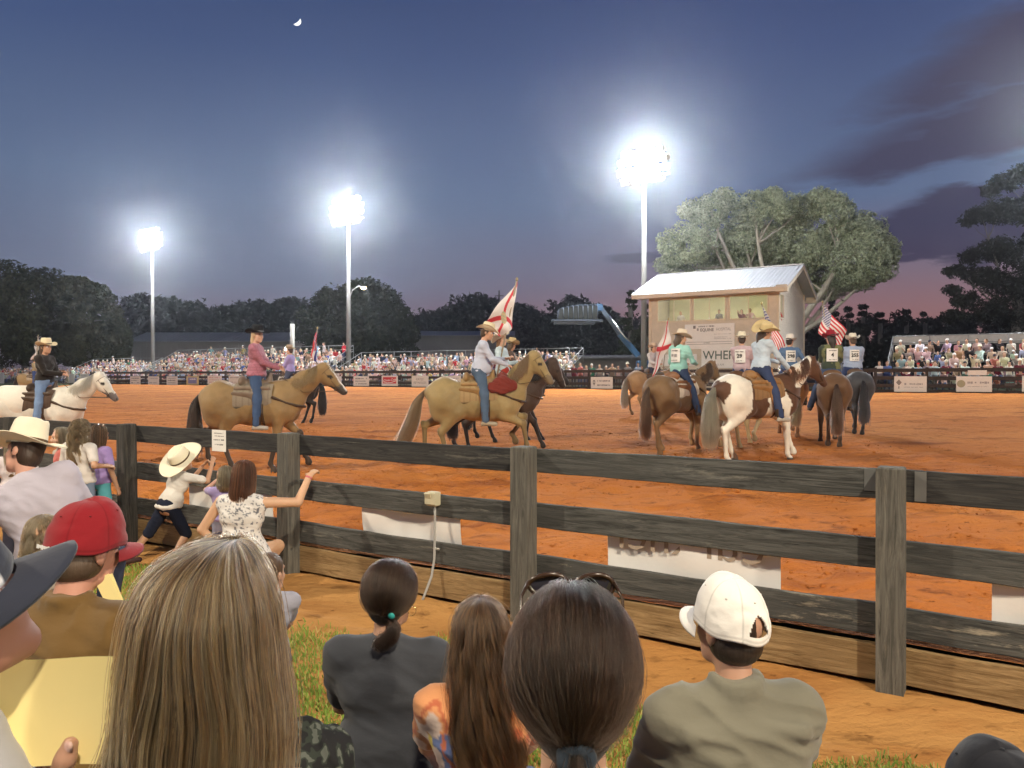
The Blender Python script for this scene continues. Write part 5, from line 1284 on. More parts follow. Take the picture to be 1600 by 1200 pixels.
def strays(name, Q, frac, amp, rad, mat, parent, seed=0):
    g = np.random.default_rng(seed); n, k, _ = Q.shape; i = g.choice(n, int(n * frac), replace=False); S_ = Q[i].copy(); c_ = Q.reshape(-1, 3).mean(0); t = np.linspace(0, 1, k)[None, :, None]
    o = (S_ - c_); o[..., 2] *= .3; o /= np.maximum(np.linalg.norm(o, axis=-1, keepdims=True), 1e-6)
    w = g.random((len(i), 1, 1)) ** 2 * amp; S_ += o * w * np.sin(np.pi * np.clip(t * g.uniform(.6, 1.3, (len(i), 1, 1)), 0, 1)) + np.cumsum(g.normal(size=S_.shape), 1) * .0011 * t + g.normal(size=(len(i), 1, 3)) * .006 * t
    return strands(name, S_, rad, mat, parent, .4, tone=g.uniform(.2, .75, len(i)))
def loft_core(name, levels, mat, parent, col, C=(0, 0, 0), Rm=None, sh=.9, face=.75, hairline=.34, seg=40, part=0.0):
    L = np.array(levels, float); nl = len(L); V = []; n = 30
    for i in range(n + 1):
        u = i / n * (nl - 1) * .97; z, a, b, cx, cy = [np.interp(u, np.arange(nl), L[:, c]) for c in range(5)]
        for k in range(seg):
            an = 2 * math.pi * k / seg; f = sh
            if abs((an - math.pi / 2 + math.pi) % (2 * math.pi) - math.pi) < face and i / n > hairline: f *= .25
            V.append((cx + a * f * math.cos(an), cy + b * f * math.sin(an), z - .012))
    V = np.array(V)
    if Rm is not None: V = V @ np.array(Rm).T
    V = V + np.array(C); Fc = []
    for i in range(n):
        for k in range(seg): j = (k + 1) % seg; Fc.append((i * seg + k, (i + 1) * seg + k, (i + 1) * seg + j, i * seg + j))
    return mesh_np(name, V, Fc, cols=np.tile(col, (len(V), 1)), mat=mat, parent=parent)
def pulled(C, R3, r, knot, n, k=18, seed=0, thick=.01, lift=.012, clump=.3, face=1.05, hl=.25):
    """hair drawn from the hairline over the skull to a knot direction; r = skull radii"""
    g = np.random.default_rng(seed); kd = np.array(knot, float); kn = kd / np.linalg.norm(kd)
    u = g.normal(size=(n * 3, 3)); u /= np.linalg.norm(u, axis=1, keepdims=True)
    u = u[(u[:, 2] > -.35) & ~((u[:, 1] > .55) & (u[:, 2] < .42 + hl)) & ((u[:, 1] < .45) | (u[:, 2] > .2))][:n]
    n = len(u); ang = np.arccos(np.clip(u @ kn, -1, 1)); tt = np.linspace(0, 1, k)[None, :]; jit = g.standard_normal((n, 3)) * .05
    tgt = kn + jit; tgt /= np.linalg.norm(tgt, axis=1, keepdims=True); ang = np.arccos(np.clip((u * tgt).sum(1), -1, 1))
    sa = np.maximum(np.sin(ang), 1e-3)[:, None]
    w0 = np.sin((1 - tt) * ang[:, None]) / sa; w1 = np.sin(tt * ang[:, None]) / sa
    D = u[:, None] * w0[..., None] + tgt[:, None] * w1[..., None]
    h = 1 + (thick * g.random(n)[:, None] + lift * np.sin(np.pi * tt) ** .8 + .004 * np.sin(u[:, 0] * 40)[:, None] * tt) / r[0]
    h = h * (1 + .02 * (vnoise(D.reshape(-1, 3) * 6, 1, seed).reshape(n, k) - .5))
    cn = vnoise(np.stack([np.arctan2(u[:, 0], u[:, 2]) * 14, u[:, 1] * 3, u[:, 0] * 0], -1), 1, seed); h = h + ((cn - .5) * .05)[:, None]
    TONE.append(np.clip(.30 + (cn - .5) * .9, 0, .7))
    Q = D * np.array(r) * h[..., None]
    return (Q @ np.array(R3).T) + np.array(C)

# ------------------------------------------------------------------ horses
m_coat = M('horse_coat', vcol=True, var=.16, vscale=5, rough=.62, spec=.3, bump=.5, bscale=9, bdist=.02, sheen=.15)
WALK = {'fl': (.18, .0), 'fr': (-.16, .12), 'hl': (-.12, .06), 'hr': (.22, .0)}
def horse(name, label, loc, rz, s=1.0, coat=(.42, .28, .11), dark=(.03, .022, .018), legc=None, muzzle=None, mane=None, tailc=None, neck=.0, headp=.0, yaw=0.0, gait=WALK, vox=.024, colfn=None,
          saddle=(.16, .08, .035), pad=(.45, .38, .28), blaze=None, group='horses ridden round the arena', tack=(.06, .035, .02), tail_swing=0.0, breast=True, pad_len=.0, tail_full=1.0):
    """local frame faces +X, ground at z=0"""
    th = thing(name, label, 'horse', loc, rz, group); legc = legc or dark; S = SDF(); c = coat; mane = mane or dark; tailc = tailc or dark
    fy = (0, 1, 0)
    S.cone((-.42, 0, 1.10), (.32, 0, 1.12), .305, .295, k=.12, c=c, flat=fy, f=.86); S.cone((-.1, 0, 1.02), (.25, 0, 1.0), .25, .25, k=.1, c=c, flat=fy, f=.95)
    S.cone((.42, 0, 1.14), (.52, 0, 1.16), .25, .22, k=.12, c=c, flat=fy, f=.86)
    for q in (-1, 1):
        S.ell((-.60, q * .13, 1.20), (.31, .17, .27), k=.1, c=c); S.ell((-.66, q * .13, 1.0), (.20, .135, .28), k=.1, c=c); S.ell((.40, q * .14, 1.08), (.19, .12, .25), k=.08, c=c); S.ell((.52, q * .11, .98), (.12, .10, .15), k=.08, c=c)
    S.cone((-.62, 0, 1.36), (-.85, 0, 1.24), .13, .10, k=.12, c=c); S.cone((.18, 0, 1.40), (.38, 0, 1.36), .085, .10, k=.12, c=c)
    # neck: base, mid, poll (neck>0 raises and tucks)
    na = R(43) + neck; nb = v3(.48, 0, 1.26); nd = v3(math.cos(na) * math.cos(yaw * .5), math.sin(yaw * .5) * math.cos(na), math.sin(na)); nm = nb + nd * .34; nd2 = v3(math.cos(na - .06) * math.cos(yaw), math.sin(yaw) * math.cos(na), math.sin(na - .06)); poll = nm + nd2 * .36
    S.cone(nb, nm, .225, .165, k=.12, c=c, flat=fy, f=.62); S.cone(nm, poll, .165, .115, k=.08, c=c, flat=fy, f=.66)
    ha = R(-52) + headp; hd = v3(math.cos(ha) * math.cos(yaw * 1.3), math.sin(yaw * 1.3) * math.cos(ha), math.sin(ha)); dn = np.cross(hd, v3(-math.sin(yaw * 1.3), math.cos(yaw * 1.3), 0)); dn = dn if dn[2] < 0 else -dn
    sd = v3(-math.sin(yaw * 1.3), math.cos(yaw * 1.3), 0)
    fore = poll + hd * .06; muz = poll + hd * .50; mz = muzzle or tuple(v * .45 for v in c)
    S.cone(poll, poll + hd * .20 + dn * .02, .105, .098, k=.05, c=c, flat=sd, f=.80); S.cone(poll + hd * .16, muz - hd * .1, .092, .062, k=.05, c=c, flat=sd, f=.78)
    S.cone(muz - hd * .1, muz, .062, .056, k=.03, c=mz, flat=sd, f=.86); S.ell(poll + hd * .17 + dn * .075, (.095, .055, .085), k=.04, c=c); S.cone(poll + hd * .26 + dn * .07, muz + dn * .03 - hd * .02, .045, .035, k=.03, c=mz, flat=sd, f=.8)
    for q in (-1, 1):
        e = poll + sd * q * .055 - dn * .055; S.cone(e, e + v3(0, 0, .12) + sd * q * .01 + hd * .03, .032, .008, k=.02, c=c)
        S.ell(poll + hd * .17 + sd * q * .080 - dn * .02, (.022, .022, .02), k=.006, c=(.015, .01, .008)); S.ell(muz + hd * .025 + sd * q * .032 - dn * .015, (.016, .012, .016), k=.004, c=(.02, .015, .012)); S.ell(poll + hd * .12 + sd * q * .07 - dn * .05, (.04, .02, .025), k=.03, c=c)
    hoof = (.05, .04, .035)
    feet = []
    for key in ('fl', 'fr', 'hl', 'hr'):
        q = 1 if key[1] == 'l' else -1; g_, lift = gait[key]
        if key[0] == 'f':
            sh_ = v3(.42, q * .15, 1.0); el = v3(.36, q * .15, .86); ft = v3(.42 + g_, q * .13, .14 + lift)
            kn, ft = ik(el, ft, .37, .36, (1, 0, .1)) if lift > .02 else (el + (ft - el) * .52 + v3(.015, 0, 0), ft)
            S.cone(sh_, el, .13, .10, k=.06, c=c); S.cone(el, kn, .098, .054, k=.04, c=c); S.cone(kn + v3(.008, 0, .02), kn - v3(0, 0, .03), .058, .053, k=.02, c=legc)
        else:
            st = v3(-.42, q * .15, .92); hk = v3(-.74 + g_ * .75, q * .13, .56 + lift * .7); ft = v3(-.66 + g_, q * .13, .14 + lift)
            S.cone(v3(-.62, q * .14, 1.1), st, .20, .145, k=.08, c=c); S.cone(st, hk, .135, .058, k=.06, c=c); S.cone(hk + v3(-.03, 0, .05), hk, .042, .056, k=.02, c=legc); kn = hk
        S.cone(kn, ft, .047, .036, k=.02, c=legc); S.cone(ft + v3(0, 0, .02), ft, .045, .043, k=.015, c=legc)
        ft2 = ft + v3(.05, 0, -.07); S.cone(ft, ft2, .034, .040, k=.015, c=legc); S.cone(ft2, ft2 + v3(.012, 0, -.05), .048, .060, k=.008, c=hoof); feet.append(ft2)
    def cf(V, C):
        C = C.copy()
        if colfn: C = colfn(V, C)
        else:
            C[:, :3] *= (.86 + .28 * fbm(V, 2.2, 3, 2))[:, None]
            b = np.clip((.93 - V[:, 2]) / .2, 0, 1)[:, None] * (np.abs(V[:, 0]) < .45)[:, None]      # slightly paler belly hair
            C[:, :3] *= 1 + .12 * b
            low = ((V[:, 2] < .62) & (V[:, 2] > .0))[:, None] & (C[:, :1] > .2 * 0); f = np.clip((.66 - V[:, 2]) / .14, 0, 1)[:, None]
            isleg = (V[:, 2] < .70)[:, None]; C[:, :3] = np.where(isleg, C[:, :3] * (1 - f) + np.array(legc) * f, C[:, :3])
        if blaze:
            rel = V - poll; al_ = rel @ hd; up = -(rel @ dn); lat = np.abs(rel @ sd); mk = (al_ > .06) & (al_ < .52) & (lat < .034) & (up > .03); C[mk, :3] = blaze
        return C
    S.mesh('body', vox, m_coat, th, colfn=cf, disp=lambda V, Nn: V + Nn * ((fbm(V * v3(1, 1, .7), 6.5, 9, 2) - .5) * .030 * np.clip((V[:, 2] - .65) * 4, 0, 1) * (V[:, 0] < .75))[:, None]).scale = (s, s, s)
    g = np.random.default_rng(int(abs(loc[0] * 31) + abs(loc[1] * 7)))
    # mane
    n = 1500; t = g.random(n); base = np.where(t[:, None] < .5, nb + (nm - nb) * (t * 2)[:, None], nm + (poll - nm) * ((t - .5) * 2)[:, None]); nrm = np.cross(nd, v3(0, 1, 0)); nrm = nrm if nrm[2] > 0 else -nrm
    rad = np.where(t < .5, .222 + (.165 - .222) * t * 2, .165 + (.115 - .165) * (t - .5) * 2)
    base = base + nrm * rad[:, None] * .97; side = np.where(g.random(n) < .88, -1, 1)[:, None]; L = g.uniform(.16, .27, n)[:, None]; k = 8; tt = np.linspace(0, 1, k)[None, :, None]
    sdv = v3(0, 1, 0); pts = base[:, None] + side[:, None] * sdv * (.10 * np.sin(tt * 1.5) + .03 * tt) + v3(0, 0, 1) * (.03 * np.sin(tt * 3) * (1 - tt)) - v3(0, 0, 1) * (L[:, None] * tt ** 1.5) - nd * (.05 * tt) + g.normal(size=(n, 1, 3)) * .018 * tt
    strands('mane', pts, .0035, hair_mat('mane_%d_%d' % (mane[0] * 1000, mane[2] * 1000), [(0, tuple(v * .7 for v in mane)), (1, tuple(min(1, v * 1.4) for v in mane))], .45), th, .4).scale = (s, s, s)
    nf = 160; b0 = poll + v3(0, 0, .09); pts = (b0 + g.normal(size=(nf, 3)) * .018)[:, None] + hd * (.20 * tt) - dn * (.02 * np.sin(tt * 3)) + g.normal(size=(nf, 1, 3)) * .02 * tt
    strands('forelock', pts, .003, MATS['mane_%d_%d' % (mane[0] * 1000, mane[2] * 1000)], th, .4).scale = (s, s, s)
    # tail
    n = int(1900 * tail_full); k = 12; tt = np.linspace(0, 1, k)[None, :, None]; ang = g.uniform(0, 6.28, n); rr = np.sqrt(g.random(n)) ; r0 = np.stack([rr * np.cos(ang), rr * np.sin(ang), 0 * rr], -1)[:, None]
    L = g.uniform(.70, 1.0, n)[:, None, None]; tz = L * tt
    cx = -.93 - .10 * np.sin(np.clip(tz * 5, 0, 1.57)) - tail_swing * tz ** 1.5; pts = np.concatenate([cx + 0 * r0[:, :, :1], 0 * tz, 1.28 - tz + .05 * np.sin(np.clip(tz * 6, 0, 3.14))], -1) + r0 * (.028 + .075 * np.sin(np.clip(tz * 2.6, 0, 2.7))) * tail_full ** .5 + g.normal(size=(n, 1, 3)) * .03 * tt ** 2
    strands('tail', pts, .0042, hair_mat('mane_%d_%d' % (tailc[0] * 1000, tailc[2] * 1000), [(0, tuple(v * .7 for v in tailc)), (1, tuple(min(1, v * 1.4) for v in tailc))], .45), th, .5).scale = (s, s, s)
    # tack
    if saddle:
        def strap(mb, P_, w=.022, h=.006):
            for i in range(len(P_) - 1): mb.bar(P_[i], P_[i + 1], w, h, up=tuple(sd))
        S = SDF(); S.cone((-.34 - pad_len, 0, 1.15), (.26, 0, 1.16), .318, .312, k=.02, c=pad, flat=fy, f=.86)
        V, Q, C = S.build(.02); keep = (V[:, 2] > 1.02) & (V[:, 0] > -.36 - pad_len) & (V[:, 0] < .28)
        fk = keep[Q].all(1); C[:, :3] *= np.where(np.abs(V[:, 2] - 1.06) < .02, .4, 1)[:, None] * np.where((V[:, 0] * 20 % 2 < .5), .8, 1)[:, None]
        used_ = np.unique(Q[fk]); mp = -np.ones(len(V), int); mp[used_] = np.arange(len(used_)); o = mesh_np('saddle_pad', V[used_], mp[Q[fk]], cols=C[used_], mat=m_cloth, parent=th); o.scale = (s, s, s)
        S = SDF(); sc = saddle
        S.cone((-.22, 0, 1.43), (.16, 0, 1.43), .09, .08, k=.06, c=sc); S.ell((-.25, 0, 1.48), (.06, .19, .10), k=.05, c=sc); S.cone((.17, 0, 1.44), (.20, 0, 1.60), .07, .022, k=.04, c=sc); S.ell((.20, 0, 1.61), (.035, .035, .015), k=.01, c=sc)
        for q in (-1, 1):
            S.cone((-.30, q * .20, 1.36), (.20, q * .20, 1.36), .05, .05, k=.05, c=sc, flat=(0, 1, .6), f=.5); S.cone((-.0, q * .24, 1.30), (.05, q * .30, 1.02), .08, .055, k=.03, c=tuple(v * .8 for v in sc), flat=(0, 1, .2), f=.28)
            S.cone((-.32, q * .235, 1.27), (.0, q * .26, 1.24), .065, .07, k=.03, c=tuple(v * .9 for v in sc), flat=(0, 1, .45), f=.32)
        S.mesh('saddle', .018, m_leather, th).scale = (s, s, s)
        m = MB(); m.cur = tack
        for q in (-1, 1):
            m.box((.07, q * .375, .80), (.12, .10, .012)); m.box((.015, q * .375, .86), (.012, .08, .13)); m.box((.125, q * .375, .86), (.012, .08, .13)); m.bar((.06, q * .34, 1.12), (.07, q * .375, .92), .05, .012)
        o = m.build('stirrup', m_leather, th, vc=True); o.scale = (s, s, s)
        m = MB(); m.cur = tack; m.tube([(.12, y_, z_) for y_, z_ in ((.28, 1.12), (.285, .98), (.22, .85), (.10, .79), (-.10, .79), (-.22, .85), (-.285, .98), (-.28, 1.12))], .028, 8)
        m.build('cinch', m_leather, th, vc=True).scale = (s, s, s)
        if breast: m = MB(); m.cur = tack; m.tube([(.28, .285, 1.24), (.50, .245, 1.14), (.66, .17, 1.09), (.755, 0, 1.07), (.66, -.17, 1.09), (.50, -.245, 1.14), (.28, -.285, 1.24)], .022, 8); m.build('breast_collar', m_leather, th, vc=True).scale = (s, s, s)
        m = MB(); m.cur = tack
        def loop(c0, axis, ru, rv, U, Vv, w=.02):
            P_ = [c0 + U * ru * math.cos(a) + Vv * rv * math.sin(a) for a in [k * 2 * math.pi / 14 for k in range(15)]]
            for i in range(14): m.bar(P_[i], P_[i + 1], w, .006, up=tuple(hd))
        loop(muz - hd * .13 + dn * .02, hd, .056, .078, sd, dn); loop(poll + hd * .05, hd, .087, .108, sd, dn)
        for q in (-1, 1):
            m.bar(poll + hd * .05 + sd * q * .087, muz - hd * .10 + sd * q * .058 + dn * .03, .018, .006, up=tuple(dn))
            m.tube([muz - hd * .06 + sd * q * .058 + dn * .035, nm + sd * q * .13 - v3(.0, 0, .16), v3(.30, q * .06, 1.62)], .006, 6)
        o = m.build('bridle', m_leather, th, vc=True); o.scale = (s, s, s)
    return th, dict(poll=poll, muz=muz)
def rider(label, hloc, hrz, hs_=1.0, at=-.03, seat=1.58, **kw):
    """a figure in the saddle of the horse at hloc, heading hrz"""
    x = hloc[0] + math.cos(hrz) * at * hs_; y = hloc[1] + math.sin(hrz) * at * hs_
    kw.setdefault('pose', 'ride'); kw.setdefault('vox', .015); kw.setdefault('fold', .014)
    return figure('person', label, 'rider', (x, y, hloc[2]), hrz - math.pi / 2 + kw.pop('turn', 0), seat=seat * hs_, group=kw.pop('group', 'riders on horseback'), **kw)

# ------------------------------------------------------------------ flags
def flag(label, A, B_, C_, D_, colf, pole_to, n=(90, 60), fold=.10, nf=2.6, seed=0, depth=None, poler=.014, tip=True, hold=.5):
    """A pole top (hoist top), B_ hoist bottom, C_ fly bottom, D_ fly top"""
    A, B_, C_, D_ = [np.array(v, float) for v in (A, B_, C_, D_)]; th = thing('flag', label, 'flag', tuple(pole_to), 0, 'flags carried by riders'); o = np.array(pole_to, float)
    V = []; cols = []; nu, nv = n
    for off in (0, .004):
        for i in range(nu + 1):
            u = i / nu
            for j in range(nv + 1):
                v = j / nv; p = (A * (1 - v) + B_ * v) * (1 - u) + (D_ * (1 - v) + C_ * v) * u
                w = fold * u ** .6 * math.sin(u * nf * 6.28 * .6 + v * 2.2 + seed) + fold * .35 * math.sin(v * 9 + u * 5 + seed); sag = -.10 * math.sin(math.pi * u) * .6 * np.linalg.norm(D_ - A) * .3
                V.append(p - o + v3(fold * .25 * math.sin(v * 5 + u * 7 + seed), w + off, sag)); cols.append(colf(u, v))
    st = (nu + 1) * (nv + 1); Q = []
    for i in range(nu):
        for j in range(nv): a = i * (nv + 1) + j; Q.append((a, a + nv + 1, a + nv + 2, a + 1)); Q.append((st + a + 1, st + a + nv + 2, st + a + nv + 1, st + a))
    mesh_np('cloth', V, np.array(Q), cols=np.array(cols), mat=M('flag_cloth', vcol=True, var=.03, rough=.8, trans=0), parent=th)
    m = MB(); d = (A - o); m.tube([(0, 0, 0), tuple(d * 1.02)], poler, 8); m.build('pole', M('flag_pole', (.35, .28, .2), .5), th, True)
    m = MB(); e = d * 1.02; m.lathe([(0, .05), (.02, .03), (.026, 0), (.02, -.03), (0, -.04)], 10, c=tuple(e)); m.build('finial', M('brass', (.5, .4, .2), .3, 1), th, True)
    return th
RED = (.62, .05, .07); WHT = (.80, .77, .76); NAVY = (.05, .055, .22)
def f_saltire(seal=False):
    def f(u, v):
        if seal and ((u - .5) * 1.5) ** 2 + (v - .5) ** 2 < .035:
            q = (math.sin(u * 60) * math.sin(v * 47)); return (.62, .50, .30) if q > -.2 else (.35, .42, .30)
        if abs(u - v) < .085 or abs(u - (1 - v)) < .085: return RED
        return WHT
    return f
def f_us(u, v):
    if u < .4 and v < .538:
        a = u / .4 * 6; b = v / .538 * 5; d1 = math.hypot((a % 1) - .5, ((b % 1) - .5)); d2 = math.hypot(((a + .5) % 1) - .5, (((b + .5) % 1) - .5)); return WHT if min(d1, d2) < .26 else NAVY
    return RED if int(v * 13) % 2 == 0 else WHT
def f_canton(u, v):
    if v < .62 and u < .6:
        a, b = u / .6, v / .62; d = min(abs(a - b), abs(a - 1 + b)); return NAVY if d < .10 else (WHT if d < .15 else RED)
    return NAVY if v < .36 else (WHT if v < .68 else RED)
def f_white(u, v): return (.05, .05, .05) if abs(v - .5 - .2 * math.sin(u * 9)) < .05 and .3 < u < .7 else (.72, .70, .68)
# ------------------------------------------------------------------ horses and riders in the arena
def place(xp, depth): x, y = px(xp, depth), depth; return (x, y, float(gz(dist(x, y))) - .01)
BUCK = (.255, .168, .074); BUCKD = (.055, .035, .02)
def pinto(V, C):
    C = C.copy(); x, y, z = V[:, 0], V[:, 1], V[:, 2]; n = fbm(V, 3.2, 4, 3) - .5
    wh = np.array((.78, .74, .64)); br = np.array((.10, .045, .022))
    m = np.zeros(len(V), bool)
    m |= ((x + .60) / .30) ** 2 + ((z - 1.22) / .42) ** 2 + n * 2.2 < 1.0           # white rump
    m |= (x < -.5) & (z < 1.0 + n * .4)                                             # white hind legs
    m |= (np.abs(x - .16) < .20 + n * .35) & (z < 1.32 + n * .4)
    m |= (x > .62 + n * .25) & (z > 1.28) & (x < .97 + n * .2)                       # neck patch
    m |= (z < .80) & (x > .2)
    C[:, :3] = np.where(m[:, None], wh, br); hoofm = z < .07; C[hoofm, :3] = (.06, .05, .04)
    return C
# 2 white horse, black shirt
hl = place(72, 13.5); hr = R(-4)
horse('horse', 'white horse with gray muzzle and a white blanket over its rump, first behind the fence', hl, hr, .93, coat=(.66, .63, .56), dark=(.50, .47, .40), legc=(.5, .47, .42), muzzle=(.14, .12, .12), mane=(.60, .54, .38), tailc=(.6, .55, .42), neck=-.10, headp=.02, saddle=(.07, .045, .03), pad=(.08, .05, .035))
S = SDF(); S.cone((-.78, 0, 1.18), (-.46, 0, 1.17), .335, .345, k=.05, c=(.74, .70, .62), flat=(0, 1, 0), f=.95); S.ell((-.92, 0, 1.16), (.16, .24, .24), k=.08, c=(.74, .70, .62))
V, Q, C = S.build(.02); fk = (V[:, 2][Q] > .98).all(1); rb = mesh_np('horse_blanket', V, Q[fk], cols=C, mat=m_cloth); rb.location = hl; rb.rotation_euler = (0, 0, hr); rb.scale = (.94, .94, .94); tag(rb, 'white blanket spread over the rump of the white horse', 'blanket')
rider('rider in a black shirt, jeans and a cream straw hat on the white horse', hl, hr, .93, s=.94, head=(R(-22), 0, 0), shirt=((.022, .018, .016), 1.0), pants=((.16, .24, .40), 1.0), hair=((.10, .06, .035), .12), hat=('cowboy', dict(col=(.72, .62, .42), curl=.05, brim=.19)), hands=((-.06, .33, .20), (.06, .36, .16)), lean=.04)
# 3 buckskin, pink shirt
hl = place(404, 12.6); hr = R(3)
horse('horse', 'buckskin horse with black mane tail and a white blaze, under the pink shirted rider', hl, hr, 1.0, coat=BUCK, dark=BUCKD, legc=(.05, .035, .025), muzzle=(.06, .05, .045), mane=(.22, .14, .06), tailc=(.03, .02, .015), neck=-.09, headp=.10, blaze=(.75, .72, .68), saddle=(.20, .15, .11), pad=(.24, .20, .15), gait={'fl': (.30, .12), 'fr': (-.2, .0), 'hl': (-.2, .1), 'hr': (.25, .0)})
def pink(V, C): C = C.copy(); C[:, :3] *= np.where((V[:, 2] * 45 % 1 < .3) | (V[:, 0] * 45 % 1 < .3), .78, 1)[:, None]; return C
rider('rider in a pink checked shirt with long pale hair and a black hat', hl, hr, 1.0, s=1.0, head=(R(-35), .03, 0), shirt=((.42, .17, .23), 1.0), shirtfn=pink, pants=((.05, .085, .17), 1.0), shoes=(.40, .38, .34), hair=((.55, .42, .26), .16), hat=('cowboy', dict(col=(.012, .012, .014), brim=.20, curl=.05, band=(.2, .2, .2))), hands=((-.04, .34, .16), (.05, .36, .12)), tuck=False, skin=SKIN2)
# far side: dark horse, purple shirt, red flag; heading left
hl = place(452, 23.5); hr = R(176)
horse('horse', 'nearly black horse walking the other way beyond the buckskin', hl, hr, 1.0, coat=(.022, .016, .013), dark=(.012, .01, .009), neck=-.15, vox=.03, saddle=(.08, .045, .025), pad=(.5, .45, .4))
rider('rider in a purple shirt and a tan hat on the nearly black horse', hl, hr, s=1.0, shirt=((.36, .30, .60), 1.0), pants=((.07, .08, .13), 1.0), hair=((.06, .04, .03), 0), hat=('cowboy', dict(col=(.42, .33, .24))), vox=.024, eyes=False)
flag('small red flag with a blue cross and pale edge, carried behind the buckskin head', P(496, 514, 23.2), P(489, 536, 23.2), P(486, 560, 23.1), P(494, 566, 23.3), f_canton, tuple(P(486, 575, 23.3)), fold=.05, seed=2)
# 4 galloping buckskin, white shirt
hl = place(752, 13.2); hr = R(2)
horse('horse', 'golden buckskin horse with upright neck, galloping closest to the fence', hl, hr, 1.02, coat=(.30, .225, .100), dark=(.10, .06, .03), legc=(.20, .145, .065), muzzle=(.16, .12, .07), mane=(.17, .10, .05), tailc=(.20, .12, .06), neck=.22, headp=-.06, yaw=-.18, tail_swing=.34, saddle=(.30, .18, .07), pad=(.34, .24, .12), gait={'fl': (.10, .38), 'fr': (.34, .22), 'hl': (-.30, .16), 'hr': (.10, .0)})
rider('rider in a pale lavender shirt, jeans and cream hat on the galloping buckskin', hl, hr, 1.02, s=1.04, lean=.16, head=(R(-8), .18, 0), shirt=((.50, .55, .68), 1.0), pants=((.075, .115, .18), 1.0), shoes=(.34, .30, .22), hair=((.07, .045, .03), 0), hat=('cowboy', dict(col=(.74, .66, .46), curl=.07, tilt=(0, .1, 0))), hands=((-.02, .42, .22), (.10, .44, .12)), belly=.03, build=1.08)
bg_ = thing('bedroll', 'red oilcloth slicker tied across the front of the galloping buckskin saddle', 'slicker', (hl[0] + .36, hl[1] + .02, hl[2] + 1.40), hr); bg_.scale = (.78, .84, .78)
S = SDF(); S.chain([(-.20, -.31, -.06), (.0, -.335, -.02), (.20, -.29, -.02)], [.13, .17, .13], k=.05, c=(.17, .030, .022), flat=(0, 1, -.3), f=.30); S.chain([(-.02, -.26, .08), (.0, -.10, .19), (.0, .10, .19), (.0, .26, .06)], [.10, .08, .08, .08], k=.06, c=(.17, .030, .022), flat=(0, .3, 1), f=.5); S.mesh('roll', .016, m_cloth, bg_, disp=folds(.02, 3, (4, 9, 14)))
# behind it: light blue shirt, dark bay, big flag
hl = place(788, 15.2); hr = R(3)
horse('horse', 'dark bay horse running just behind the golden buckskin with its head stretched out', hl, hr, 1.0, coat=(.055, .032, .022), dark=(.015, .011, .01), neck=.10, headp=-.22, blaze=(.35, .3, .27), saddle=(.07, .04, .025), pad=(.3, .05, .04), gait={'fl': (.3, .1), 'fr': (.0, .0), 'hl': (-.34, .05), 'hr': (-.05, .0)}, vox=.027)
rider('rider in a light blue shirt and turned up hat, holding the big white flag', hl, hr, s=.98, twist=-.35, head=(R(-40), -.05, .12), shirt=((.50, .62, .68), 1.0), pants=((.30, .04, .03), 1.0), hair=((.25, .15, .08), .05), hat=('cowboy', dict(col=(.76, .68, .55), curl=.085, brim=.20, tilt=(0, -.35, .2))), hands=((-.10, .32, .22), (.24, .10, .30)), skin=SKIN2, lean=-.05)
flag('big white state flag with red diagonal bars and a gold seal in the middle', P(807, 440, 15.0), P(801, 512, 15.0), P(781, 526, 14.9), P(756, 505, 14.8), f_saltire(True), tuple(P(776, 590, 15.0)), n=(110, 80), fold=.09, nf=1.6, seed=1, poler=.017)
hl = place(800, 17.4); hr = R(4)
horse('horse', 'black brown horse third deep behind the golden buckskin', hl, hr, .98, coat=(.03, .02, .016), dark=(.012, .01, .009), neck=.05, vox=.03, saddle=(.1, .06, .03), pad=(.4, .36, .3), gait={'fl': (.25, .0), 'fr': (-.1, .0), 'hl': (-.2, .1), 'hr': (.2, .0)})
rider('rider in a brown shirt and tan straw hat, farthest of three by the big flag', hl, hr, .98, s=.97, head=(R(50), .1, .1), shirt=((.10, .07, .06), 1.0), pants=((.06, .08, .15), 1.0), hair=((.09, .055, .03), .1), hat=('cowboy', dict(col=(.52, .40, .22), curl=.07)), vox=.018, eyes=True)
# 5 turquoise shirt
hl = place(1062, 15.2); hr = R(40)
horse('horse', 'light brown dun horse stepping away, under the turquoise shirted rider', hl, hr, 1.0, coat=(.185, .110, .052), dark=(.05, .03, .02), legc=(.30, .19, .095), mane=(.06, .035, .02), tailc=(.11, .06, .035), neck=-.06, headp=.1, saddle=(.22, .10, .045), pad=(.55, .48, .40), tail_full=.8, gait={'fl': (.10, .10), 'fr': (-.04, .0), 'hl': (.22, .05), 'hr': (-.16, .0)})
F5 = rider('rider in a turquoise shirt with a number bib on the dun horse', hl, hr, s=1.0, head=(R(-30), .05, 0), lean=.06, shirt=((.33, .64, .58), 1.0), pants=((.045, .07, .14), 1.0), hair=((.08, .05, .03), .06), hat=('cowboy', dict(col=(.74, .64, .50), curl=.04, brim=.20, tilt=(0, .15, 0))), hands=((-.12, .28, .16), (.16, .34, .16)))
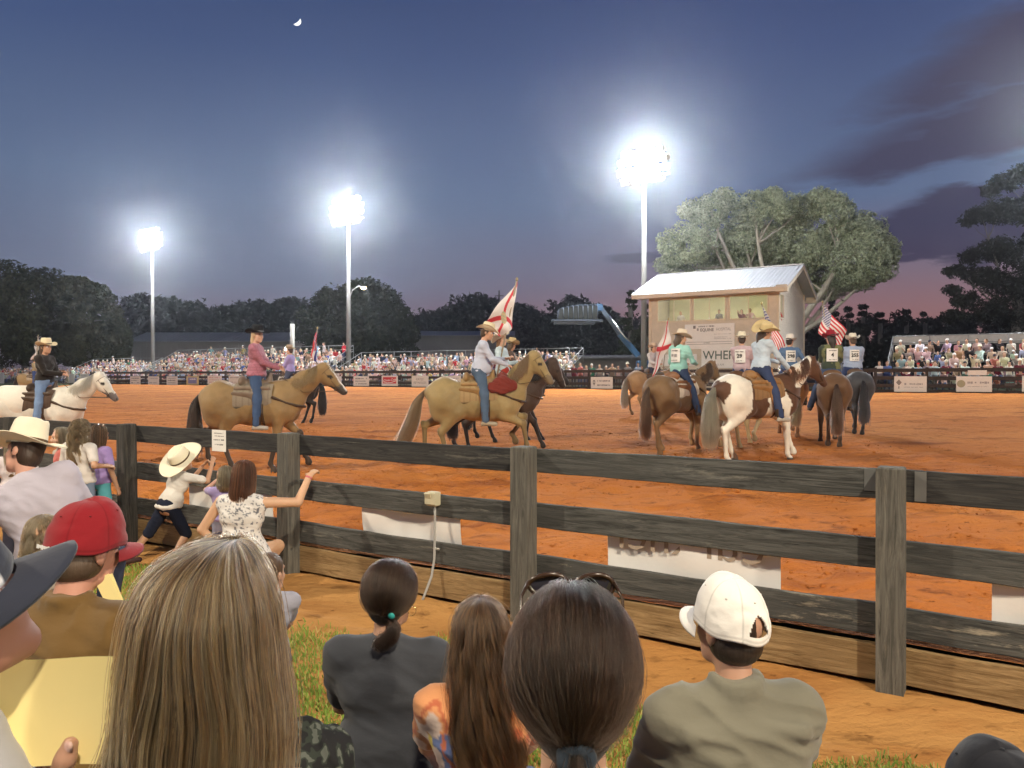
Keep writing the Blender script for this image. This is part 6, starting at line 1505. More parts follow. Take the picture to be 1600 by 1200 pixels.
def bib(fig, txt, seed=0, col=(.80, .78, .76), w=.22, h=.27, top=None, z=.42):
    root = fig['root']; s = fig['s']; J = fig['J']; nk = J['neck']; pel = (J['hL'] + J['hR']) / 2; up = (nk - pel); up /= np.linalg.norm(up)
    c = pel + up * .31; rx = J['sR'] - J['sL']; rx /= np.linalg.norm(rx); nb_ = np.cross(rx, up); back = -nb_ if nb_[1] > 0 else nb_; back = -abs(1) * np.cross(rx, up) if np.cross(rx, up)[1] > 0 else np.cross(rx, up)
    e = link('number_bib', None, root); mt = Matrix((tuple(rx), tuple(-back), tuple(up))).transposed().to_4x4(); mt.translation = Vector((c + back * .150) * s); e.matrix_local = mt
    V = []; Fc = []
    for off in (0, .002):
        for i in range(11):
            for j in range(9): u = i / 10 - .5; v = j / 8 - .5; V.append((u * w, (u * 1.7) ** 2 * .05 + off + .003 * math.sin(i * 1.7 + j), v * h))
    for i in range(10):
        for j in range(8): a = i * 9 + j; Fc.append((a, a + 9, a + 10, a + 1)); Fc.append((a + 100, a + 109, a + 108, a + 99))
    mesh_np('sheet', V, Fc, mat=M('bib_white', col, .7, var=.02), parent=e)
    m = MB(); scribble(m, -w * .38, w * .38, h * .34, h * .10, -.007, seed, .15); scribble(m, -w * .3, w * .36, -h * .36, h * .07, -.007, seed + 3, .2); m.build('print', m_t, e)
    if txt: text_mesh('number', txt, h * .42, M('bib_black', (.03, .03, .03), .7, var=0), e, (0, -.009, 0), (R(90), 0, 0), depth=.0008, bold=.003)
    else:
        m = MB(); scribble(m, -w * .3, w * .3, 0, h * .28, -.007, seed + 7, .2); m.build('print', m_pale, e)
    return e
bib(F5, None, 3)
# behind: rider with the red and white flag
hl = place(1022, 25.5); hr = R(12)
horse('horse', 'tan horse far across the arena behind the turquoise rider', hl, hr, 1.0, coat=(.33, .20, .10), dark=(.2, .12, .06), mane=(.4, .28, .16), tailc=(.4, .28, .18), vox=.034, saddle=(.12, .07, .04), pad=(.1, .1, .1))
rider('distant rider in a white shirt, carrying the narrow white flag with red bars', hl, hr, s=1.0, turn=R(-70), shirt=((.62, .60, .60), 1.0), pants=((.05, .05, .08), 1.0), hair=((.05, .04, .03), 0), hat=('cowboy', dict(col=(.60, .45, .33))), vox=.024, eyes=False)
flag('narrow white flag with red diagonal bars hanging beside the turquoise rider', P(1044, 500, 25.2), P(1048, 540, 25.2), P(1017, 592, 25), P(1027, 545, 25), f_saltire(False), tuple(P(1036, 580, 25.3)), n=(80, 60), fold=.10, nf=1.5, seed=4)
# 6 pinto
hl = place(1190, 13.4); hr = R(20)
horse('horse', 'brown and white pinto horse with a long two tone tail', hl, hr, 1.02, coat=(.10, .045, .022), dark=(.06, .03, .02), colfn=pinto, mane=(.10, .05, .03), tailc=(.45, .40, .24), neck=-.02, headp=.05, saddle=(.30, .15, .05), pad=(.26, .15, .07), tail_full=1.5, gait={'fl': (.30, .12), 'fr': (.02, .0), 'hl': (.15, .05), 'hr': (-.14, .0)})
rider('rider in a pale blue shirt with a wide woven straw hat on the pinto', hl, hr, 1.02, at=-.02, s=1.02, lean=.16, side=-.10, head=(R(-10), .18, .22), shirt=((.50, .60, .70), 1.0), pants=((.04, .058, .125), 1.0), shoes=(.45, .42, .36), hair=((.06, .04, .03), .10), hat=('cowboy', dict(col=(.62, .50, .27), brim=.225, curl=.10, tilt=(0, -.25, .25))), hands=((-.05, .40, .14), (.20, .40, .04)))
# rider with pink-gray shirt and bib
hl = place(1160, 16.0); hr = R(48)
horse('horse', 'palomino horse partly hidden behind the pinto and its rider', hl, hr, 1.0, coat=(.34, .22, .10), dark=(.4, .3, .17), mane=(.42, .32, .18), tailc=(.42, .32, .18), neck=-.05, vox=.027)
RF = rider('rider in a dusty pink shirt with a number bib, close behind the pinto rider', hl, hr, s=.97, turn=R(8), head=(R(20), .05, 0), shirt=((.50, .38, .42), 1.0), pants=((.05, .075, .17), 1.0), hair=((.06, .04, .03), 0), hat=('cowboy', dict(col=(.76, .70, .55), curl=.06, brim=.17)), vox=.017, eyes=False); bib(RF, '29', 11)
# rider 298
hl = place(1233, 18.4); hr = R(78)
horse('horse', 'flaxen maned sorrel horse walking straight away between the pinto and the booth', hl, hr, 1.0, coat=(.28, .13, .05), dark=(.2, .1, .05), mane=(.45, .33, .17), tailc=(.4, .28, .14), vox=.028, neck=.1)
RF = rider('rider in a denim shirt with bib number 298 and a white hat', hl, hr, s=1.0, turn=R(6), head=(R(-35), .03, 0), shirt=((.10, .17, .30), 1.0), pants=((.05, .07, .15), 1.0), hair=((.03, .02, .018), 0), hat=('cowboy', dict(col=(.76, .72, .66), curl=.035, brim=.175, crown=.12)), vox=.017, eyes=False, hands=((-.15, .25, .15), (.28, .20, .12)), build=1.05); bib(RF, '298', 21)
# green shirt, maroon hat
hl = place(1298, 16.2); hr = R(74)
horse('horse', 'chestnut brown horse seen from behind, right next to the gray one', hl, hr, 1.0, coat=(.125, .066, .032), dark=(.05, .03, .02), tailc=(.09, .05, .03), mane=(.05, .03, .02), saddle=(.14, .07, .03), pad=(.5, .4, .25), vox=.026, neck=.1)
def camo_g(V, C): C = C.copy(); n = fbm(V, 9, 3, 2); C[:, :3] = np.where((n > .52)[:, None], (.16, .17, .08), (.045, .06, .045)); return C
RF = rider('rider in a dark green shirt with a bib and a maroon hat', hl, hr, s=1.0, turn=R(4), head=(R(15), .05, 0), shirt=((.06, .08, .06), .75), shirtfn=camo_g, pants=((.06, .09, .17), 1.0), hair=((.03, .02, .018), .12), hat=('cowboy', dict(col=(.28, .02, .035), curl=.05, brim=.185, band=(.15, .01, .02))), vox=.016, eyes=False); bib(RF, '4', 31, top='ELBERTA')
# blue shirt on the gray
hl = place(1332, 18.8); hr = R(80)
horse('horse', 'dark gray horse seen from behind, farthest along the line of riders', hl, hr, 1.0, coat=(.05, .052, .060), dark=(.03, .03, .033), tailc=(.04, .04, .045), mane=(.04, .04, .045), saddle=(.09, .05, .03), pad=(.4, .32, .22), vox=.027)
RF = rider('rider in a light blue shirt with a bib on the dark gray horse', hl, hr, s=1.03, turn=R(2), head=(R(5), .05, 0), shirt=((.33, .40, .56), 1.0), pants=((.04, .06, .15), 1.0), hair=((.10, .07, .05), 0), hat=('cowboy', dict(col=(.76, .71, .60), curl=.075, brim=.185)), vox=.016, eyes=False, build=1.1, feet=((-.36, .12, .75), (.40, .20, .72))); bib(RF, '255', 41)
flag('striped national flag drooping behind the woven straw hat', P(1190, 476, 19.5), P(1203, 522, 19.5), P(1212, 566, 19.3), P(1228, 540, 19.3), f_us, tuple(P(1222, 575, 19.5)), n=(130, 91), fold=.07, seed=3)
flag('striped national flag with white stars hanging above the maroon hat', P(1285, 474, 20.5), P(1280, 520, 20.5), P(1312, 552, 20.3), P(1322, 516, 20.3), f_us, tuple(P(1300, 585, 20.5)), n=(130, 91), fold=.09, nf=1.8, seed=6)
# far left small rider
hl = place(55, 44); hr = R(8)
horse('horse', 'small looking palomino far away at the picture edge', hl, hr, 1.0, coat=(.36, .25, .12), dark=(.05, .03, .02), vox=.045, saddle=(.12, .07, .04))
rider('distant rider in a tan shirt with the white flag at the far corner', hl, hr, s=1.0, shirt=((.34, .27, .16), 1.0), hair=((.05, .04, .03), 0), hat=('cowboy', dict(col=(.5, .42, .25))), vox=.035, eyes=False)
flag('distant white flag with a dark device, held by the rider at the picture edge', P(60, 525, 43.5), P(61, 545, 43.5), P(51, 563, 43.5), P(57, 540, 43.5), f_white, tuple(P(56, 580, 43.5)), n=(30, 20), fold=.15, seed=5, poler=.03)
# ------------------------------------------------------------------ spectators on this side of the fence
def K(x, y, depth, dz=0.0): p = P(x, y, depth); return np.array((p.x, p.y, p.z))
def seat_for(top, s=1.0, hs=1.0, extra=0.0):      # seat height that puts the crown of the head at `top`
    return top - (.10 + .663 + .125 * hs) * s - extra
DB = [(0, (.008, .005, .0035)), (.5, (.020, .011, .007)), (1, (.060, .034, .020))]
H_DARK = hair_mat('dark_brown_hair', DB, .22, .3)
H_BROWN = hair_mat('brown_hair', [(0, (.025, .012, .006)), (.5, (.065, .032, .015)), (1, (.17, .09, .042))], .28, .35)
H_AUB = hair_mat('auburn_hair', [(0, (.03, .012, .007)), (.6, (.10, .034, .016)), (1, (.22, .085, .036))], .28, .35)
H_BLOND = hair_mat('streaked_blonde_hair', [(0, (.018, .009, .004)), (.3, (.065, .034, .015)), (.55, (.16, .09, .038)), (.8, (.34, .21, .095)), (1, (.60, .42, .22))], .26, .32)
H_FAIR = hair_mat('fair_child_hair', [(0, (.24, .15, .07)), (.5, (.42, .28, .14)), (1, (.62, .46, .26))], .3, .35)
# --- blonde woman, nearest
Dd = 1.02
cx = px(317, Dd); topz = pz(868, Dd); fig = figure('person', 'woman with long straight streaked blonde hair, largest head along the bottom', 'woman', (cx, Dd, 0), R(6), 'sit', seat=seat_for(topz - .012), head=(0, .05, 0), skin=SKIN2, shirt=((.36, .34, .30), .9), vox=.010, hair=None, slope=.02, group='seated spectators')
C = fig['J']['head']; hz0 = C[2]
lv = [(.146, .004, .004, .01, .045), (.145, .040, .055, .006, .02), (.120, .074, .090, 0, -.008), (.075, .090, .112, 0, -.018), (.02, .095, .118, 0, -.022), (-.05, .101, .118, 0, -.03), (-.13, .112, .112, -.003, -.045), (-.22, .124, .100, -.004, -.07), (-.32, .133, .085, -.004, -.09), (-.42, .138, .072, .0, -.10), (-.52, .128, .055, 0, -.10)]
loft_core('hair_mass', lv, m_hairm, fig['root'], (.07, .045, .025), C, None, .86)
QB = drape(lv, 26000, 26, 3, thick=.024, C=C, clump=.85, wob=.24, fly=.10, ncl=170, part=.012, endvar=.15); QB[..., 0] += .006 * np.sin(QB[..., 2] * 26 + QB[..., 0] * 30) * np.clip((C[2] + .02 - QB[..., 2]) * 8, 0, 1); strands('hair', QB, .00042, H_BLOND, fig['root'], .6); strays('stray_hair', QB, .12, .020, .0005, H_BLOND, fig['root'], 3)
# --- dark haired woman with sunglasses
Dd = 1.22
cx = px(896, Dd); topz = pz(921, Dd); fig = figure('person', 'woman with smooth dark hair tied low, tortoiseshell sunglasses on top of her head', 'woman', (cx, Dd, 0), R(-2), 'sit', seat=seat_for(topz - .022), head=(0, -.02, 0), skin=(.60, .36, .25), shirt=((.42, .40, .40), .0), vox=.009, slope=.03, build=.9, group='seated spectators')
C = fig['J']['head']; kn = v3(0, -.115, -.115); Rr = (.084, .106, .103)
S = SDF(); S.ell(C + v3(0, -.016, .034), (.082, .101, .100), c=(.012, .008, .006)); S.ell(C + v3(0, -.05, -.035), (.070, .066, .075), k=.03, c=(.012, .008, .006)); S.cone(C + v3(0, -.09, -.07), C + v3(0, -.108, -.110), .040, .016, k=.03, c=(.012, .008, .006)); S.mesh('hair_mass', .008, m_hairm, fig['root'])
C2 = C + v3(0, -.018, .026)
Q = pulled(C2, np.eye(3), (.085, .108, .110), (0, -.84, -.80), 21000, 22, 7, thick=.012, lift=.010)
sg_ = np.clip((-Q[..., 2] + C2[2]) / .12, 0, 1); Q[..., 0] = C[0] + (Q[..., 0] - C[0]) * (1.02 - .16 * sg_ ** 1.3)
strands('hair', Q, .00034, H_DARK, fig['root'], .7); strays('stray_hair', Q, .06, .009, .00035, H_DARK, fig['root'], 4)
g = np.random.default_rng(4); n = 2500; tt = np.linspace(0, 1, 14)[None, :, None]; st = C2 + v3(0, -.100, -.098); r0 = g.normal(size=(n, 1, 3)) * .008
strands('ponytail', st + r0 * (1 + 1.1 * np.sin(tt * 3)) + v3(0, -.015, 0) * np.sin(tt * 2) + v3(0, 0, -.22) * tt * g.uniform(.7, 1, (n, 1, 1)), .00035, H_DARK, fig['root'], .6)
S = SDF()
for i in range(9):
    a = i * 2 * math.pi / 9; S.ell(st + v3(.020 * math.cos(a), -.006, .018 * math.sin(a) * .9) + v3(0, .003 * math.sin(a * 3), 0), (.011, .012, .011), k=.006, c=(.020, .028, .040))
S.mesh('scrunchie', .0035, m_cloth, fig['root'])
for q_ in (-1, 1): m = MB(); m.tube([(C[0] + q_ * .078 + .004 * math.sin(t), C[1] - .004 + .012 * math.cos(t), C[2] - .062 + .014 * math.sin(t)) for t in [k * math.pi / 9 for k in range(19)]], .0013, 6); m.build('hoop_earring', M('gold', (.6, .42, .18), .25, 1), fig['root'], True)
sgl = thing('sunglasses', 'tortoiseshell sunglasses pushed up on the smooth dark hair', 'sunglasses', tuple(v3(cx, Dd, 0) + Matrix.Rotation(R(-2), 3, 'Z') @ Vector(C + v3(0, .060, .130))), R(-2))
m_tort = M('tortoiseshell', (.50, .22, .03), .25, var=.0, col2=(.035, .018, .008), vscale=60, spec=.6); m_lens = M('dark_lens', (.02, .016, .014), .08, var=0, spec=.7)
Lz = Euler((R(84), 0, 0)).to_matrix()
for q in (-1, 1):
    m = MB(); n_ = 22; pin = []
    for k in range(n_): a = 2 * math.pi * k / n_; ex = .033 * math.cos(a); ey = .019 * math.sin(a) * (1 + .18 * math.cos(a)); pin.append(Vector((q * .0385 + ex * (1 if True else 1), ey - .006 * q * math.cos(a) * 0, .006 * (1 - (ex / .03) ** 2) - .004)))
    ring = [Lz @ p for p in pin]; m.tube(ring + [ring[0], ring[1]], .0046, 7); m.build('lens_rim', m_tort, sgl, True)
    m = MB(); m.v = [tuple(p) for p in ring] + [tuple(p + Lz @ Vector((0, 0, .0015))) for p in ring]; m.c = [(1, 1, 1)] * len(m.v); m.f = [tuple(range(n_)), tuple(range(2 * n_ - 1, n_ - 1, -1))]; m.m = [0, 0]; m.build('lens', m_lens, sgl)
    m = MB(); e0 = Lz @ Vector((q * .072, .006, -.003)); m.tube([e0, e0 + Vector((q * .012, -.02, -.02)), e0 + Vector((q * .013, -.07, -.075)), e0 + Vector((q * .008, -.10, -.125))], [.0034, .0028, .0025, .002], 7); m.build('temple', m_tort, sgl, True)
m = MB(); m.tube([Lz @ Vector((-.008, .004, .001)), Lz @ Vector((0, .008, .003)), Lz @ Vector((.008, .004, .001))], .0032, 7); m.build('bridge', m_tort, sgl, True)
# --- man in a white cap and olive shirt
Dd = 2.2
cx = px(1158, Dd); topz = pz(915, Dd)
def olive_extra(S, T_, J):
    S.cone(T_(-.15, -.10, .40), T_(.15, -.10, .40), .02, .02, k=.03, c=(.175, .165, .125))
fig = figure('person', 'man in a white cap and olive work shirt sitting in front of the fence', 'man', (cx, Dd, 0), R(4), 'sit', seat=seat_for(topz - .015, 1.03), s=1.03, lean=.12, head=(R(22), -.06, .02), skin=(.44, .25, .17), shirt=((.175, .165, .125), 1.0), pants=((.10, .09, .06), 1.0), vox=.009, hair=((.028, .019, .014), 0), hat=('cap', dict(col=(.80, .77, .72))), collar=True, fold=.015, build=1.18, belly=.02, slope=.012, group='seated spectators', sdf_extra=olive_extra, hands=((-.14, .40, .10), (.14, .40, .10)))
# --- woman in a charcoal tee
Dd = 2.85
cx = px(604, Dd); topz = pz(878, Dd)
fig = figure('person', 'woman in a charcoal tee with dark hair in a low knot and a hoop earring', 'woman', (cx, Dd, 0), R(-4), 'sit', seat=seat_for(topz - .015, .98), s=.98, lean=.02, head=(R(-10), .08, 0), skin=(.48, .28, .19), shirt=((.048, .052, .062), .42), pants=((.03, .035, .05), 1.0), vox=.011, fold=.009, build=1.02, tuck=False, group='seated spectators', hands=((-.12, .36, .12), (.12, .36, .12)))
C = fig['J']['head']; s_ = .98; Rz = rot(R(-10), .08, 0)
S = SDF(); hair_cap(S, C, Rz, 1.0, (.012, .008, .006)); S.mesh('hair_mass', .009, m_hairm, fig['root']).scale = (s_,) * 3
Q = pulled(C + v3(0, -.012, .036), Rz, (.081, .100, .093), (0.1, -.80, -.95), 9000, 16, 9, thick=.012, lift=.012); o = strands('hair', Q, .0006, H_DARK, fig['root'], .7); o.scale = (s_,) * 3; o = strays('stray_hair', Q, .10, .012, .0006, H_DARK, fig['root'], 4); o.scale = (s_,) * 3
g = np.random.default_rng(14); n = 1800; tt = np.linspace(0, 1, 18)[None, :, None]; kc = C + v3(.015, -.105, -.075); a = g.uniform(0, 6.28, (n, 1, 1)); 
lo = np.concatenate([.030 * np.sin(tt * 5.0 + a * .25) + .008 * np.cos(a), -.018 + .012 * np.sin(a) - .02 * np.sin(tt * 3), -.030 * (1 - np.cos(tt * 4.4)) - .01 * tt + .008 * np.sin(a * 2)], -1) + g.normal(size=(n, 1, 3)) * .007
o = strands('hair_knot', kc + lo, .0006, H_DARK, fig['root'], .6); o.scale = (s_,) * 3
m = MB(); m.tube([(C[0] + .083 + .016 * math.cos(t), C[1] + .0 + .006 * math.sin(t), C[2] - .055 + .017 * math.sin(t)) for t in [k * math.pi / 9 for k in range(19)]], .0017, 6); o = m.build('hoop_earring', M('gold', (.6, .42, .18), .25, 1), fig['root'], True); o.scale = (s_,) * 3
m = MB(); m.lathe([(0, .006), (.010, .005), (.013, 0)], 14, c=(0, 0, 0)); o = m.build('hair_clip', M('teal_clip', (.03, .30, .28), .2, .2), fig['root'], True); o.location = Vector((C + v3(.030, -.118, -.040)) * s_); o.rotation_euler = (R(100), 0, 0)
# --- girl with long brown hair, orange tie dye shirt
Dd = 2.3
cx = px(752, Dd); topz = pz(938, Dd)
def tiedye(V, C):
    C = C.copy(); n = fbm(V * v3(1, 1, 1), 7, 5, 3); n2 = fbm(V, 13, 15, 2); base = np.array((.60, .27, .12)); C[:, :3] = base * (.85 + .4 * (n2 - .5))[:, None]
    sw = np.abs((V[:, 0] + .045) - .16 * np.sin((V[:, 2] - .1) * 5.5) * .7 - .03 * n); zt = V[:, 2].max(); lowz = V[:, 2] < zt - .17; blue = (sw < .028 + .02 * n2) & (V[:, 0] < .04) & lowz & (V[:, 1] < .1); C[blue, :3] = (.10, .14, .30)
    ed = (np.abs(sw - .045) < .007) & (V[:, 1] < .1) & lowz; C[ed, :3] = (.60, .46, .08); C[:, :3] = np.where((np.abs(n - .5) < .03)[:, None] & (V[:, 1:2] < .2), (.42, .12, .06), C[:, :3]); wt = (n > .60); C[wt, :3] = (.62, .50, .44); return C
fig = figure('person', 'girl with long loose brown hair in an orange and blue tie dye shirt', 'girl', (cx, Dd, 0), R(5), 'sit', seat=seat_for(topz - .012, .84, 1.08), s=.84, hs=1.08, skin=(.52, .31, .21), shirt=((.55, .22, .09), .4), shirtfn=tiedye, pants=((.1, .12, .2), 1.0), vox=.011, fold=.008, tuck=False, head=(0, .06, .0), group='seated spectators', build=.95)
C = fig['J']['head']
lv = [(.136, .004, .004, 0, .03), (.133, .042, .052, 0, .01), (.108, .074, .086, 0, -.008), (.06, .090, .106, 0, -.018), (0, .094, .112, 0, -.024), (-.08, .098, .106, 0, -.04), (-.17, .110, .095, 0, -.065), (-.27, .122, .085, .01, -.085), (-.37, .112, .065, .03, -.10), (-.46, .085, .05, .04, -.10)]
lv = [(a * 1.08, b * 1.06, c * 1.06, d, e) for a, b, c, d, e in lv]
loft_core('hair_mass', lv[:8], m_hairm, fig['root'], (.035, .02, .012), C, None, .84).scale = (.84,) * 3
QE = drape(lv, 13000, 24, 13, thick=.024, C=C, clump=.75, wob=.20, fly=.08, ncl=150, curlr=.012, curlf=3.5, endvar=.25); strands('hair', QE, .0006, H_BROWN, fig['root'], .5).scale = (.84,) * 3; strays('stray_hair', QE, .08, .03, .0006, H_BROWN, fig['root'], 6).scale = (.84,) * 3
# --- man in the red cap
Dd = 2.25
cx = px(72, Dd); topz = pz(786, Dd)
fig = figure('person', 'man in a red cap and brown shirt, head turned aside', 'man', (cx, Dd, 0), R(-14), 'sit', seat=seat_for(topz - .02, 1.02), s=1.02, lean=.15, side=.04, head=(R(-9), .10, .04), skin=(.50, .25, .18), shirt=((.135, .078, .026), 1.0), pants=((.05, .06, .09), 1.0), vox=.009, hair=((.09, .06, .04), 0), hat=('cap', dict(col=(.235, .014, .020), opening=False, big=1.06)), collar=True, fold=.012, build=1.3, belly=.03, group='seated spectators')
m = MB(); scribble(m, -.032, .032, .0, .012, 0, 77, .2); o = m.build('print', m_wht, fig['hat']); o.location = (-.02, -.118, .012); o.rotation_euler = (0, 0, R(-8))
# --- person in a white and navy cap at the very edge
Dd = 1.08
cx = px(-68, Dd); topz = pz(794, Dd)
fig = figure('person', 'person in a white cap with a navy brim, cut by the edge of the picture', 'person', (cx, Dd, 0), R(-40), 'sit', seat=seat_for(topz - .015, 1.0), s=1.0, head=(R(-14), -.44, .10), skin=(.33, .16, .11), shirt=((.36, .36, .38), .4), pants=((.05, .06, .09), 1.0), vox=.008, hair=((.03, .02, .014), 0), hat=('cap', dict(col=(.74, .74, .78), bcol=(.030, .034, .052), front=(.030, .034, .052), opening=False)), fold=.01, build=.92, slope=.07, eyes=False, group='seated spectators', hands=((-.1, .36, .05), (.10, .34, .02)))
# --- yellow paper with the hand that holds it
pp = thing('paper_sheet', 'yellow sheet of paper held up between the white cap and the blonde hair', 'paper', tuple(K(90, 1115, 1.12)), R(-4))
V = []; nn = 16
for off in (0, .0006):
    for i in range(nn + 1):
        for j in range(nn + 1): u = i / nn - .5; v = j / nn - .5; V.append((u * .2159, .016 * math.cos(u * 2.6) - .012 * (v + .5) ** 2 + off, v * .150 + .004 * math.sin(u * 5)))
st = (nn + 1) ** 2; Fc = []
for i in range(nn):
    for j in range(nn): a = i * (nn + 1) + j; Fc.append((a, a + nn + 1, a + nn + 2, a + 1)); Fc.append((st + a + 1, st + a + nn + 2, st + a + nn + 1, st + a))
o = mesh_np('sheet', V, Fc, mat=M('yellow_paper', (.78, .66, .30), .7, var=.03, vscale=8), parent=pp); o.rotation_euler = (R(-14), 0, 0)
# the man holding it sits low beside the white cap: only his hand and forearm reach the picture
S = SDF(); wv = K(96, 1262, 1.02); add_hand(S, wv, v3(.01, .02, .10), v3(.05, 1, .25), 1.0, (.50, .28, .19), curl=.75, thumb=-1, spread=.06)
hx = K(20, 1400, 1.0)
fig = figure('person', 'low seated person whose hand grips the yellow paper', 'person', (px(-60, 1.25), 1.25, 0), R(-30), 'sit', seat=.30, s=.95, head=(R(10), .1, 0), skin=(.50, .28, .19), shirt=((.16, .085, .03), 1.0), vox=.0065, hair=((.05, .03, .02), 0), group='seated spectators',
             hands=None)
bpy.data.objects.remove(fig['body'])
# rebuild the body so that the right arm reaches the sheet
def holder():
    root = fig['root']; J = fig['J']; s = .95; B = SDF(); c = (.50, .28, .19)
    M_ = Matrix.Rotation(R(30), 3, 'Z'); w_l = np.array(M_ @ (Vector(K(70, 1330, 1.20)) - Vector(root.location))) / s
    B.cone(J['hL'], J['neck'] - v3(0, 0, .1), .11, .11, k=.05, c=c); B.cone(J['sL'], J['sR'], .06, .06, k=.05, c=c); B.cone(J['neck'], J['head'], .054, .05, k=.02, c=c); add_head(B, J['head'], rot(R(10), .1, 0), 1, c)
    e, w = ik(J['sR'], w_l, .30, .28, (.5, .2, -1)); B.cone(J['sR'], e, .047, .04, k=.03, c=c); B.cone(e, w, .038, .028, k=.012, c=c)
    d_ = np.array(M_ @ Vector((.02, .0, 1))); n_ = np.array(M_ @ Vector((.15, -1, 0))); add_hand(B, w, d_, n_, 1.0, c, curl=.25, thumb=-1, spread=.03)
    q_ = lambda x, y, z_: np.array(M_ @ (Vector(K(x, y, z_)) - Vector(root.location))) / s
    B.chain([w + d_ * .03, q_(84, 1222, 1.10), q_(98, 1190, 1.085), q_(106, 1166, 1.088)], [.024, .0165, .0135, .0115], k=.012, c=c); B.ell(q_(105, 1168, 1.076), (.0075, .004, .009), k=.001, c=(.72, .48, .42))
    for a, b2 in (('hL', 'kL'), ('hR', 'kR')): B.cone(J[a], J[b2], .08, .05, k=.03, c=c)
    B.cone(J['kL'], J['aL'], .05, .034, c=c); B.cone(J['kR'], J['aR'], .05, .034, c=c); B.cone(J['sL'], J['eL'], .045, .04, k=.03, c=c); B.cone(J['eL'], J['wL'], .038, .028, c=c); add_hand(B, J['wL'], J['wL'] - J['eL'], (0, 0, -1), 1, c, thumb=-1)
    o = B.mesh('body', .0055, m_skin, root); o.scale = (s,) * 3; return o
holder()
# small folded yellow paper behind the red cap
p2 = thing('paper_sheet', 'small folded yellow paper poking up beside the neck of the man in red', 'paper', tuple(K(168, 925, 2.35)), R(10))
m = MB(); m.box((0, 0, 0), (.045, .003, .10), Euler((0, R(-24), 0)).to_matrix(), bev=.001); m.box((.006, .004, 0), (.043, .003, .10), Euler((0, R(-20), 0)).to_matrix(), bev=.001); m.build('sheet', MATS['yellow_paper'], p2)
# --- man in the straw hat, lavender shirt, bending
Dd = 4.4
fig = figure('person', 'man in a cream felt hat and lavender shirt leaning over, looking along the fence', 'man', (px(98, Dd), Dd, 0), R(20), 'sit', seat=.50, lean=.22, side=-.42, head=(R(55), .0, .30), skin=(.56, .30, .22), shirt=((.46, .43, .50), 1.0), pants=((.05, .06, .10), 1.0), vox=.012, hair=((.05, .03, .02), 0), fold=.012, build=1.2, hat=('cowboy', dict(col=(.80, .74, .58), brim=.20, curl=.030, crown=.125, big=1.12)), hands=((-.46, .26, .02), (.10, .40, .06)), group='seated spectators', pelvis=(.0, 0, .80))
# --- woman in the white patterned dress by the post
Dd = 6.45
def speck(V, C): C = C.copy(); n = vnoise(V * v3(1, 1, 1.6), 75, 5); C[:, :3] = np.where((n > .70)[:, None], (.16, .17, .20), (.70, .68, .66)); return C
fig = figure('person', 'woman in a sleeveless white speckled dress kneeling by the post, hand on the rail', 'woman', (px(376, Dd), Dd, 0), R(-6), 'sit', seat=.30, lean=.05, head=(R(-6), .12, .0), skin=(.62, .38, .24), shirt=((.7, .68, .66), .0), shirtfn=speck, pants=None, shoes=None, vox=.009, fold=.006, build=1.02, dress=[(.0, .09, .145), (-.12, .11, .185), (-.22, .12, .20)], tuck=True, pelvis=(0, 0, .33),
             feet=((-.10, .10, .06), (.08, .10, .06)), hands=((-.24, .10, .0), (.49, .28, .64)), poles=((-1, -.3, -.6), (.3, -.3, -1)), hand_d=(None, (.1, .7, .25)), hand_n=(None, (0, .3, -1)), group='people at the near fence', lpole=((-.1, 1, .0), (.1, 1, .0)), )
C = fig['J']['head']
lv = [(.138, .004, .004, 0, -.01), (.132, .045, .052, 0, -.012), (.108, .078, .088, 0, -.015), (.06, .094, .106, 0, -.018), (0, .100, .112, 0, -.024), (-.08, .104, .106, 0, -.04), (-.15, .108, .09, 0, -.06), (-.22, .085, .065, .0, -.075), (-.30, .04, .035, -.01, -.085)]
loft_core('hair_mass', lv[:7], m_hairm, fig['root'], (.04, .016, .01), C, None, .84)
strands('hair', drape(lv, 6000, 20, 23, thick=.026, C=C, clump=.6, wob=.14, fly=.06, ncl=120, endvar=.22), .0011, H_AUB, fig['root'], .5)
m = MB(); wr = fig['J']['wR']; er = fig['J']['eR']; dd = (wr - er) / np.linalg.norm(wr - er); m.tube([wr - dd * .03, wr - dd * .012], .030, 12); m.build('wristband', M('pink_band', (.6, .16, .18), .6), fig['root'], True)
# --- boy in the big straw hat leaning into the fence
Dd = 7.45
fig = figure('person', 'boy in a wide cream hat, white polo and navy shorts pushing against the fence', 'boy', (px(262, Dd), Dd, 0), R(-38), 'stand', s=.70, hs=1.18, lean=.42, side=.0, head=(R(5), -.34, 0), skin=(.52, .30, .19), shirt=((.66, .63, .58), .4), pants=((.014, .018, .035), .5), shoes=(.06, .03, .03), vox=.009, fold=.01, tuck=False, hair=((.12, .07, .035), 0),
             hat=('cowboy', dict(col=(.82, .77, .60), brim=.21, curl=.015, crown=.10, big=1.30, tilt=(0, -.38, .2))), feet=((-.42, -.38, .08), (.16, -.06, .08)), pelvis=(0, 0, .56), hands=((-.10, .56, .50), (.18, .55, .56)), poles=((-.4, 0, -1), (.4, 0, -1)), group='children at the near fence')
